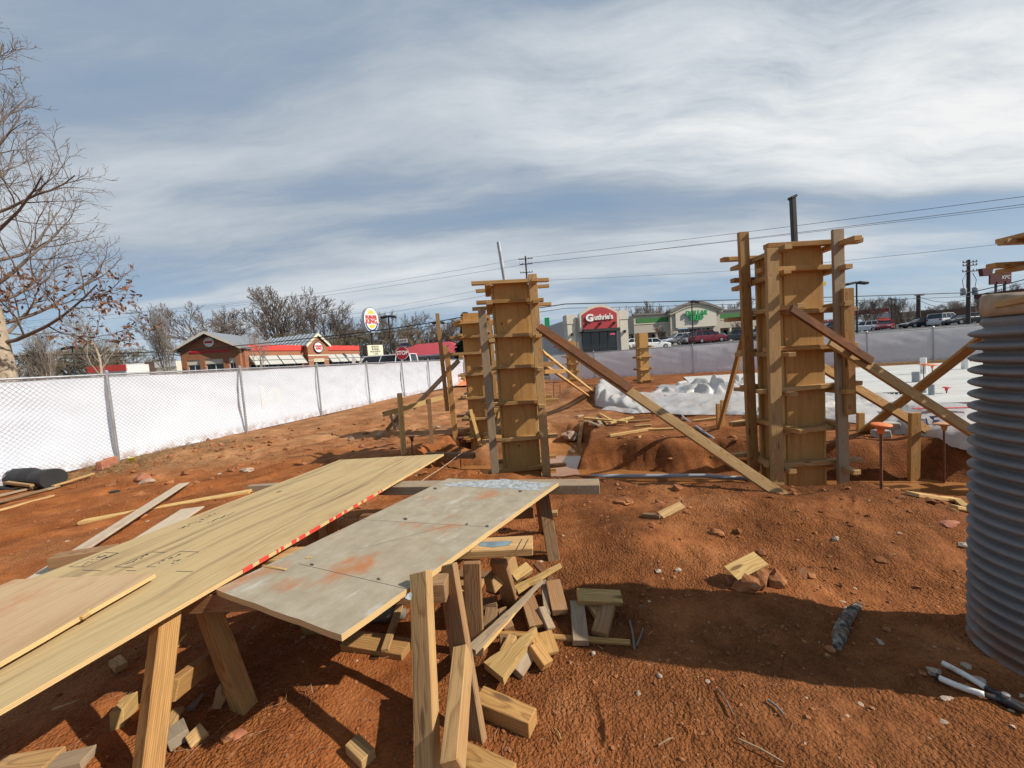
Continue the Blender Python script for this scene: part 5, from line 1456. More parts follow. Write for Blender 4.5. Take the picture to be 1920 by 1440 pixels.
# ------------------------------------------------------------------ plastic sheeting
def drape(name, label, outline, zfun, mat, nx=70, ny=46, seed=1, cat='plastic sheet', base=None):
    """sheet over a four-sided footprint, lifted and crumpled by zfun(s,t,x,y)"""
    c = [np.array(tuple(p)) for p in outline]
    s, t_ = np.meshgrid(np.linspace(0, 1, nx + 1), np.linspace(0, 1, ny + 1), indexing='ij')
    S, T = s[..., None], t_[..., None]
    p = (c[0] * (1 - S) + c[1] * S) * (1 - T) + (c[3] * (1 - S) + c[2] * S) * T
    x = p[..., 0] + 0.10 * fbm(p[..., 0] * 2.1 + seed, p[..., 1] * 2.1, 2); y = p[..., 1] + 0.10 * fbm(p[..., 0] * 2.3, p[..., 1] * 2.3 + seed, 2)
    x = x + 0.22 * fbm(s * 5 + seed, t_ * 5, 3) * (1 - np.clip(edge_drop(s, t_, .2), 0, 1)); y = y + 0.22 * fbm(s * 5, t_ * 5 + seed, 3) * (1 - np.clip(edge_drop(s, t_, .2), 0, 1))
    z = np.maximum(hgt(x, y), p[..., 2]) + zfun(s, t_, x, y)
    o = Vector(base or outline[0])
    V = np.stack([x - o.x, y - o.y, z - o.z], -1).reshape(-1, 3)
    i = np.arange(nx)[:, None] * (ny + 1); j = np.arange(ny)[None, :]
    k = i + j
    Q = np.stack([k, k + ny + 1, k + ny + 2, k + 1], -1).reshape(-1, 4)
    return tag(obj(name, np_mesh(name, V, Q, mat), None, Matrix.Translation(o)), label, cat)
def ridged(x, y, f, o=3):
    s, a = 0.0, 1.0
    for k in range(o):
        s = s + a * (1 - np.abs(2 * vnoise(x * f * 2 ** k + 5 * k, y * f * 2 ** k)) * 1.6); a *= 0.5
    return s
def edge_drop(s, t_, e=0.10):
    return np.clip(np.minimum(np.minimum(s, 1 - s), np.minimum(t_, 1 - t_)) / e, 0, 1)
def folds(x, y, seed, box, n, ang, spread, w_, amp, length):
    """creases of a draped sheet: sharp-crested, gently curved, each of limited length"""
    r_ = random.Random(seed); z = np.zeros_like(x)
    for _ in range(n):
        x0, y0 = r_.uniform(box[0], box[1]), r_.uniform(box[2], box[3]); a = ang + r_.gauss(0, spread)
        L_ = length * r_.uniform(0.5, 1.4); ww = w_ * r_.uniform(0.5, 1.8); am = amp * r_.uniform(0.3, 1.2)
        al = (x - x0) * math.cos(a) + (y - y0) * math.sin(a); d = -(x - x0) * math.sin(a) + (y - y0) * math.cos(a)
        d = d + 0.10 * L_ * np.sin(al / L_ * 2.2 + r_.uniform(0, 6)) + 0.25 * ww * np.sin(al / ww * 0.9)
        d = np.sqrt(d * d + (0.45 * ww) ** 2) - 0.45 * ww
        z = np.maximum(z, am * np.exp(-np.abs(d) / ww) * np.exp(-(al / L_) ** 4)) + 0.25 * am * np.exp(-np.abs(d) / ww) * np.exp(-(al / L_) ** 4)
    return z
def z_flat(s, t_, x, y):
    return 0.02 + edge_drop(s, t_, 0.07) ** 0.5 * (0.10 + 0.075 * ridged(x * 0.5 + y * 0.4, y * 1.3 - x * 0.2, 0.8, 3))
def z_front(s, t_, x, y):
    roll = 0.17 * np.exp(-((t_ - 0.30) / 0.16) ** 2)
    return 0.01 + edge_drop(s, t_, 0.10) ** 0.5 * (0.07 + roll + folds(x, y, 5, (2.6, 6.5, 8.4, 11.5), 34, -0.12, 0.35, 0.06, 0.085, 0.7))
P = lambda x, y: Vector((*at_z(x, y, 0.0).xy, 0.0))
drape('plastic_sheet', 'long white plastic sheet with red lettering, in front of the crumpled heap', [P(1128, 772), P(1420, 782), P(1560, 745), P(1180, 738)], z_front, 'polythene', 110, 46, 3)
def z_heap(s, t_, x, y):
    e = np.clip(1 - ((s - .5) / .5) ** 2, 0, 1) * np.clip(1 - ((t_ - .5) / .5) ** 2, 0, 1)
    return 0.02 + e ** 0.45 * (0.12 + 0.20 * s + folds(x, y, 9, (3.0, 7.6, 8.8, 12.8), 80, 0.9, 1.1, 0.12, 0.30, 0.5) * (0.55 + 0.6 * s) + 0.05 * fbm(x * 2, y * 2, 2))
drape('plastic_heap', 'crumpled heap of white plastic sheeting beyond the long brace', [P(1195, 765), P(1405, 766), P(1440, 728), P(1240, 722)], z_heap, 'polythene', 200, 140, 5)
def z_end(s, t_, x, y):
    e = edge_drop(s, t_, 0.18) ** 0.5
    return 0.02 + e * (0.26 + folds(x, y, 12, (2.2, 3.6, 8.8, 11.8), 26, 1.1, 0.5, 0.07, 0.16, 0.7)) * (1.25 - 0.9 * s)
drape('plastic_sheet', 'white plastic sheet end bunched up beside the orange clay heap', [P(1112, 762), P(1205, 776), P(1215, 752), P(1122, 738)], z_end, 'polythene', 60, 40, 8)
def z_right(s, t_, x, y):
    e = edge_drop(s, t_, 0.10) ** 0.5
    return 0.02 + e * (0.08 + folds(x, y, 15, (5.0, 8.4, 6.4, 10.2), 44, -0.25, 0.45, 0.07, 0.12, 0.8))
drape('plastic_sheet', 'white plastic sheet along the slab edge behind the right column', [P(1425, 786), P(1640, 800), P(1700, 748), P(1450, 742)], z_right, 'polythene', 90, 50, 11)
def z_bag(s, t_, x, y):
    e = edge_drop(s, t_, 0.2) ** 0.6
    return 0.0 + e * (0.25 + folds(x, y, 18, (4.6, 7.2, 4.4, 8.2), 36, -0.6, 0.7, 0.06, 0.10, 0.5))
bag = drape('plastic_bag', 'white plastic sheet printed in dark blue, beside the broad stake', [P(1640, 812), P(1850, 848), P(1870, 782), P(1660, 764)], z_bag, 'polythene', 70, 50, 14)
# print on the bag, laid on its front slope
WM_bag = WM[bag.name]
dg_v = [WM_bag @ v.co for v in bag.data.vertices]
def on_bag(px, py):
    """nearest point of the bag to the line of sight through a place of the photograph"""
    d = ray(px, py).normalized(); best = None
    for v in dg_v:
        w_ = v - EYE; k = w_.dot(d); e = (w_ - d * k).length
        sc = e * 6 + k * 0.15
        if best is None or sc < best[0]: best = (sc, v, k)
    return EYE + d * (best[2] - 0.03)
def bag_print(name, V, Fc, cx_, cy_, sx_, ang_, mat):
    c = on_bag(cx_, cy_)
    ex = on_bag(cx_ + 20, cy_) ; 
    nrm_ = Vector((-0.45, -1, 0.6)).normalized()
    xx = Vector((1, -0.35, 0)); xx = (xx - nrm_ * xx.dot(nrm_)).normalized()
    M = wall_matrix(c, xx, nrm_) @ Matrix.Rotation(ang_, 4, 'Z')
    obj(name, mesh(name, [v * sx_ for v in V], Fc, mat), bag, M)
Vt, Ft = text_vf('REX', 1.0, 0.0, 0.02)
bag_print('printed_lettering', Vt, Ft, 1730, 793, 0.075, -math.pi / 2 - 0.1, 'poly_blue')
poly = [(-0.5, 1.0), (0.5, 1.15), (1.0, 1.0), (0.1, 0.75), (0.0, 0.35), (0.6, 0.4), (0.9, 0.0), (0.75, -0.45), (0.3, -0.7), (0.05, -0.55), (-0.05, -0.9), (-0.2, -1.25), (-0.35, -0.9), (-0.3, -0.2), (-0.1, 0.3), (-0.4, 0.6)]
bag_print('printed_emblem', [Vector((x, y, 0)) for x, y in poly], [tuple(range(len(poly)))], 1752, 791, 0.085, -0.1, 'poly_blue')
poly2 = [(-0.08, 1.0), (0.10, 0.7), (0.05, 0.1), (0.12, -0.6), (-0.05, -1.1), (-0.18, -0.4), (-0.2, 0.4)]
bag_print('printed_emblem', [Vector((x, y, 0)) for x, y in poly2], [tuple(range(len(poly2)))], 1739, 793, 0.085, -0.05, 'poly_blue')
# red tape along the slab edge
tag(MB().bar(at_z(1714, 766, 0.36), at_z(1822, 764, 0.36), 0.07, 0.012).build_at('red_strip', 'poly_red', None, at_z(1714, 766, 0.3)), 'red plastic strip lying along the slab behind the printed plastic', 'strip')
tag(MB().add([at_z(1200, 742, .26), at_z(1248, 738, .30), at_z(1250, 741, .30), at_z(1203, 746, .26)], [(0, 1, 2, 3)]).build_at('red_strip', 'poly_red', None, at_z(1200, 742, .3)), 'short red strip of print on the plastic before the heap', 'strip')
# concrete blocks by the sheet
for px, py, s_, lb in ((1665, 812, (0.24, 0.16, 0.16), 'grey concrete block behind the crossing braces'), (1652, 820, (0.2, 0.12, 0.11), 'smaller mortar-stained block in front of the grey one'), (1434, 778, (0.22, 0.2, 0.16), 'dark concrete block behind the left studs of the right column')):
    p = on_ground(px, py)
    V, Fc = box_vf(*s_, 0.012, 0.006, RB)
    tag(obj('concrete_block', mesh('concrete_block', V, Fc, 'concrete'), None, Matrix.Translation(p + Vector((0, 0, s_[2] / 2))) @ Matrix.Rotation(-0.3, 4, 'Z')), lb, 'block', 'concrete blocks')
# ------------------------------------------------------------------ beyond the fence: buildings and signs
GZ = -0.2
def wall_frame(p0, p1):
    """frame of a facade: local x along the wall, y into the building, z up"""
    global BZ
    BZ = float(hgt((p0[0] + p1[0]) / 2, (p0[1] + p1[1]) / 2 - 1.0, False))
    p0 = Vector((p0[0], p0[1], BZ)); p1 = Vector((p1[0], p1[1], BZ))
    x = (p1 - p0).normalized(); z = Vector((0, 0, 1)); y = z.cross(x)
    return Matrix.Translation(p0) @ Matrix((x, y, z)).transposed().to_4x4(), (p1 - p0).length
def xy_at(px, y):
    p = at_y(px, 680, y); return (p.x, p.y)
def h_at(px, py, y):
    return at_y(px, py, y).z - BZ
def lbox(root, M, name, mat, x0, x1, y0, y1, z0, z1, b=0.0):
    V, Fc = box_vf(x1 - x0, y1 - y0, z1 - z0, b)
    return obj(name, mesh(name, V, Fc, mat), root, M @ Matrix.Translation(((x0 + x1) / 2, (y0 + y1) / 2, (z0 + z1) / 2)))
def lmesh(root, M, name, mat, V, Fc, smooth=False):
    return obj(name, mesh(name, V, Fc, mat, smooth), root, M)
def lprism(root, M, name, mat, poly, y0, d):
    m = MB().prism(poly, Matrix.Translation((0, y0, 0)), d)
    return obj(name, mesh(name, m.V, m.F, mat), root, M)
def ltext(root, M, name, mat, s, size, x, y, z, depth=0.03, bold=0.0, shear=0.0, rot=0.0, sx=1.0, spacing=1.0):
    V, Fc = text_vf(s, size, depth, bold, shear, 'CENTER', spacing)
    W = M @ Matrix.Translation((x, y, z)) @ Matrix.Rotation(math.radians(90), 4, 'X') @ Matrix.Rotation(rot, 4, 'Z')
    return obj(name, mesh(name, [Vector((v.x * sx, v.y, v.z)) for v in V], Fc, mat), root, W)
def window(root, M, x0, x1, z0, z1, y=-0.02, nx=1, nz=1, frame='metal_white', fw=0.07):
    g = lbox(root, M, 'window', 'glass_dark', x0, x1, y - 0.02, y + 0.03, z0, z1)
    mb = MB()
    for k in range(nx + 1):
        x = x0 + (x1 - x0) * k / nx; mb.box((x, y - 0.03, (z0 + z1) / 2), (fw, 0.06, z1 - z0))
    for k in range(nz + 1):
        z = z0 + (z1 - z0) * k / nz; mb.box(((x0 + x1) / 2, y - 0.034, z), (x1 - x0, 0.05, fw))
    obj('window_frame', mesh('window_frame', mb.V, mb.F, frame), g, M)

# --- burger restaurant (brick, grey metal roofs, red band): portico and long wing
pA, pB = xy_at(330, 44.5), xy_at(462, 45.5)
bk = thing('restaurant', 'brick burger restaurant with grey metal roof, red band and grey awnings, behind the left fence', 'building', (pA[0], pA[1], GZ))
M, L = wall_frame(pA, pB)
eh, ph = 5.0, 6.75
lprism(bk, M, 'gable_wall', 'shop_brick', [(0.6, 3.6), (L - 0.6, 3.6), (L - 0.6, eh), (L / 2, ph - 0.35), (0.6, eh)], 0.0, 0.35)
for x in (0.6, 2.5, 5.0, L - 1.15):
    lbox(bk, M, 'brick_pier', 'shop_brick', x, x + 0.55, -0.05, 0.5, 0, 3.6)
for a, b in ((1.15, 2.5), (3.05, 5.0), (5.55, L - 1.15)):
    window(bk, M, a, b, 0.3, 3.0, 0.25, 2, 2, 'metal_white')
    lbox(bk, M, 'lintel', 'stucco', a, b, 0.1, 0.3, 3.05, 3.6)
for sgn in (-1, 1):
    e = 0.0 if sgn < 0 else L
    V = [(e, -0.8, eh - 0.25), (L / 2, -0.8, ph), (L / 2, 12, ph), (e, 12, eh - 0.25)]
    V += [(x, y, z - 0.18) for x, y, z in V]
    lmesh(bk, M, 'roof', 'roof_metal', V, [(0, 1, 2, 3), (4, 7, 6, 5), (0, 4, 5, 1), (1, 5, 6, 2), (2, 6, 7, 3), (3, 7, 4, 0)])
    lmesh(bk, M, 'barge_board', 'stucco', [(e, -0.83, eh - 0.52), (L / 2, -0.83, ph - 0.27), (L / 2, -0.83, ph + 0.03), (e, -0.83, eh - 0.22)], [(0, 1, 2, 3)])
lbox(bk, M, 'side_wall', 'shop_brick', L - 0.62, L - 0.3, 0.4, 12, 0, eh - 0.4)
lbox(bk, M, 'side_wall', 'shop_brick', 0.3, 0.62, 0.4, 12, 0, eh - 0.4)
sg = MB().lathe([(0.0, 0.0), (0.52, 0.0), (0.56, 0.06), (0.5, 0.1), (0.0, 0.1)], 24)
obj('round_sign', mesh('round_sign', sg.V, sg.F, 'sign_white'), bk, M @ Matrix.Translation((L / 2, -0.02, 5.55)) @ Matrix.Rotation(math.radians(90), 4, 'X'))
lbox(bk, M, 'round_sign_stripe', 'sign_red', L / 2 - 0.38, L / 2 + 0.38, -0.16, -0.125, 5.42, 5.68)
lbox(bk, M, 'sign_strip', 'sign_red', 1.6, L - 1.7, -0.06, -0.01, 4.35, 4.62)
# long wing
qA, qB = xy_at(462, 46.5), xy_at(676, 64.0)
M, L = wall_frame(qA, qB)
WH = h_at(520, 664, 51.0) - 0.0
WH = 4.35
for x0, x1 in ((0, 8.1), (11.6, L)):
    lbox(bk, M, 'wing_wall', 'shop_brick', x0, x1, 0, 0.4, 0, WH)
    lbox(bk, M, 'pale_brick_course', 'stucco_dark', x0, x1, -0.03, 0.02, 3.05, 3.2)
    lbox(bk, M, 'red_band', 'red_fascia', x0 - 0.05, x1 + 0.05, -0.12, 0.5, WH, WH + 0.75, 0.03)
    n_ = int(round((x1 - x0) / 3.4))
    for k in range(n_):
        a = x0 + 0.4 + k * (x1 - x0 - 0.6) / n_; b = a + (x1 - x0 - 0.6) / n_ - 0.25
        window(bk, M, a, b, 0.9, 2.7, -0.02, 3, 1, 'metal_white')
        aw = lmesh(bk, M, 'awning', 'awning_grey', [(a - .1, -0.05, 3.75), (b + .1, -0.05, 3.75), (b + .1, -1.1, 2.55), (a - .1, -1.1, 2.55), (a - .1, -0.05, 3.69), (b + .1, -0.05, 3.69), (b + .1, -1.05, 2.5), (a - .1, -1.05, 2.5)],
              [(0, 3, 2, 1), (4, 5, 6, 7), (0, 4, 7, 3), (1, 2, 6, 5), (3, 7, 6, 2)])
        mbx = MB()
        for xx in (a - .1, (a + b) / 2, b + .1): mbx.bar((xx, -0.07, 3.78), (xx, -1.13, 2.57), 0.06, 0.03, 0, (0, -1, 1))
        for zz, yy in ((3.17, -0.6), (2.56, -1.12)): mbx.bar((a - .1, yy, zz), (b + .1, yy, zz), 0.05, 0.05)
        obj('awning_frame', mesh('awning_frame', mbx.V, mbx.F, 'dark_metal'), aw, M)
lbox(bk, M, 'wing_end_wall', 'shop_brick', L - 0.4, L, 0.4, 10, 0, WH)
lbox(bk, M, 'wing_roof', 'roof_metal', 0, L, 0.5, 10, WH - 0.3, WH)
x0, x1 = 8.1, 11.6; xm = (x0 + x1) / 2
lprism(bk, M, 'entrance_tower', 'shop_brick', [(x0, 0), (xm - 0.9, 0), (xm - 0.9, 2.7), (xm + 0.9, 2.7), (xm + 0.9, 0), (x1, 0), (x1, 5.3), (xm, 6.65), (x0, 5.3)], -0.8, 1.2)
lbox(bk, M, 'pale_brick_course', 'stucco', x0 - .03, x1 + .03, -0.83, -0.78, 3.55, 3.72)
lbox(bk, M, 'pale_brick_course', 'stucco_dark', x0 - .03, x1 + .03, -0.83, -0.78, 2.9, 3.0)
lbox(bk, M, 'door_header', 'cream', xm - 0.9, xm + 0.9, -0.83, -0.6, 2.7, 3.15)
window(bk, M, xm - 0.9, xm + 0.9, 0.05, 2.68, -0.35, 2, 1, 'metal_white')
for sgn in (-1, 1):
    e = x0 - 0.35 if sgn < 0 else x1 + 0.35
    V = [(e, -1.1, 5.05), (xm, -1.1, 6.8), (xm, 9, 6.8), (e, 9, 5.05)]; V += [(a, b, c - 0.15) for a, b, c in V]
    r_ = lmesh(bk, M, 'roof', 'roof_metal', V, [(0, 1, 2, 3), (4, 7, 6, 5), (0, 4, 5, 1), (1, 5, 6, 2), (2, 6, 7, 3), (3, 7, 4, 0)])
    seam = MB()
    for k in range(13):
        y = -1.0 + k * 0.8
        seam.bar((e, y, 5.08), (xm, y, 6.83), 0.05, 0.05)
    obj('roof_seam', mesh('roof_seam', seam.V, seam.F, 'roof_metal'), r_, M)
    lmesh(bk, M, 'barge_board', 'cream', [(e, -1.12, 4.72), (xm, -1.12, 6.42), (xm, -1.12, 6.86), (e, -1.12, 5.1)], [(0, 1, 2, 3)])
obj('round_sign', mesh('round_sign', [v * 1.35 for v in sg.V], sg.F, 'sign_white'), bk, M @ Matrix.Translation((xm, -0.82, 4.75)) @ Matrix.Rotation(math.radians(90), 4, 'X'))
rg = MB().lathe([(0.70, 0.0), (0.80, 0.0), (0.80, 0.15), (0.70, 0.15)], 24)
obj('round_sign_rim', mesh('round_sign_rim', rg.V, rg.F, 'navy'), bk, M @ Matrix.Translation((xm, -0.82, 4.75)) @ Matrix.Rotation(math.radians(90), 4, 'X'))
ltext(bk, M, 'sign_lettering', 'sign_red', 'BURGER', 0.30, xm, -1.0, 4.93, 0.01, 0.012)
ltext(bk, M, 'sign_lettering', 'sign_red', 'KING', 0.42, xm, -1.0, 4.58, 0.01, 0.016)
for px0, px1, yy, zz in ((455, 520, 54, 6.0),):
    pass

# --- tall oval pylon sign
def ellipse(a, b, n=40, z=0.0, t0=0.0, t1=2 * math.pi, cx_=0.0, cz_=0.0):
    return [(cx_ + a * math.cos(t0 + (t1 - t0) * k / (n if t1 - t0 > 6 else n - 1)), cz_ + b * math.sin(t0 + (t1 - t0) * k / (n if t1 - t0 > 6 else n - 1))) for k in range(n)]
yS = 50.0
pc = at_y(696, 600, yS)
py_sign = thing('pylon_sign', 'tall oval burger restaurant sign on a black pole with a letter board below', 'sign', (pc.x, pc.y, GZ))
right = Vector((0.72, 0.69, 0)).normalized()      # faces right of the camera, as seen obliquely
Ms = Matrix.Translation(pc) @ Matrix((right, Vector((0, 0, 1)).cross(right), Vector((0, 0, 1)))).transposed().to_4x4()
A_, B_ = 1.02, 1.66
def disc(name, mat, a, b, y0, d): 
    m = MB().prism(ellipse(a, b, 44), Matrix.Translation((0, y0, 0)), d); return obj(name, mesh(name, m.V, m.F, mat), py_sign, Ms)
disc('sign_body', 'metal_white', A_ * 1.02, B_ * 1.02, 0.0, 0.55)
disc('sign_rim', 'navy', A_, B_, -0.03, 0.04)
disc('sign_face', 'sign_white', A_ * 0.93, B_ * 0.95, -0.05, 0.03)
def seg(name, mat, poly, y=-0.058):
    m = MB().prism(poly, Matrix.Translation((0, y, 0)), 0.01); obj(name, mesh(name, m.V, m.F, mat), py_sign, Ms)
bt = [(x, z) for x, z in ellipse(0.54, 1.27, 22, t0=math.radians(38), t1=math.radians(142))]
seg('top_bun', 'sign_yellow', bt)
bb_ = [(x * 0.95, z) for x, z in ellipse(0.57, 1.09, 22, t0=math.radians(216), t1=math.radians(324))]
seg('bottom_bun', 'sign_yellow', bb_)
arc = ellipse(0.88, 1.50, 24, t0=math.radians(190), t1=math.radians(345)); arc2 = ellipse(0.74, 1.23, 24, t0=math.radians(345), t1=math.radians(200))
seg('blue_swoosh', 'sign_blue', arc + arc2)
for s_, size, z in (('BURGER', 0.55, 0.37), ('KING', 0.82, -0.20)):
    V, Fc = text_vf(s_, size, 0.008, 0.03)
    w_ = max(v.x for v in V) - min(v.x for v in V); k_ = (1.5 if s_ == 'BURGER' else 1.48) / w_
    obj('sign_lettering', mesh('sign_lettering', [Vector((v.x * k_, v.y, v.z)) for v in V], Fc, 'sign_red'), py_sign, Ms @ Matrix.Translation((0, -0.075, z)) @ Matrix.Rotation(math.radians(90), 4, 'X'))
MB().tube([(0, 0.25, -B_ + 0.05), (0, 0.25, -(pc.z - GZ))], 0.16, 12).build('pole', 'dark_metal', py_sign, Ms)
bw, bh = 1.55, 1.45
cz = at_y(700, 657, yS).z - pc.z
Mb = Ms @ Matrix.Translation((0.05, 0, cz))
obj('letter_board', mesh('letter_board', *box_vf(bw * 1.5, 0.9, bh, 0.02), 'dark_metal'), py_sign, Mb @ Matrix.Translation((0, 0.3, 0)))
obj('letter_board_face', mesh('letter_board_face', *box_vf(bw * 1.32, 0.04, bh * 0.92), 'sign_cream'), py_sign, Mb @ Matrix.Translation((0.05, -0.18, 0)))
for i, s_ in enumerate(('SNACK', 'BURGS', 'NUGGETS', '1 OO')):
    V, Fc = text_vf(s_, 0.30, 0.006, 0.004)
    obj('board_lettering', mesh('board_lettering', V, Fc, 'ink'), py_sign, Mb @ Matrix.Translation((0.05, -0.215, 0.45 - 0.31 * i)) @ Matrix.Rotation(math.radians(90), 4, 'X'))

# --- stop sign with street plates, just beyond the fence
ys = 23.0
ps = at_y(754, 662, ys)
st = thing('stop_sign', 'dark red octagonal stop sign with two street plates above it, behind the left fence', 'sign', (ps.x, ps.y, GZ))
Mst = Matrix.Translation(ps) @ Matrix.Rotation(math.radians(8), 4, 'Z')
octa = [(0.385 * math.cos(math.radians(22.5 + 45 * k)), 0.385 * math.sin(math.radians(22.5 + 45 * k))) for k in range(8)]
m = MB().prism([(x * 1.05, z * 1.05) for x, z in octa], Matrix.Translation((0, 0.004, 0)), 0.006); obj('sign_border', mesh('sign_border', m.V, m.F, 'sign_white'), st, Mst)
m = MB().prism(octa, Matrix.Translation((0, -0.004, 0)), 0.006); obj('sign_plate', mesh('sign_plate', m.V, m.F, 'stop_red'), st, Mst)
V, Fc = text_vf('STOP', 0.33, 0.003, 0.006); 
obj('sign_lettering', mesh('sign_lettering', [Vector((v.x * 0.85, v.y, v.z)) for v in V], Fc, 'sign_white'), st, Mst @ Matrix.Translation((0, -0.012, 0)) @ Matrix.Rotation(math.radians(90), 4, 'X'))
MB().bar((ps.x, ps.y + 0.03, GZ), (ps.x, ps.y + 0.03, ps.z + 0.78), 0.05, 0.03).build_at('pole', 'galvanised', st)
for (px, py, w_, h_, mt, rz, tx, tm) in ((756, 639, 0.52, 0.22, 'sign_white', -0.15, 'JOB 80', 'ink'), (759, 646, 0.46, 0.15, 'navy', 0.2, None, None)):
    c = at_y(px, py, ys)
    Mp = Matrix.Translation(c) @ Matrix.Rotation(rz, 4, 'Z')
    o = obj('street_plate', mesh('street_plate', *box_vf(w_, 0.012, h_, 0.004), mt), st, Mp)
    if tx:
        V, Fc = text_vf(tx, 0.15, 0.002, 0.003)
        obj('plate_lettering', mesh('plate_lettering', V, Fc, tm), o, Mp @ Matrix.Translation((0, -0.012, 0)) @ Matrix.Rotation(math.radians(90), 4, 'X'))
# small white parking plate
c = at_y(663, 676, 22.0)
pt = thing('parking_plate', 'small white plate on a post in front of the brick restaurant', 'sign', (c.x, c.y, GZ))
MB().bar((c.x, c.y + .03, GZ), (c.x, c.y + .03, c.z), 0.04, 0.03).build_at('pole', 'galvanised', pt)
obj('plate', mesh('plate', *box_vf(0.19, 0.01, 0.30), 'sign_white'), pt, Matrix.Translation((c.x, c.y, c.z)))

# --- red-roofed low building right of the sign
a, b = xy_at(722, 70), xy_at(868, 66)
M, L = wall_frame(a, b)
rr_ = thing('red_roofed_building', 'low building with a red hipped roof beyond the stop sign', 'building', (a[0], a[1], GZ))
lbox(rr_, M, 'wall', 'stucco_grey', 0.6, L - 0.6, 0.6, 9, 0, 2.9)
for k in range(6): window(rr_, M, 1.2 + k * 2.1, 2.6 + k * 2.1, 0.9, 2.3, 0.56, 1, 1)
V = [(-0.3, -0.3, 2.9), (L + .3, -0.3, 2.9), (L + .3, 10, 2.9), (-.3, 10, 2.9), (4.2, 4.6, 5.2), (L - 4.2, 4.6, 5.2)]
lmesh(rr_, M, 'roof', 'red_roof', V, [(0, 1, 5, 4), (1, 2, 5), (2, 3, 4, 5), (3, 0, 4), (0, 3, 2, 1)])
lbox(rr_, M, 'eave_board', 'metal_white', -0.3, L + .3, -0.36, -0.31, 2.65, 2.92)
# --- far low buildings left of the brick restaurant
for px0, px1, y, pt_, pb_, mt, lb in ((165, 235, 60, 686, 700, 'red_fascia', 'far red and white shop front seen under the left tree'), (232, 330, 64, 680, 695, 'metal_white', 'far white flat building left of the brick restaurant')):
    a, b = xy_at(px0, y), xy_at(px1, y)
    M, L = wall_frame(a, b)
    H_ = h_at((px0 + px1) / 2, pt_, y)
    o = thing('far_shop', lb, 'building', (a[0], a[1], GZ), 0, 'far low shops')
    lbox(o, M, 'wall', 'metal_white' if mt != 'metal_white' else 'stucco', 0, L, 0, 8, 0, H_)
    lbox(o, M, 'fascia', mt, -0.1, L + 0.1, -0.15, 0.0, H_ - 0.9, H_ + 0.05)
    for k in range(4): window(o, M, 0.5 + k * L / 4, 0.5 + (k + .7) * L / 4, 0.5, 2.0, -0.02)
    if mt == 'metal_white': lbox(o, M, 'brick_end', 'dark_brick', L * 0.42, L * 0.6, -0.2, 4, 0, H_ + 0.15)

# --- chicken restaurant: beige walls, red arched front
a, b = xy_at(1068, 40.3), xy_at(1181, 41.6)
M, L = wall_frame(a, b)
gu = thing('restaurant', 'beige restaurant with a red arched front and white script lettering', 'building', (a[0], a[1], GZ))
hh = h_at(1125, 590, 41.0)
lbox(gu, M, 'side_wall', 'stucco_grey', 0.8, 1.9, 0.25, 12, 0, hh - 0.15)
lbox(gu, M, 'side_wall', 'stucco_grey', L - 1.9, L - 0.8, 0.25, 12, 0, hh + 0.1)
lbox(gu, M, 'rear_volume', 'stucco', 1.0, L - 0.3, 1.0, 14, 0, hh - 0.6)
for x0, x1, h_ in ((0.0, 0.85, hh + 0.15), (L - 0.9, L, hh + 0.35)):
    pl = lbox(gu, M, 'pillar', 'stucco', x0, x1, 0.0, 1.1, 0, h_ - 0.95)
    lbox(gu, M, 'pillar_cap', 'stucco', x0 - 0.06, x1 + 0.06, -0.06, 1.16, h_ - 0.95, h_)
    lbox(gu, M, 'stone_base', 'stone_base', x0 - 0.08, x1 + 0.08, -0.08, 1.2, 0, 1.3)
    lbox(gu, M, 'wall_lamp', 'dark_metal', (x0 + x1) / 2 - .08, (x0 + x1) / 2 + .08, -0.25, -0.005, h_at(1120, 627, 41), h_at(1120, 622, 41))
fx0, fx1 = 1.55, L - 1.45
zb_, zs_, za_ = h_at(1122, 617, 41), hh + 0.05, hh + 0.75
archp = [(fx0, 0.0)] + [(fx1, 0.0)] + [(fx1 - (fx1 - fx0) * k / 16, zs_ + (za_ - zs_) * math.sin(math.pi * k / 16)) for k in range(17)]
def arch(x0, x1, z0, zs, za, n=16): return [(x0, z0), (x1, z0)] + [(x1 - (x1 - x0) * k / n, zs + (za - zs) * math.sin(math.pi * k / n)) for k in range(n + 1)]
lprism(gu, M, 'front_frame', 'stucco', arch(fx0 - 0.3, fx1 + 0.3, zb_ - 0.2, zs_ + 0.12, za_ + 0.28), -0.35, 0.6)
lprism(gu, M, 'red_panel', 'red_panel', arch(fx0, fx1, zb_, zs_, za_), -0.42, 0.1)
def fit_text(root, M, name, mat, s_, width, height, x, y, z, bold=0.0, shear=0.0, rot=0.0, depth=0.05):
    V, Fc = text_vf(s_, 1.0, 0.0, bold, shear)
    xs = [v.x for v in V]; zs2 = [v.y for v in V]
    kx = width / (max(xs) - min(xs)); kz = height / (max(zs2) - min(zs2)); mx, mz = (max(xs) + min(xs)) / 2, (max(zs2) + min(zs2)) / 2
    V2, F2 = text_vf(s_, 1.0, 0.5, bold, shear)
    W = M @ Matrix.Translation((x, y, z)) @ Matrix.Rotation(math.radians(90), 4, 'X') @ Matrix.Rotation(rot, 4, 'Z')
    return obj(name, mesh(name, [Vector(((v.x - mx) * kx, (v.y - mz) * kz, v.z * depth * 2)) for v in V2], F2, mat), root, W)
zt_ = h_at(1122, 596, 41); pw = fx1 - fx0
fit_text(gu, M, 'sign_lettering', 'sign_white', 'G', pw * 0.22, 0.78, fx0 + pw * 0.19, -0.5, zt_, 0.05)
fit_text(gu, M, 'sign_lettering', 'sign_white', "uthrie's", pw * 0.54, 0.60, fx0 + pw * 0.60, -0.5, zt_ + 0.05, 0.03, 0, 0.02)
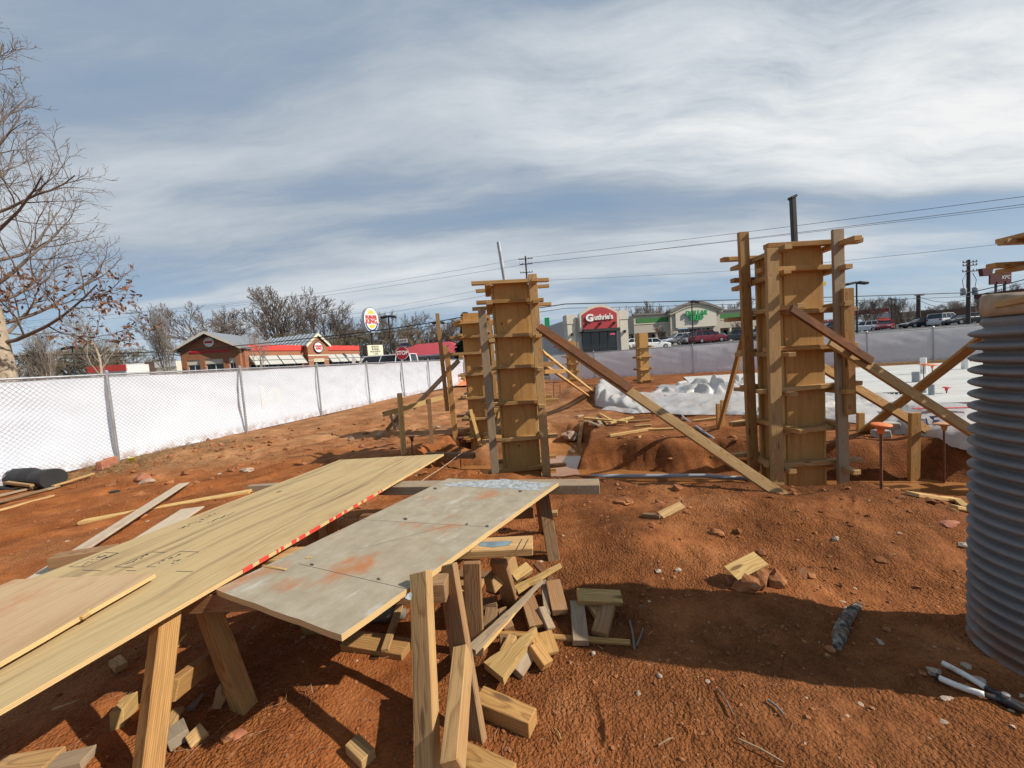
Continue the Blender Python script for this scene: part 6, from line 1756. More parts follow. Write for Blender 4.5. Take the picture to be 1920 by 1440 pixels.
for k in range(3):
    x = fx0 + 0.35 + k * (fx1 - fx0 - 0.7) / 2
    lbox(gu, M, 'spot_lamp', 'dark_metal', x - .1, x + .1, -0.7, -0.35, zb_ + 0.45, zb_ + 0.63)
lbox(gu, M, 'canopy', 'dark_metal', fx0 - 0.1, fx1 + 0.15, -0.75, 0.2, zb_ - 0.3, zb_)
window(gu, M, fx0, fx1, 0.1, zb_ - 0.3, -0.02, 4, 2, 'dark_metal', 0.06)
ltext(gu, M, 'open_sign', 'open_sign', 'OPEN', 0.22, fx1 - 0.45, -0.12, zb_ - 0.62, 0.01, 0.0)
lbox(gu, M, 'stone_base', 'stone_base', 0.85, fx0 - 0.02, 0.1, 0.24, 0, 1.3)
lbox(gu, M, 'stone_base', 'stone_base', fx1 + 0.02, L - 0.9, 0.1, 0.24, 0, 1.3)
for sgn, x in ((-1, 0.98), (1, L - 0.28)):
    V = [(x, 3, 3.2), (x, 6, 3.2), (x + sgn * 0.8, 6.1, 2.2), (x + sgn * 0.8, 2.9, 2.2), (x, 2.9, 2.2)]
    lmesh(gu, M, 'awning', 'red_panel', V, [(0, 1, 2, 3), (0, 3, 4)])
# white metal-sided back part
lbox(gu, M, 'metal_sided_back', 'metal_white', L + 0.0, L + 1.8, 6, 12, 0, 3.6)

# --- discount store strip: arched centre, green band
a, b = xy_at(1192, 77.5), xy_at(1460, 83.0)
M, L = wall_frame(a, b)
dt = thing('store_strip', 'beige shopping strip with an arched front, green bands and green lettering', 'building', (a[0], a[1], GZ))
def lx(px):                       # place along this facade
    p = Vector((*xy_at(px, 80.0), BZ)); return (M.inverted() @ p).x
hw = h_at(1225, 591, 80.0)
X1, X2 = lx(1250), lx(1352)
for x0, x1, nm in ((0, X1, 'l'), (X2, L, 'r')):
    lbox(dt, M, 'upper_wall', 'stucco_dark', x0, x1, 0, 10, 3.0, hw)
    lbox(dt, M, 'green_band', 'green_band', x0 + (0.6 if nm == 'l' else 0.1), x1 - 0.05, -0.08, -0.005, hw - 1.65, hw - 0.65)
    lbox(dt, M, 'cornice', 'cornice', x0 - 0.2, x1 + 0.2, -0.3, 0.3, hw - 0.05, hw + 0.25)
    lbox(dt, M, 'pale_trim', 'cream', x0, x1, -0.1, -0.003, hw - 1.85, hw - 1.68)
    lbox(dt, M, 'recess_wall', 'stucco_dark', x0, x1, 2.8, 10, 0, 3.0)
    n_ = 3 if nm == 'l' else 5
    for k in range(n_ + 1):
        x = x0 + 0.3 + k * (x1 - x0 - 0.6) / n_
        lbox(dt, M, 'post', 'stucco', x - .22, x + .22, 0.05, 0.5, 0, 3.0)
    for k in range(n_): window(dt, M, x0 + 0.8 + k * (x1 - x0 - .6) / n_, x0 + (k + .85) * (x1 - x0 - .6) / n_, 0.4, 2.6, 2.78, 2, 1, 'dark_metal')
for x in (X1, X2 - 1.6):
    lbox(dt, M, 'pier', 'stucco_dark', x, x + 1.6, -0.7, 3, 0, hw + 0.25)
za = h_at(1305, 566, 80.0); zs = 0
c_pts = []
def gable(x0, x1, z0, zs, za, n=20):
    pts = [(x0, z0), (x1, z0)]
    for k in range(n + 1):
        t_ = k / n; c_ = math.cos((t_ - .5) * math.pi)
        pts.append((x1 - (x1 - x0) * t_, zs + (za - zs) * c_ ** 1.3 if 0 < t_ < 1 else zs))
    return pts
lprism(dt, M, 'arched_front', 'stucco', gable(X1 + 1.0, X2 - 1.0, 3.5, hw + 0.3, za - 0.55), -1.0, 0.9)
top = gable(X1 - 0.3, X2 + 0.3, hw, hw + 0.55, za)[2:]; bot = gable(X1 - 0.3, X2 + 0.3, hw, hw + 0.05, za - 0.5)[2:]
lprism(dt, M, 'arched_cornice', 'cornice', top + bot[::-1], -1.35, 1.6)
top2 = gable(X1 - 0.3, X2 + 0.3, hw, hw + 0.05, za - 0.5)[2:]; bot2 = gable(X1 - 0.3, X2 + 0.3, hw, hw - 0.4, za - 0.95)[2:]
lprism(dt, M, 'arched_trim', 'stucco_dark', top2 + bot2[::-1], -1.18, 1.3)
window(dt, M, X1 + 1.7, X2 - 1.7, 0.1, 3.3, 0.3, 8, 2, 'metal_white', 0.09)
xm = (X1 + X2) / 2 - 0.2
fit_text(dt, M, 'sign_lettering', 'green_letter', 'DOLLAR', 4.9, 1.0, xm, -1.35, h_at(1300, 587.5, 79), 0.04, 0.2, 0, 0.12)
fit_text(dt, M, 'sign_lettering', 'green_letter', 'TREE', 3.0, 0.95, xm - 0.1, -1.35, h_at(1300, 597, 79), 0.04, 0.2, 0, 0.12)
lbox(dt, M, 'notice_board', 'navy', xm + 0.9, xm + 1.9, 0.15, 0.25, 0.4, 2.0)

# --- buildings at the right
a, b = xy_at(1738, 92), xy_at(1845, 80)
M, L = wall_frame(a, b)
mo = thing('repair_shop', 'brown brick shop with a dark red fascia and white roller doors, far right', 'building', (a[0], a[1], GZ))
H_ = h_at(1790, 580, 86)
lbox(mo, M, 'wall', 'dark_brick', 0, L, 0, 9, 0, H_)
lbox(mo, M, 'parapet', 'cornice', -0.1, L + .1, -0.1, 0.5, H_, H_ + 0.25)
lbox(mo, M, 'red_fascia', 'red_panel', 0.5, L, -0.9, -0.01, H_ - 2.1, H_ - 1.1)
lbox(mo, M, 'white_lettering', 'sign_white', 2.0, 5.0, -0.93, -0.91, H_ - 1.75, H_ - 1.45)
for k in range(3):
    lbox(mo, M, 'roller_door', 'metal_white', 1.2 + k * L / 3, (k + .85) * L / 3, -0.06, -0.005, 0, H_ - 2.2)
a, b = xy_at(1680, 98), xy_at(1742, 95)
M, L = wall_frame(a, b)
o = thing('brick_building', 'plain dark brick building behind the small trees at the right', 'building', (a[0], a[1], GZ))
H_ = h_at(1710, 585, 96)
lbox(o, M, 'wall', 'dark_brick', 0, L, 0, 9, 0, H_); lbox(o, M, 'coping', 'cornice', -.1, L + .1, -.1, .3, H_, H_ + .2)
lbox(o, M, 'pale_base', 'stucco', 0, L, -0.05, -0.005, 0, 1.6)
window(o, M, L * .3, L * .6, 1.9, 3.0, -0.02)
a, b = xy_at(1640, 84), xy_at(1671, 83)
M, L = wall_frame(a, b)
o = thing('drive_in', 'small white building with a red awning and a red roof band at the right', 'building', (a[0], a[1], GZ))
lbox(o, M, 'wall', 'metal_white', 0, L, 0, 5, 0, 3.9)
lbox(o, M, 'red_roof_band', 'red_panel', -3.0, L - .6, -0.6, 5, 4.1, 4.9)
lmesh(o, M, 'awning', 'red_fascia', [(.6, -0.02, 2.9), (L - .4, -0.02, 2.9), (L - .2, -0.9, 2.1), (.4, -0.9, 2.1)], [(0, 3, 2, 1), (0, 1, 2, 3)])
window(o, M, .8, L - .6, 0.6, 2.0)
for px0, px1, y, zz, lb in ((1540, 1566, 92, 3.8, 'far white shop with a red sign behind the right column'),):
    a, b = xy_at(px0, y), xy_at(px1, y); M, L = wall_frame(a, b)
    o = thing('far_shop', lb, 'building', (a[0], a[1], GZ), 0, 'far low shops')
    lbox(o, M, 'wall', 'metal_white', 0, L, 0, 5, 0, zz); lbox(o, M, 'fascia', 'red_panel', 0.2, L * .45, -0.1, -0.005, zz - 1.0, zz - .1); lbox(o, M, 'fascia', 'red_panel', L * .6, L, -0.1, -0.005, zz - 1.0, zz - .1)
# dark roofed building at the right edge and its chicken signs
a, b = xy_at(1825, 66), xy_at(1990, 58)
M, L = wall_frame(a, b)
kf = thing('dark_roofed_building', 'building with a dark maroon roof edge behind the corrugated pipe', 'building', (a[0], a[1], GZ))
H_ = h_at(1830, 552, 66)
lbox(kf, M, 'wall', 'dark_brick', 0.2, L, 0.3, 9, 0, H_ - 1.4)
lbox(kf, M, 'maroon_fascia', 'maroon', 0, L, 0, 9.2, H_ - 0.72, H_)
lbox(kf, M, 'brown_fascia', 'cornice', 0.05, L, 0.1, 9.1, H_ - 1.4, H_ - 0.74)
for k in range(3): window(kf, M, 1 + k * 3.2, 3.4 + k * 3.2, 0.6, 2.6, 0.27)
yk = 85.0
c = at_y(1875, 522, yk)
ks = thing('roadside_sign', 'maroon roadside sign with white letters and a bucket-shaped panel above it', 'sign', (c.x, c.y, GZ))
Mk = Matrix.Translation(c)
obj('sign_panel', mesh('sign_panel', *box_vf(4.7, 0.3, 2.45, 0.03), 'maroon'), ks, Mk)
V, Fc = text_vf('KFC', 1.0, 0.01, 0.012, 0.25)
obj('sign_lettering', mesh('sign_lettering', [Vector((v.x * 1.05, v.y * 1.05, v.z)) for v in V], Fc, 'sign_white'), ks, Mk @ Matrix.Translation((1.05, -0.18, 0.14)) @ Matrix.Rotation(math.radians(90), 4, 'X'))
m = MB().prism([(-0.9, -0.72), (0.9, -0.72), (1.28, 0.88), (-1.28, 0.88)], Matrix.Translation((0, -0.4, 0)), 0.8)
cb = at_y(1848, 511, yk)
obj('bucket_panel', mesh('bucket_panel', m.V, m.F, 'maroon'), ks, Matrix.Translation(cb))
for dx in (-0.9, 1.0):
    MB().bar((c.x + dx, c.y, GZ), (c.x + dx, c.y, c.z - 0.7), 0.3, 0.3).build_at('pole', 'dark_metal', ks)
MB().bar((cb.x + 0.2, cb.y, c.z + 0.7), (cb.x + 0.2, cb.y, cb.z - 0.6), 0.12, 0.12).build_at('pole', 'dark_metal', ks)
# yellow and green far signs
for px, py, y, w_, h_, mt, lb in ((1541, 532, 80, 1.7, 0.75, 'sign_yellow', 'small yellow sign on a tall thin pole behind the right column'), (1026, 607, 70, 0.9, 2.2, 'green_letter', 'narrow green sign seen beside the left column')):
    c = at_y(px, py, y)
    o = thing('pole_sign', lb, 'sign', (c.x, c.y, GZ))
    obj('panel', mesh('panel', *box_vf(w_, 0.2, h_, 0.03), mt), o, Matrix.Translation(c))
    MB().tube([(c.x, c.y, GZ), (c.x, c.y, c.z - h_ / 2 + .05)], 0.08, 8).build_at('pole', 'dark_metal', o)

# --- site corner at the end of the left fence
c = at_z(884, 716, -0.1)
pod = thing('storage_panel', 'white panelled storage box at the far corner of the site', 'box', c)
Mp = Matrix.Translation(c) @ Matrix.Rotation(-0.25, 4, 'Z')
for nm, mt, x0, x1, y0, y1, z0, z1 in (('side', 'metal_white', -0.9, 0.9, 0, 2.2, 0.0, 1.9), ('door', 'stucco_grey', -0.1, 0.5, -0.03, -0.005, 0.15, 1.7), ('corner_post', 'galvanised', -0.98, -0.9, -0.08, 0.0, 0, 2.0), ('corner_post', 'galvanised', 0.9, 0.98, -0.08, 0.0, 0, 2.0)):
    lbox(pod, Mp, nm, mt, x0, x1, y0, y1, z0, z1)
c = at_z(857, 722, 0.0)
cn = thing('traffic_cone', 'orange netted cone at the far end of the left fence', 'cone', c)
MB().lathe([(0.36, 0.03), (0.05, 0.85), (0.0, 0.86)], 18).build('cone', 'orange_plastic', cn, Matrix.Translation(c), True)
obj('base', mesh('base', *box_vf(0.8, 0.8, 0.05, 0.01), 'orange_faded'), cn, Matrix.Translation(c + Vector((0, 0, .02))))
MB().bar(c + Vector((0.15, 0, 0)), c + Vector((-0.05, 0, 1.05)), 0.03, 0.03).build_at('stick', 'dark_metal', cn)
on = drape('orange_netting', 'heap of orange safety netting beside the cone', [P(856, 724), P(893, 722), P(894, 714), P(860, 714)], lambda s, t_, x, y: 0.02 + edge_drop(s, t_, .3) * 0.28 * ridged(x, y, 1.5, 3), 'orange_plastic', 30, 20, 5, 'netting')

# ------------------------------------------------------------------ street furniture: lamp posts, utility poles, wires
def lamp_post(label, px, base_y, top_py, y, heads=2, r=0.09, hw_=1.1, dx=0):
    c = at_y(px, top_py, y)
    o = thing('lamp_post', label, 'lamp post', (c.x, c.y, GZ), 0, 'parking lot lamp posts')
    MB().tube([(c.x, c.y, GZ), (c.x, c.y, c.z)], r, 8, True, r * 0.7).build_at('pole', 'dark_metal', o)
    MB().bar((c.x - hw_, c.y, c.z), (c.x + hw_, c.y, c.z), 0.08, 0.08).build_at('arm', 'dark_metal', o)
    for s in ((-1, 1) if heads == 2 else (1,)):
        obj('lamp_head', mesh('lamp_head', *box_vf(0.9, 0.55, 0.24, 0.06), 'dark_metal'), o, Matrix.Translation((c.x + s * hw_, c.y, c.z)) @ Matrix.Rotation(s * 0.15, 4, 'Y'))
lamp_post('twin lamp post right of the oval sign', 728, 0, 594, 45, 2, 0.11, 0.45)
lamp_post('lamp post farther right, by the dark evergreen', 822, 0, 605, 48, 2, 0.11, 0.3)
lamp_post('thin lamp post in front of the arched green-lettered store', 1297, 0, 566, 45, 1, 0.09, 0.4)
lamp_post('lamp post with flat head behind the right column', 1606, 0, 531, 38, 2, 0.09, 0.6)
lamp_post('small lamp post under the left tree', 135, 0, 652, 40, 2, 0.08, 0.5)
lamp_post('far lamp post above the small trees at the right', 1671, 0, 561, 60, 1, 0.09, 0.2)
lamp_post('low lamp post between the sign pole and the brick restaurant', 673, 0, 634, 60, 1, 0.09, 0.3)

def utility_pole(label, px, top_py, y, r=0.16, arms=((0.4, 1.0),), trans=0):
    c = at_y(px, top_py, y)
    o = thing('utility_pole', label, 'utility pole', (c.x, c.y, GZ), 0, 'utility poles')
    MB().tube([(c.x, c.y, GZ), (c.x, c.y, c.z)], r * 1.25, 10, True, r * 0.85).build_at('pole', 'pole_wood', o)
    for dz, hl in arms:
        MB().bar((c.x - hl, c.y - 0.15, c.z - dz), (c.x + hl, c.y - 0.15, c.z - dz), 0.10, 0.10).build_at('crossarm', 'pole_wood', o)
        for s in (-1, -0.5, 0.5, 1):
            MB().lathe([(0.03, 0), (0.07, 0.05), (0.05, 0.12), (0.07, 0.17), (0.0, 0.24)], 8).build('insulator', 'pvc_grey', o, Matrix.Translation((c.x + s * hl * 0.95, c.y - 0.15, c.z - dz + 0.05)), True)
    for k in range(trans):
        s = -1 if k == 0 else 1
        MB().lathe([(0.0, -0.5), (0.26, -0.5), (0.28, -0.4), (0.28, 0.35), (0.2, 0.45), (0.0, 0.47)], 14).build('transformer', 'pvc_grey', o, Matrix.Translation((c.x + s * 0.75, c.y - 0.1, c.z - 4.0)), True)
        MB().tube([(c.x + s * 0.75, c.y - .1, c.z - 3.5), (c.x + s * 0.9, c.y - .1, c.z - 2.6), (c.x + s * 0.4, c.y - .1, c.z - 1.7)], 0.03, 5).build_at('jumper_cable', 'wire_black', o)
    return c
pf = utility_pole('far utility pole rising behind the left column', 985, 480, 62, 0.15, ((0.5, 1.1), (1.3, 1.0), (2.6, 1.0)))
pr = utility_pole('near utility pole with grey transformers at the right', 1816, 487, 50, 0.19, ((0.35, 0.9), (0.75, 0.9), (1.5, 0.95)), 2)
pm = utility_pole('thick leafless utility pole right of the small trees', 1722, 553, 58, 0.26, ((0.1, 0.7),))

def wire(label, pts, r, mat='wire_black', sag=0.0, group='overhead wires'):
    """pts: world points; each span hangs a little"""
    out = []
    for a, b in zip(pts[:-1], pts[1:]):
        n = 12
        for k in range(n + (1 if b is pts[-1] else 0)):
            t_ = k / n
            p = a.lerp(b, t_); p = p - Vector((0, 0, sag * 4 * t_ * (1 - t_)))
            out.append(p)
    return tag(MB().tube(out, r, 5).build_at('overhead_wire', mat, None, pts[0]), label, 'wire', group)
wire('topmost overhead wire crossing the right half of the sky', [at_y(-300, 640, 150), at_y(590, 551, 85), pf + Vector((0, 0, -.3)), at_y(2000, 358, 28)], 0.022, 'wire_grey', 0.15)
wire('second overhead wire crossing the right half of the sky', [at_y(-300, 650, 150), at_y(590, 557, 85), pf + Vector((.8, 0, -1.2)), at_y(2000, 373, 28)], 0.022, 'wire_grey', 0.15)
wire('third overhead wire, paired with the second in the right of the sky', [pf + Vector((-.8, 0, -1.2)), at_y(2000, 378, 29)], 0.018, 'wire_grey', 0.15)
wire('lower single wire above the arched store', [at_y(600, 600, 90), at_y(985, 527, 62), at_y(1400, 506, 48), at_y(2000, 444, 34)], 0.018, 'wire_grey', 0.1)
wire('thin wire over the red-roofed building', [at_y(640, 600, 80), at_y(890, 558, 60), at_y(985, 535, 62)], 0.022, 'wire_grey', 0.1)
wire('thick cable bundle running along the road to the transformer pole', [at_y(-200, 672, 47), at_y(330, 659, 44), at_y(690, 622, 43), at_y(870, 594, 43), at_y(1060, 570, 44), pr + Vector((0, -.2, -4.2)), at_y(2000, 503, 40)], 0.055, 'wire_black', 0.08)
wire('thinner cable just under the thick bundle', [at_y(-200, 680, 47), at_y(330, 664, 44), at_y(690, 627, 43), at_y(870, 600, 43), at_y(1060, 578, 44), pr + Vector((0, -.2, -4.7)), at_y(2000, 509, 40)], 0.03, 'wire_black', 0.12)
wire('slack wire between the transformer pole and the thick pole', [pr + Vector((0, -.2, -5.0)), pm + Vector((0, -.1, -.3))], 0.03, 'wire_black', 0.6)
wire('second slack wire between the transformer pole and the thick pole', [pr + Vector((0, -.2, -5.8)), pm + Vector((0, -.1, -.8))], 0.03, 'wire_black', 0.7)
wire('long wire from the thick pole behind the right column', [pm + Vector((0, 0, -.4)), at_y(1420, 585, 66)], 0.025, 'wire_grey', 0.4)
wire('thin wire over the far trees at the left', [at_y(-200, 618, 90), at_y(330, 580, 90), at_y(590, 551, 88)], 0.028, 'wire_grey', 0.2)
wire('lower thin wire over the far trees at the left', [at_y(-200, 655, 80), at_y(330, 632, 80), at_y(470, 620, 80)], 0.028, 'wire_grey', 0.2)

# ------------------------------------------------------------------ cars
def loft(prof_sections, mat, name, root, M, smooth=True):
    pass
def car(label, px, y, heading, paint, kind='sedan', zoff=0.0, group='cars parked beyond the back fence'):
    c = at_y(px, 650, y); base = Vector((c.x, c.y, float(hgt(c.x, c.y, False)) + 0.06))
    root = thing(kind if kind in ('van', 'suv') else 'car', label, 'van' if kind == 'van' else 'car', base, heading, group)
    if kind == 'suv': root.name = 'car'
    WM[root.name] = Matrix.Translation(base) @ Matrix.Rotation(heading, 4, 'Z')
    M = WM[root.name]
    if kind == 'sedan': Ln, W, belt, top = 4.6, 1.78, 0.92, 1.44; bx = [(-2.3, .45), (-2.28, .80), (-2.0, .90), (-1.55, .95), (1.0, .93), (1.9, .80), (2.22, .66), (2.3, .42)]; cab = (-1.75, -0.95, 0.35, 1.15)
    elif kind == 'suv': Ln, W, belt, top = 4.8, 1.92, 1.08, 1.76; bx = [(-2.4, .5), (-2.38, .95), (-2.3, 1.06), (1.0, 1.08), (1.15, 1.05), (2.1, .98), (2.36, .80), (2.4, .5)]; cab = (-2.3, -2.0, 0.25, 1.05)
    else: Ln, W, belt, top = 5.6, 2.0, 1.25, 2.15; bx = [(-2.8, .5), (-2.8, 1.2), (-2.75, 1.26), (1.7, 1.25), (1.9, 1.15), (2.6, .95), (2.8, .75), (2.8, .5)]; cab = (-2.75, -2.6, 1.2, 1.95)
    w2 = W / 2
    def hull(stations, inset):
        """closed loft: outline in x-z swept across the width, with rounded shoulders"""
        V, Fc = [], []
        n = len(stations)
        ys = [(-w2, inset), (-w2 * 0.93, 0.0), (0, -0.02), (w2 * 0.93, 0.0), (w2, inset)]
        for yy, ins in ys:
            for x, z in stations:
                V.append(Vector((x * (1 - 0.02 * (ins > 0)), yy, z - ins * (z > 0.6))))
        k = len(ys)
        for a in range(k - 1):
            for b in range(n - 1): Fc.append((a * n + b, a * n + b + 1, (a + 1) * n + b + 1, (a + 1) * n + b))
        lo = len(V)
        for yy, _ in ys: V += [Vector((stations[0][0] * .98, yy * .97, 0.25)), Vector((stations[-1][0] * .98, yy * .97, 0.25))]
        for a in range(k - 1):
            Fc.append((lo + 2 * a, a * n, (a + 1) * n, lo + 2 * a + 2)); Fc.append((a * n + n - 1, lo + 2 * a + 1, lo + 2 * a + 3, (a + 1) * n + n - 1))
        Fc.append(tuple([lo] + [lo + 1] + [n - 1 - i for i in range(n)])); Fc.append(tuple([lo + 2 * k - 1, lo + 2 * k - 2] + [(k - 1) * n + i for i in range(n)]))
        return V, Fc
    V, Fc = hull(bx, 0.07)
    body = obj('body', mesh('body', V, Fc, 'paint_' + paint, False), root, M)
    x0, x1, x2, x3 = cab
    ti = w2 * 0.80; bi = w2 * 0.95
    # cabin: pillars and roof in paint, glass set slightly in
    def cabin(s, dz):
        return [Vector((x0 * s, -bi * s, belt - 0.04)), Vector((x3 * (s if x3 > 0 else 1), -bi * s, belt - 0.04)), Vector((x3, bi * s, belt - 0.04)), Vector((x0 * s, bi * s, belt - 0.04)),
                Vector((x1, -ti * s, top - dz)), Vector((x2, -ti * s, top - dz)), Vector((x2, ti * s, top - dz)), Vector((x1, ti * s, top - dz))]
    cf = [(0, 1, 5, 4), (1, 2, 6, 5), (2, 3, 7, 6), (3, 0, 4, 7), (4, 5, 6, 7)]
    gl = obj('windows', mesh('windows', cabin(0.985, 0.05), cf, 'car_glass'), root, M)
    cc = cabin(1.0, 0.0)
    mb = MB()
    for a, b in ((0, 4), (1, 5), (2, 6), (3, 7)): mb.bar(cc[a], cc[b], 0.075, 0.075)
    for s in (0, 1):
        lo_, hi_ = (cc[0], cc[1]) if s == 0 else (cc[3], cc[2]); l4, h4 = (cc[4], cc[5]) if s == 0 else (cc[7], cc[6])
        for t_ in ((0.48,) if kind == 'sedan' else (0.3, 0.62)): mb.bar(lo_.lerp(hi_, t_), l4.lerp(h4, t_), 0.08, 0.05)
    obj('pillars', mesh('pillars', mb.V, mb.F, 'paint_' + paint), root, M)
    rv, rf = box_vf(x2 - x1 + 0.12, ti * 2 + 0.1, 0.07, 0.03)
    obj('roof', mesh('roof', rv, rf, 'paint_' + paint), root, M @ Matrix.Translation(((x1 + x2) / 2, 0, top)))
    if kind == 'suv':
        for s in (-1, 1): MB().bar((x1 + .1, s * ti * .9, top + .08), (x2 - .1, s * ti * .9, top + .08), 0.04, 0.04).build('roof_rail', 'dark_metal', root, M)
    for wx_ in (-Ln * 0.30, Ln * 0.31):
        for s in (-1, 1):
            wh = obj('wheel', mesh('wheel', *(lambda m_: (m_.V, m_.F))(MB().lathe([(0.0, -0.1), (0.22, -0.1), (0.33, -0.09), (0.34, 0.0), (0.33, 0.09), (0.22, 0.1), (0.0, 0.1)], 16)), 'tyre'), root, M @ Matrix.Translation((wx_, s * (w2 - 0.08), 0.34)) @ Matrix.Rotation(math.radians(90), 4, 'X'))
            obj('rim', mesh('rim', *(lambda m_: (m_.V, m_.F))(MB().lathe([(0.0, -0.115), (0.2, -0.11), (0.21, -0.09), (0.21, 0.09), (0.2, 0.11), (0.0, 0.115)], 12)), 'rim'), wh, WM[wh.name])
    for s in (-1, 1):
        obj('headlight', mesh('headlight', *box_vf(0.22, 0.34, 0.15, 0.04), 'lamp_glass'), root, M @ Matrix.Translation((Ln / 2 - 0.14, s * w2 * 0.68, bx[-2][1] - 0.02)))
        obj('tail_light', mesh('tail_light', *box_vf(0.12, 0.28, 0.20, 0.03), 'tail_red'), root, M @ Matrix.Translation((-Ln / 2 + 0.06, s * w2 * 0.74, bx[1][1] - 0.04)))
        obj('door_mirror', mesh('door_mirror', *box_vf(0.12, 0.2, 0.13, 0.03), 'paint_' + paint), root, M @ Matrix.Translation((x3 - 0.35, s * (w2 + 0.08), belt + 0.06)))
    return root
H = math.radians
car('white van with a sloping nose just behind the left fence, under the letter board', 716, 32.5, H(175), 'white', 'van', 0.05, 'vehicles beyond the left fence')
car('dark car beyond the red-roofed building, partly hidden', 843, 55, H(10), 'black', 'suv', 0.3, 'vehicles beyond the left fence')
car('white small car beside the red-fronted restaurant', 1054, 37, H(70), 'white', 'sedan', 0)
car('white car roof just behind the back fence, beside the lone column form', 1222, 50.0, H(10), 'white', 'sedan', 0.1)
car('white car half hidden between the restaurant and the lone column form', 1188, 53.9, H(15), 'white', 'sedan', 0.15)
car('white sport utility parked before the arched store', 1270, 62.0, H(185), 'white', 'suv', 0.45)
car('grey sedan in front of the white sport utility', 1281, 58.4, H(195), 'grey', 'sedan', 0.25)
car('red sport utility behind the back fence, below the arched store', 1327, 55.2, H(5), 'maroonp', 'suv', 0.1)
car('silver sedan just left of the red sport utility', 1308, 58.0, H(185), 'silver', 'sedan', 0.3)
car('black pickup-like car right of the store entrance', 1325, 68.3, H(100), 'black', 'suv', 0.6)
car('dark sedan between black car and posts', 1345, 67.4, H(85), 'silver', 'sedan', 0.5)
car('grey sport utility under the right part of the shopping strip', 1379, 63.8, H(160), 'grey', 'suv', 0.55)
car('small red car parked at the far left end of the strip', 1222, 71.9, H(0), 'red', 'sedan', 0.9)
car('black car beside the small red one', 1246, 71.0, H(60), 'black', 'sedan', 0.9)
car('dark red van-like car glimpsed between the studs of the right column', 1428, 60.2, H(60), 'maroonp', 'suv', 0.6)
car('grey car glimpsed between the studs of the right column', 1432, 53.0, H(30), 'grey', 'sedan', 0.25)
car('black sport utility seen between the right column panel and its stud', 1556, 57.0, H(170), 'black', 'suv', 0.2)
car('white pickup-like car just right of the right column', 1612, 67.0, H(165), 'white', 'suv', 0.35)
car('black car left of the small tree', 1628, 71.0, H(150), 'black', 'suv', 0.5)
car('bright red car with pale bumper behind the back fence', 1660, 60.0, H(220), 'red', 'sedan', 0.25)
car('dark car with sloping roof left of the white sport utility at the right', 1727, 57.0, H(170), 'black', 'sedan', 0.35)
car('large white sport utility at the right, behind the back fence', 1771, 56.0, H(15), 'white', 'suv', 0.45)
car('black car roof between the white sport utility and the corrugated pipe', 1810, 53.0, H(175), 'black', 'sedan', 0.35)
# ------------------------------------------------------------------ trees
def tube_arrays(lines):
    """lines: list of (points, r0, r1, sides) -> vertices, quads as numpy arrays; lines alike are done together"""
    groups = {}
    for pts, r0, r1, n in lines: groups.setdefault((len(pts), n), []).append((pts, r0, r1))
    Vs, Qs = [], []; o = 0
    for (m, n), ls in groups.items():
        P_ = np.array([[(p[0], p[1], p[2]) for p in l[0]] for l in ls]); k_ = len(ls)
        T = np.zeros_like(P_); T[:, 1:-1] = P_[:, 2:] - P_[:, :-2]; T[:, 0] = P_[:, 1] - P_[:, 0]; T[:, -1] = P_[:, -1] - P_[:, -2]
        T /= np.linalg.norm(T, axis=2, keepdims=True) + 1e-9
        A = np.cross(T, np.array([0.31, 0.93, 0.2])); A /= np.linalg.norm(A, axis=2, keepdims=True) + 1e-9
        B = np.cross(T, A)
        ra = np.array([l[1] for l in ls]); rb = np.array([l[2] for l in ls])
        rad = (ra[:, None] + (rb - ra)[:, None] * np.linspace(0, 1, m)[None])[:, :, None, None]
        q = np.arange(n) * 2 * np.pi / n
        V = P_[:, :, None, :] + rad * (np.cos(q)[None, None, :, None] * A[:, :, None, :] + np.sin(q)[None, None, :, None] * B[:, :, None, :])
        Vs.append(V.reshape(-1, 3))
        i = np.arange(m - 1)[:, None] * n; k = np.arange(n)[None, :]; k2 = (k + 1) % n
        Q = np.stack([i + k, i + k2, i + n + k2, i + n + k], -1).reshape(-1, 4)
        Qs.append((o + Q[None] + (np.arange(k_) * m * n)[:, None, None]).reshape(-1, 4))
        o += k_ * m * n
    return np.vstack(Vs), np.vstack(Qs)
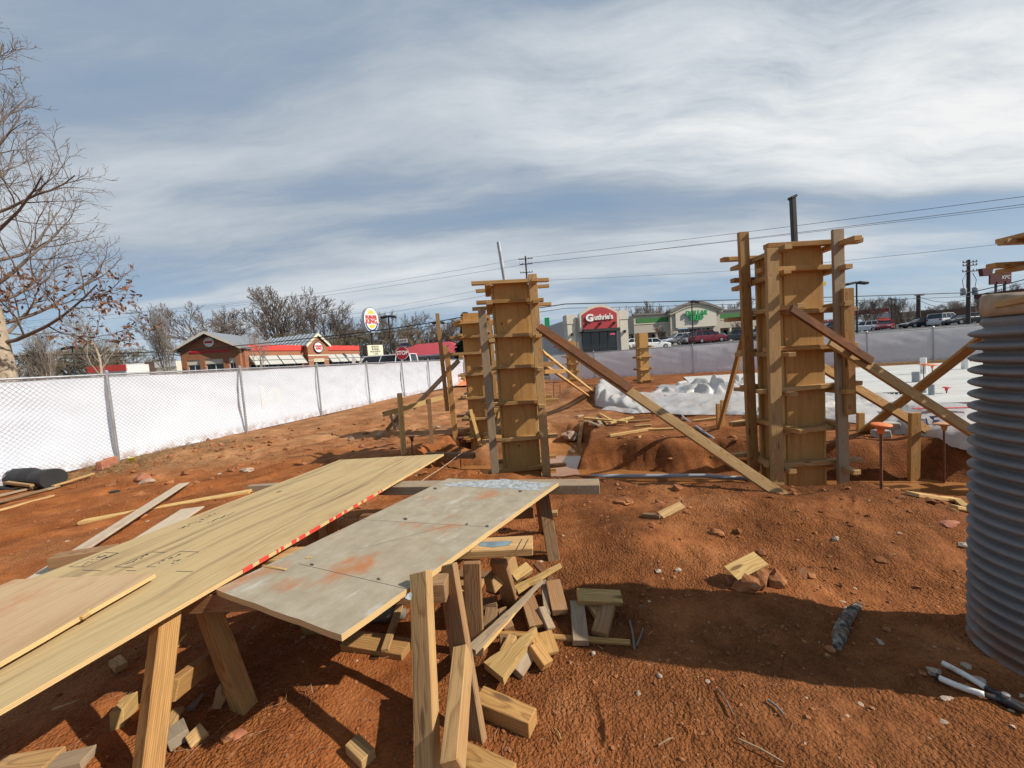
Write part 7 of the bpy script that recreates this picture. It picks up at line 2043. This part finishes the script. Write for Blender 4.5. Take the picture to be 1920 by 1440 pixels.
def grow(seed, H, first=0.3, limb=0.55, ang=(35, 65), kids=(7, 5, 5, 4, 3), ratio=(0.55, 0.55, 0.55, 0.5, 0.5), r0=None, up=0.18, stems=1, wander=0.16, minr=0.006, trunk_frac=0.75, ang2=(22, 48)):
    """bare tree; returns polylines per level"""
    rng = random.Random(seed); out = []
    r0 = r0 or H * 0.022
    def br(p, d, L, r, lv):
        n = (7, 5, 4, 3, 3, 2)[min(lv, 5)]
        pts = [p.copy()]; dirs = []
        for i in range(n):
            j = Vector((rng.gauss(0, 1), rng.gauss(0, 1), rng.gauss(0, 1))) * wander * (0.5 if lv == 0 else 1)
            d = (d + j + Vector((0, 0, up if lv else 0.05))).normalized()
            p = p + d * L / n; pts.append(p.copy()); dirs.append(d.copy())
        rt = r * (0.45 if lv == 0 else 0.3)
        out.append((pts, max(r, minr), max(rt, minr * 0.7), lv))
        if lv >= len(kids): return
        k = kids[lv]; az = rng.uniform(0, 6.28)
        for j in range(k):
            t_ = (first + (1 - first) * (j + rng.random()) / k) if lv == 0 else 0.18 + 0.82 * (j + rng.random()) / k
            t_ = min(t_, 0.999); i = int(t_ * n); f = t_ * n - i
            q = pts[i].lerp(pts[i + 1], f); dd = dirs[i]
            a = math.radians(rng.uniform(*ang)) * (1.1 - 0.45 * t_) if lv == 0 else math.radians(rng.uniform(*ang2))
            az += 2.4 + rng.uniform(-.5, .5)
            s = dd.cross(Vector((0.3, 0.2, 1) if abs(dd.z) < .9 else (1, 0, 0))).normalized(); s2 = dd.cross(s)
            nd = dd * math.cos(a) + (s * math.cos(az) + s2 * math.sin(az)) * math.sin(a)
            cl_ = L * (limb if lv == 0 else ratio[min(lv, 4)]) * (1.15 - 0.45 * t_) * rng.uniform(0.75, 1.2)
            br(q, nd, cl_, r * (1 - 0.55 * t_) * (0.55 if lv == 0 else 0.6), lv + 1)
    for s in range(stems):
        a = rng.uniform(0, 6.28)
        lean = 0.0 if stems == 1 else rng.uniform(0.12, 0.3)
        br(Vector((math.cos(a), math.sin(a), 0)) * (0.0 if stems == 1 else 0.25), Vector((math.cos(a) * lean, math.sin(a) * lean, 1)).normalized(), H * trunk_frac, r0 / stems ** 0.5, 0)
    return out
SIDES = (9, 6, 4, 3, 3, 3)
def tree_meshes(name, lines, bark, twig):
    tr = [(p, a, b, SIDES[l]) for p, a, b, l in lines if l <= 1]; cr_ = [(p, a, b, 3) for p, a, b, l in lines if l > 1]
    return np_mesh('trunk', *tube_arrays(tr), bark), np_mesh('crown', *tube_arrays(cr_), twig)
TPL = {}
def template(key, bark, twig, **kw):
    ln = grow(**kw)
    top_ = max(p.z for pts, *_ in ln for p in pts)
    TPL[key] = (*tree_meshes(key, ln, bark, twig), top_)
template('oak_a', 'bark_grey', 'twig', seed=3, H=18, first=0.14, limb=1.35, ang=(16, 58), kids=(11, 6, 6, 5, 4), ratio=(0.55, 0.55, 0.5, 0.48, 0.45), up=0.05, minr=0.024, r0=0.5, wander=0.09, trunk_frac=0.36, ang2=(16, 38))
template('oak_b', 'bark_grey', 'twig', seed=8, H=18, first=0.2, limb=1.1, ang=(18, 56), kids=(9, 6, 6, 5, 3), ratio=(0.55, 0.56, 0.52, 0.5, 0.45), up=0.06, minr=0.024, r0=0.42, wander=0.10, trunk_frac=0.42, ang2=(16, 40))
template('upright', 'bark_pale', 'twig_pale', seed=12, H=9, first=0.2, limb=0.45, ang=(18, 40), kids=(9, 6, 5, 3), up=0.28, minr=0.012, r0=0.14, stems=3, trunk_frac=0.8)
template('slim', 'bark_pale', 'twig_pale', seed=15, H=9, first=0.25, limb=0.55, ang=(30, 58), kids=(9, 6, 5, 3), up=0.2, minr=0.012, r0=0.17, trunk_frac=0.78)
template('dense', 'bark_grey', 'twig_brown', seed=19, H=12, first=0.08, limb=0.6, ang=(30, 75), kids=(12, 7, 6, 5), up=0.14, minr=0.028, r0=0.25, wander=0.25, trunk_frac=0.65)
template('small', 'bark_grey', 'twig', seed=23, H=7, first=0.2, limb=0.6, ang=(30, 65), kids=(8, 6, 5, 3), up=0.2, minr=0.016, r0=0.14, stems=2, trunk_frac=0.65)
def plant(key, label, px, top_py, y, sx=1.0, rz=0.0, group='bare trees beyond the fences', base=GZ, name='bare_tree'):
    tm, cm, top_ = TPL[key]
    c = at_y(px, top_py, y); base = float(hgt(c.x, c.y, False)); Ht = c.z - base
    k = Ht / top_
    root = thing(name, label, 'tree', (c.x, c.y, base), rz, group)
    M = WM[root.name]
    for nm, me in (('trunk', tm), ('crown', cm)):
        o = bpy.data.objects.new(nm, me); COL.objects.link(o); o.parent = root; o.scale = (k * sx, k * sx, k)
plant('oak_a', 'largest spreading bare tree, above the brick restaurant roof', 515, 524, 78, 1.0, 0.4)
plant('oak_b', 'spreading bare tree left of the largest one, above the gabled portico', 385, 572, 82, 1.35, 1.9)
plant('oak_b', 'bare tree right of the largest one, above the entrance tower', 608, 566, 84, 1.1, 3.0)
plant('oak_a', 'bare tree farther right, just left of the oval sign', 650, 590, 90, 1.25, 2.2)
plant('oak_b', 'bare tree whose crown shows right of the oval sign', 735, 584, 86, 1.2, 4.4)
plant('dense', 'brownish dense tree between the oval sign and the first lamp post', 706, 605, 80, 1.5, 1.0)
plant('dense', 'brownish dense tree behind the stop sign', 770, 598, 78, 1.5, 2.0)
plant('oak_a', 'bare tree behind the second lamp post', 832, 592, 86, 1.2, 5.2)
plant('dense', 'brown bushy tree right of the second lamp post', 850, 612, 82, 1.2, 0.3)
plant('oak_b', 'bare tree low behind the red-roofed building', 800, 612, 92, 1.5, 0.9)
plant('dense', 'bushy tree behind the wing of the brick restaurant', 560, 606, 74, 1.6, 2.8)
plant('dense', 'bushy tree low behind the long red band', 640, 618, 76, 1.7, 4.0)
plant('upright', 'pale many-stemmed upright tree left of the brick restaurant', 306, 568, 40, 0.75, 0.5)
plant('slim', 'pale tree standing before the entrance of the brick restaurant', 477, 596, 38, 0.75, 1.7)
plant('slim', 'slim bare tree under the right branches of the left tree', 178, 566, 36, 1.1, 2.5)
plant('upright', 'pale-trunked tree close to the big left tree', 56, 602, 30, 0.8, 4.0)
for i, (px, ty, y, sx, lb) in enumerate(((40, 640, 62, 1.9, 'low brown thicket behind the big left tree'), (110, 638, 66, 1.8, 'low brown thicket left of the slim bare tree'), (182, 632, 64, 1.8, 'tallest low brown thicket, behind the slim bare tree'), (232, 640, 66, 1.6, 'rounded brown thicket left of the pale many-stemmed tree'), (290, 662, 72, 2.0, 'lowest brown thicket beside the far white building'))):
    plant('dense', lb, px, ty, y, sx, i * 1.3, 'brown thickets at the left')
plant('oak_b', 'bare tree behind the gap between the two restaurants', 1185, 572, 125, 0.9, 0.8)
plant('oak_a', 'bare tree behind the left wing of the store strip', 1222, 562, 128, 0.8, 1.6)
plant('oak_b', 'bare tree just left of the arched store front', 1250, 572, 125, 0.8, 2.9)
plant('oak_a', 'faint bare tree behind the right wing of the store strip', 1385, 556, 130, 0.8, 3.6)
plant('oak_b', 'far bare tree behind the left studs of the right column', 1430, 572, 132, 1.0, 5.0)
plant('slim', 'young bare tree before the arched store, left side', 1262, 612, 72, 1.0, 0.9, 'young trees in the parking lot')
plant('small', 'young bare tree by the left wing of the store strip', 1238, 608, 72, 0.9, 2.0, 'young trees in the parking lot')
plant('small', 'young bare tree before the right wing of the store strip', 1392, 600, 74, 1.2, 3.0, 'young trees in the parking lot')
for i, (px, ty, y, sx, k, lb) in enumerate(((1625, 560, 76, 1.2, 'small', 'small bare tree right behind the right column'), (1648, 556, 92, 1.3, 'oak_b', 'wider bare tree above the bright red car'), (1690, 556, 78, 1.0, 'small', 'small forked bare tree left of the thick pole'), (1704, 566, 66, 1.0, 'upright', 'many-stemmed bare tree nearest the thick pole'), (1752, 572, 76, 1.0, 'small', 'small bare tree right of the thick pole'), (1782, 566, 110, 1.2, 'oak_b', 'bare tree above the brown brick shop'), (1800, 560, 112, 1.2, 'oak_a', 'bare tree left of the transformer pole'), (1828, 560, 60, 0.7, 'slim', 'thin crooked tree at the transformer pole'), (1868, 548, 120, 0.9, 'oak_b', 'far bare tree under the maroon sign'), (1896, 530, 110, 0.8, 'oak_a', 'small far tree right of the maroon sign'), (1660, 575, 115, 1.6, 'dense', 'far brown tree low behind the drive-in'), (1730, 580, 120, 1.6, 'dense', 'far brown tree low behind the dark brick building'), (1590, 575, 112, 1.5, 'dense', 'far brown tree glimpsed through the right column studs'))):
    plant(k, lb, px, ty, y, sx, i * 0.9, 'bare trees beyond the parking lot')

# evergreens: leaf clumps spread through the crown
def clump_tree(label, px, top_py, y, w_, seed, mat='evergreen', n=2600, leaf=0.35, shape='cone'):
    c = at_y(px, top_py, y); Ht = c.z - GZ
    root = thing('evergreen_tree', label, 'tree', (c.x, c.y, GZ), 0, 'evergreens beyond the fences')
    MB().tube([(c.x, c.y, GZ), (c.x, c.y, GZ + Ht * .9)], 0.22, 7, True, 0.04).build_at('trunk', 'bark_grey', root)
    rng = np.random.RandomState(seed)
    hz = rng.rand(n) ** 0.8
    prof_ = (1 - hz) ** 0.7 * 0.9 + 0.1 if shape == 'cone' else np.sqrt(np.clip(1 - (2 * hz - 1) ** 2, 0, 1)) * 0.9 + 0.1
    a = rng.rand(n) * 6.283; lump = 0.75 + 0.35 * np.sin(a * 3 + hz * 9 + seed) + 0.2 * np.sin(a * 7 - hz * 20)
    rr2 = prof_ * w_ / 2 * np.sqrt(0.35 + 0.65 * rng.rand(n)) * np.clip(lump, .4, 1.2)
    P0 = np.stack([rr2 * np.cos(a), rr2 * np.sin(a), Ht * (0.06 + 0.94 * hz)], -1)
    d1 = rng.randn(n, 3); d1 /= np.linalg.norm(d1, axis=1)[:, None]; d2 = np.cross(d1, rng.randn(n, 3)); d2 /= np.linalg.norm(d2, axis=1)[:, None]
    s = leaf * (0.5 + rng.rand(n))[:, None]
    V = np.stack([P0 - d1 * s, P0 + d2 * s * .6, P0 + d1 * s, P0 - d2 * s * .6], 1).reshape(-1, 3)
    obj('crown', np_mesh('crown', V, np.arange(4 * n).reshape(-1, 4), mat, False), root, WM[root.name])
clump_tree('dark evergreen tree just left of the half hidden column', 872, 588, 58, 4.2, 1)
clump_tree('rounded dark evergreen between the left column and the red-fronted restaurant', 1056, 612, 90, 5.5, 2, shape='round', leaf=0.5)
clump_tree('low evergreen farther left beside it', 1036, 632, 80, 5.0, 3, shape='round', leaf=0.5)

# the big tree at the left edge, with withered leaves on its lower branches
c = at_y(10, 700, 13.5)
bt_ = thing('oak_tree', 'big bare tree at the left edge with brown leaves on its low branches', 'tree', (c.x, c.y, GZ))
rng = random.Random(77); ln = []
def limb(p, d, L, r, lv, droop=0.0, kids=(7, 6, 6, 5)):
    n = (9, 7, 5, 4, 3)[min(lv, 4)]; pts = [p.copy()]; dirs = []
    for i in range(n):
        d = (d + Vector((rng.gauss(0, 1), rng.gauss(0, 1), rng.gauss(0, 1))) * 0.13 + Vector((0, 0, (0.10 if lv else 0.02) - droop))).normalized()
        p = p + d * L / n; pts.append(p.copy()); dirs.append(d.copy())
    ln.append((pts, max(r, .007), max(r * .3, .005), lv))
    if lv > 3: return
    for j in range(kids[lv]):
        t_ = 0.2 + 0.8 * (j + rng.random()) / kids[lv]; t_ = min(t_, .999); i = int(t_ * n); q = pts[i].lerp(pts[i + 1], t_ * n - i); dd = dirs[i]
        a = math.radians(rng.uniform(24, 52)); az = j * 2.4 + rng.uniform(-.6, .6)
        s = dd.cross(Vector((.2, .1, 1))).normalized(); s2 = dd.cross(s)
        limb(q, dd * math.cos(a) + (s * math.cos(az) + s2 * math.sin(az)) * math.sin(a), L * 0.5 * (1.2 - .5 * t_) * rng.uniform(.8, 1.2), r * (1 - .5 * t_) * .55, lv + 1, droop * 0.4, kids)
trunk_pts = [Vector((0, 0, -.1)), Vector((0.02, 0, 1.2)), Vector((0, 0, 2.6)), Vector((-.05, 0, 3.8)), Vector((-.16, 0, 5.6)), Vector((-.25, 0, 8.0)), Vector((-.3, .1, 11)), Vector((-.2, .1, 13.5))]
ln.append((trunk_pts, 0.34, 0.09, 0))
for k in range(30):
    z = 3.5 + 8.8 * (k / 30) ** 1.15
    az = k * 2.39996; el_ = 0.05 + 0.95 * (k / 30) ** 0.7
    L = (4.2 - 1.8 * (k / 30)) * rng.uniform(.85, 1.15)
    limb(Vector((-.2, 0, z)), Vector((math.cos(az), math.sin(az), el_)).normalized(), L, 0.075 - 0.03 * k / 30, 1, 0.02 if k < 5 else 0.0, (0, 6, 5, 4))
M = WM[bt_.name]
tm, cm = np_mesh('trunk', *tube_arrays([(p_, a_, b_, 12) for p_, a_, b_, l_ in ln if l_ == 0]), 'bark_pale'), np_mesh('crown', *tube_arrays([(p_, a_, b_, 5 if l_ == 1 else 3) for p_, a_, b_, l_ in ln if l_ > 0]), 'twig')
obj('trunk', tm, bt_, M); obj('crown', cm, bt_, M)
nl = 0; LV = []; rl = random.Random(9)
tips = [(pts, lv) for pts, a, b, lv in ln if lv >= 3 and pts[-1].x > -0.3 and pts[-1].z < 5.8]
rl.shuffle(tips)
for pts, lv in tips[:1300]:
    for q in pts[1:] + pts[1:] + pts[2:]:
        if rl.random() < 0.8 * (1.25 - (q.z - 3.0) / 2.6):
            s = rl.uniform(.05, .115); d1 = Vector((rl.gauss(0, 1), rl.gauss(0, 1), rl.gauss(0, 1) - .6)).normalized(); d2 = d1.cross(Vector((rl.gauss(0, 1), rl.gauss(0, 1), rl.gauss(0, 1)))).normalized()
            q = q + Vector((rl.gauss(0, .05), rl.gauss(0, .05), rl.gauss(0, .05))); LV += [q, q + d1 * s + d2 * s * .45, q + d1 * s * 2, q + d1 * s - d2 * s * .45]
LV = np.array([tuple(v) for v in LV])
tag(obj('withered_leaves', np_mesh('withered_leaves', LV, np.arange(len(LV)).reshape(-1, 4), 'oak_leaf', False), bt_, M), kind='stuff')

# ------------------------------------------------------------------ small litter on the ground
def ico():
    t_ = (1 + 5 ** .5) / 2
    v = np.array([(-1, t_, 0), (1, t_, 0), (-1, -t_, 0), (1, -t_, 0), (0, -1, t_), (0, 1, t_), (0, -1, -t_), (0, 1, -t_), (t_, 0, -1), (t_, 0, 1), (-t_, 0, -1), (-t_, 0, 1)]) / 1.9
    f = np.array([(0, 11, 5), (0, 5, 1), (0, 1, 7), (0, 7, 10), (0, 10, 11), (1, 5, 9), (5, 11, 4), (11, 10, 2), (10, 7, 6), (7, 1, 8), (3, 9, 4), (3, 4, 2), (3, 2, 6), (3, 6, 8), (3, 8, 9), (4, 9, 5), (2, 4, 11), (6, 2, 10), (8, 6, 7), (9, 8, 1)])
    return v, f
def scatter(name, label, cat, n, smin, smax, mat, seed, rr_=(1.1, 10), aa=(-62, 62), flat=0.65, dens=None, power=2.2):
    rng = np.random.RandomState(seed)
    r = np.exp(rng.uniform(math.log(rr_[0]), math.log(rr_[1]), n)); a = np.radians(rng.uniform(*aa, n))
    x, y = r * np.sin(a), r * np.cos(a)
    if dens is not None:
        keep = rng.rand(n) < dens(x, y); x, y, r = x[keep], y[keep], r[keep]
    n = len(x)
    s = (smin + (smax - smin) * rng.rand(n) ** power) * np.clip(0.6 + 0.22 * r, 0.7, 2.0)
    z = hgt(x, y)
    ok = z > -0.38; x, y, z, s = x[ok], y[ok], z[ok], s[ok]; n = len(x)
    v, f = ico()
    V = v[None] * (1 + 0.35 * rng.randn(n, 12, 1)) * s[:, None, None] * np.array([1, 1, flat])
    ang_ = rng.rand(n) * 6.28; st = 0.8 + .6 * rng.rand(n)
    cx_, sn = np.cos(ang_)[:, None], np.sin(ang_)[:, None]
    X = V[:, :, 0] * st[:, None]; Y = V[:, :, 1]
    V = np.stack([X * cx_ - Y * sn + x[:, None], X * sn + Y * cx_ + y[:, None], V[:, :, 2] + (z + s * flat * .15)[:, None]], -1)
    Q = (f[None] + 12 * np.arange(n)[:, None, None]).reshape(-1, 3)
    return tag(obj(name, np_mesh(name, V.reshape(-1, 3), Q, mat, False)), label, cat, None, 'stuff')
scatter('clay_crumbs', 'small crumbs of red clay strewn over the whole ground', 'crumbs', 9000, 0.0015, 0.011, 'clod', 1, (1.1, 8), dens=lambda x, y: np.clip(0.55 + 1.2 * fbm(x * 0.9, y * 0.9, 2), 0.1, 1), power=2.6)
scatter('clay_lumps', 'larger lumps of clay along the mound and the trench lip', 'lumps', 1500, 0.008, 0.034, 'clod', 2, (2.2, 12), dens=lambda x, y: np.clip(0.12 + 1.1 * np.exp(-((dist_poly(x, y, TRENCH) - 1.05) / .35) ** 2) + .5 * np.exp(-((x + 6.3) / 1.2) ** 2 - ((y - 8) / .8) ** 2) + 0.5 * np.exp(-((x - 2) / 1.1) ** 2 - ((y - 3.2) / .5) ** 2), 0, 1), power=2.4)
scatter('pale_chips', 'pale stone and wood chips scattered over the clay', 'chips', 1500, 0.002, 0.013, 'chip', 3, (1.1, 14), flat=0.4, power=2.6, dens=lambda x, y: np.clip(0.3 + 1.6 * fbm(x * 0.7 + 3, y * 0.7, 2), 0.08, 1))
scatter('rubble', 'lumps of clay and stone strewn over the berm by the left fence', 'rubble', 1500, 0.006, 0.034, 'clod', 6, (7.5, 13), (-48, -14), flat=0.7, power=2.8, dens=lambda x, y: np.clip(np.exp(-((x + 6.2) / 1.1) ** 2 - ((y - 8.1) / .7) ** 2) + 0.10, 0, 1))
scatter('brick_fragments', 'reddish brick fragments mixed into the berm by the left fence', 'rubble', 130, 0.010, 0.038, 'red_brick', 7, (7.0, 12), (-48, -20), flat=0.7, power=2.2, dens=lambda x, y: np.clip(np.exp(-((x + 6.3) / 1.2) ** 2 - ((y - 8.0) / .8) ** 2) + 0.06, 0, 1))
def blades(name, label, cat, n, centre, sig, lmin, lmax, r, mat, seed, lift=0.02, zup=0.25):
    rng = random.Random(seed); lines = []
    XY = [(rng.gauss(centre[0], sig[0]), rng.gauss(centre[1], sig[1])) for _ in range(n)]
    ZZ = hgt(np.array([q[0] for q in XY]), np.array([q[1] for q in XY]))
    for (x, y), z in zip(XY, ZZ):
        z = float(z)
        if y < 0.9: continue
        L = rng.uniform(lmin, lmax); a = rng.uniform(0, 6.28)
        d = Vector((math.cos(a), math.sin(a), rng.uniform(-.05, zup)))
        p = Vector((x, y, z + rng.uniform(0.0, lift)))
        b = Vector((-d.y, d.x, 0)) * rng.uniform(-.25, .25) * L
        lines.append(([p, p + d * L * .5 + b * .6, p + d * L + Vector((0, 0, -zup * .3 * L))], r * rng.uniform(.6, 1.2), r * .5, 3))
    return tag(obj(name, np_mesh(name, *tube_arrays(lines), mat, False)), label, cat, None, 'stuff')
blades('dry_straw', 'dry straw and roots on the shaded clay under the pale sheet', 'straw', 420, (-1.75, 2.15), (0.45, 0.35), 0.03, 0.14, 0.0011, 'straw', 1)
blades('dry_straw', 'scattered wood splinters on the grainy soil in the foreground', 'straw', 110, (0.6, 1.7), (0.9, 0.45), 0.015, 0.06, 0.0014, 'straw', 2, 0.006, 0.05)
blades('dry_straw', 'splinters strewn over the mound', 'straw', 110, (1.8, 3.2), (1.1, 0.6), 0.02, 0.07, 0.0018, 'straw', 3, 0.01, 0.08)
blades('dead_grass', 'thin dead grass along the foot of the left fence', 'grass', 1100, (-7.1, 8.2), (0.9, 0.55), 0.06, 0.16, 0.0035, 'dry_grass', 4, 0.01, 1.2)
blades('dead_grass', 'dead grass beside the black fabric roll', 'grass', 700, (-7.8, 7.2), (0.6, 0.5), 0.06, 0.15, 0.0035, 'dry_grass', 5, 0.01, 1.1)
# separate twigs
for (a, b, r, mt, lb) in (((1181, 1168), (1190, 1222), 0.006, 'bark', 'dark flat twig standing beside the scrap pile'), ((1206, 1182), (1194, 1214), 0.004, 'bark', 'thin twig right of the dark flat one'), ((1346, 1295), (1376, 1346), 0.0035, 'bark', 'dark thin twig on the grainy soil'), ((1384, 1391), (1470, 1436), 0.004, 'straw', 'pale long twig at the bottom of the picture'), ((1440, 1318), (1470, 1345), 0.006, 'bark', 'thick dark twig right of the thin one'), ((1235, 1402), (1262, 1388), 0.003, 'straw', 'short pale twig at the bottom'), ((1040, 1371), (1052, 1390), 0.003, 'pine_fresh', 'pale splinter right of the thick cracked beam')):
    A, B = on_ground(*a, 0.012), on_ground(*b, 0.012)
    tag(MB().tube([A, A.lerp(B, .5) + Vector((0.004, 0, 0.004)), B], r, 6).build_at('twig', mt, None, A), lb, 'twig', 'twigs on the soil')
A, B = on_ground(570, 1298, 0.02), on_ground(600, 1300, 0.02)
tag(MB().tube([A, A.lerp(B, .5) + Vector((0, 0, .015)), on_ground(588, 1312, 0.02), on_ground(580, 1334, .01)], 0.0025, 5).build_at('twig', 'straw', None, A), 'curled pale root at the edge of the panel shadow', 'twig', 'twigs on the soil')
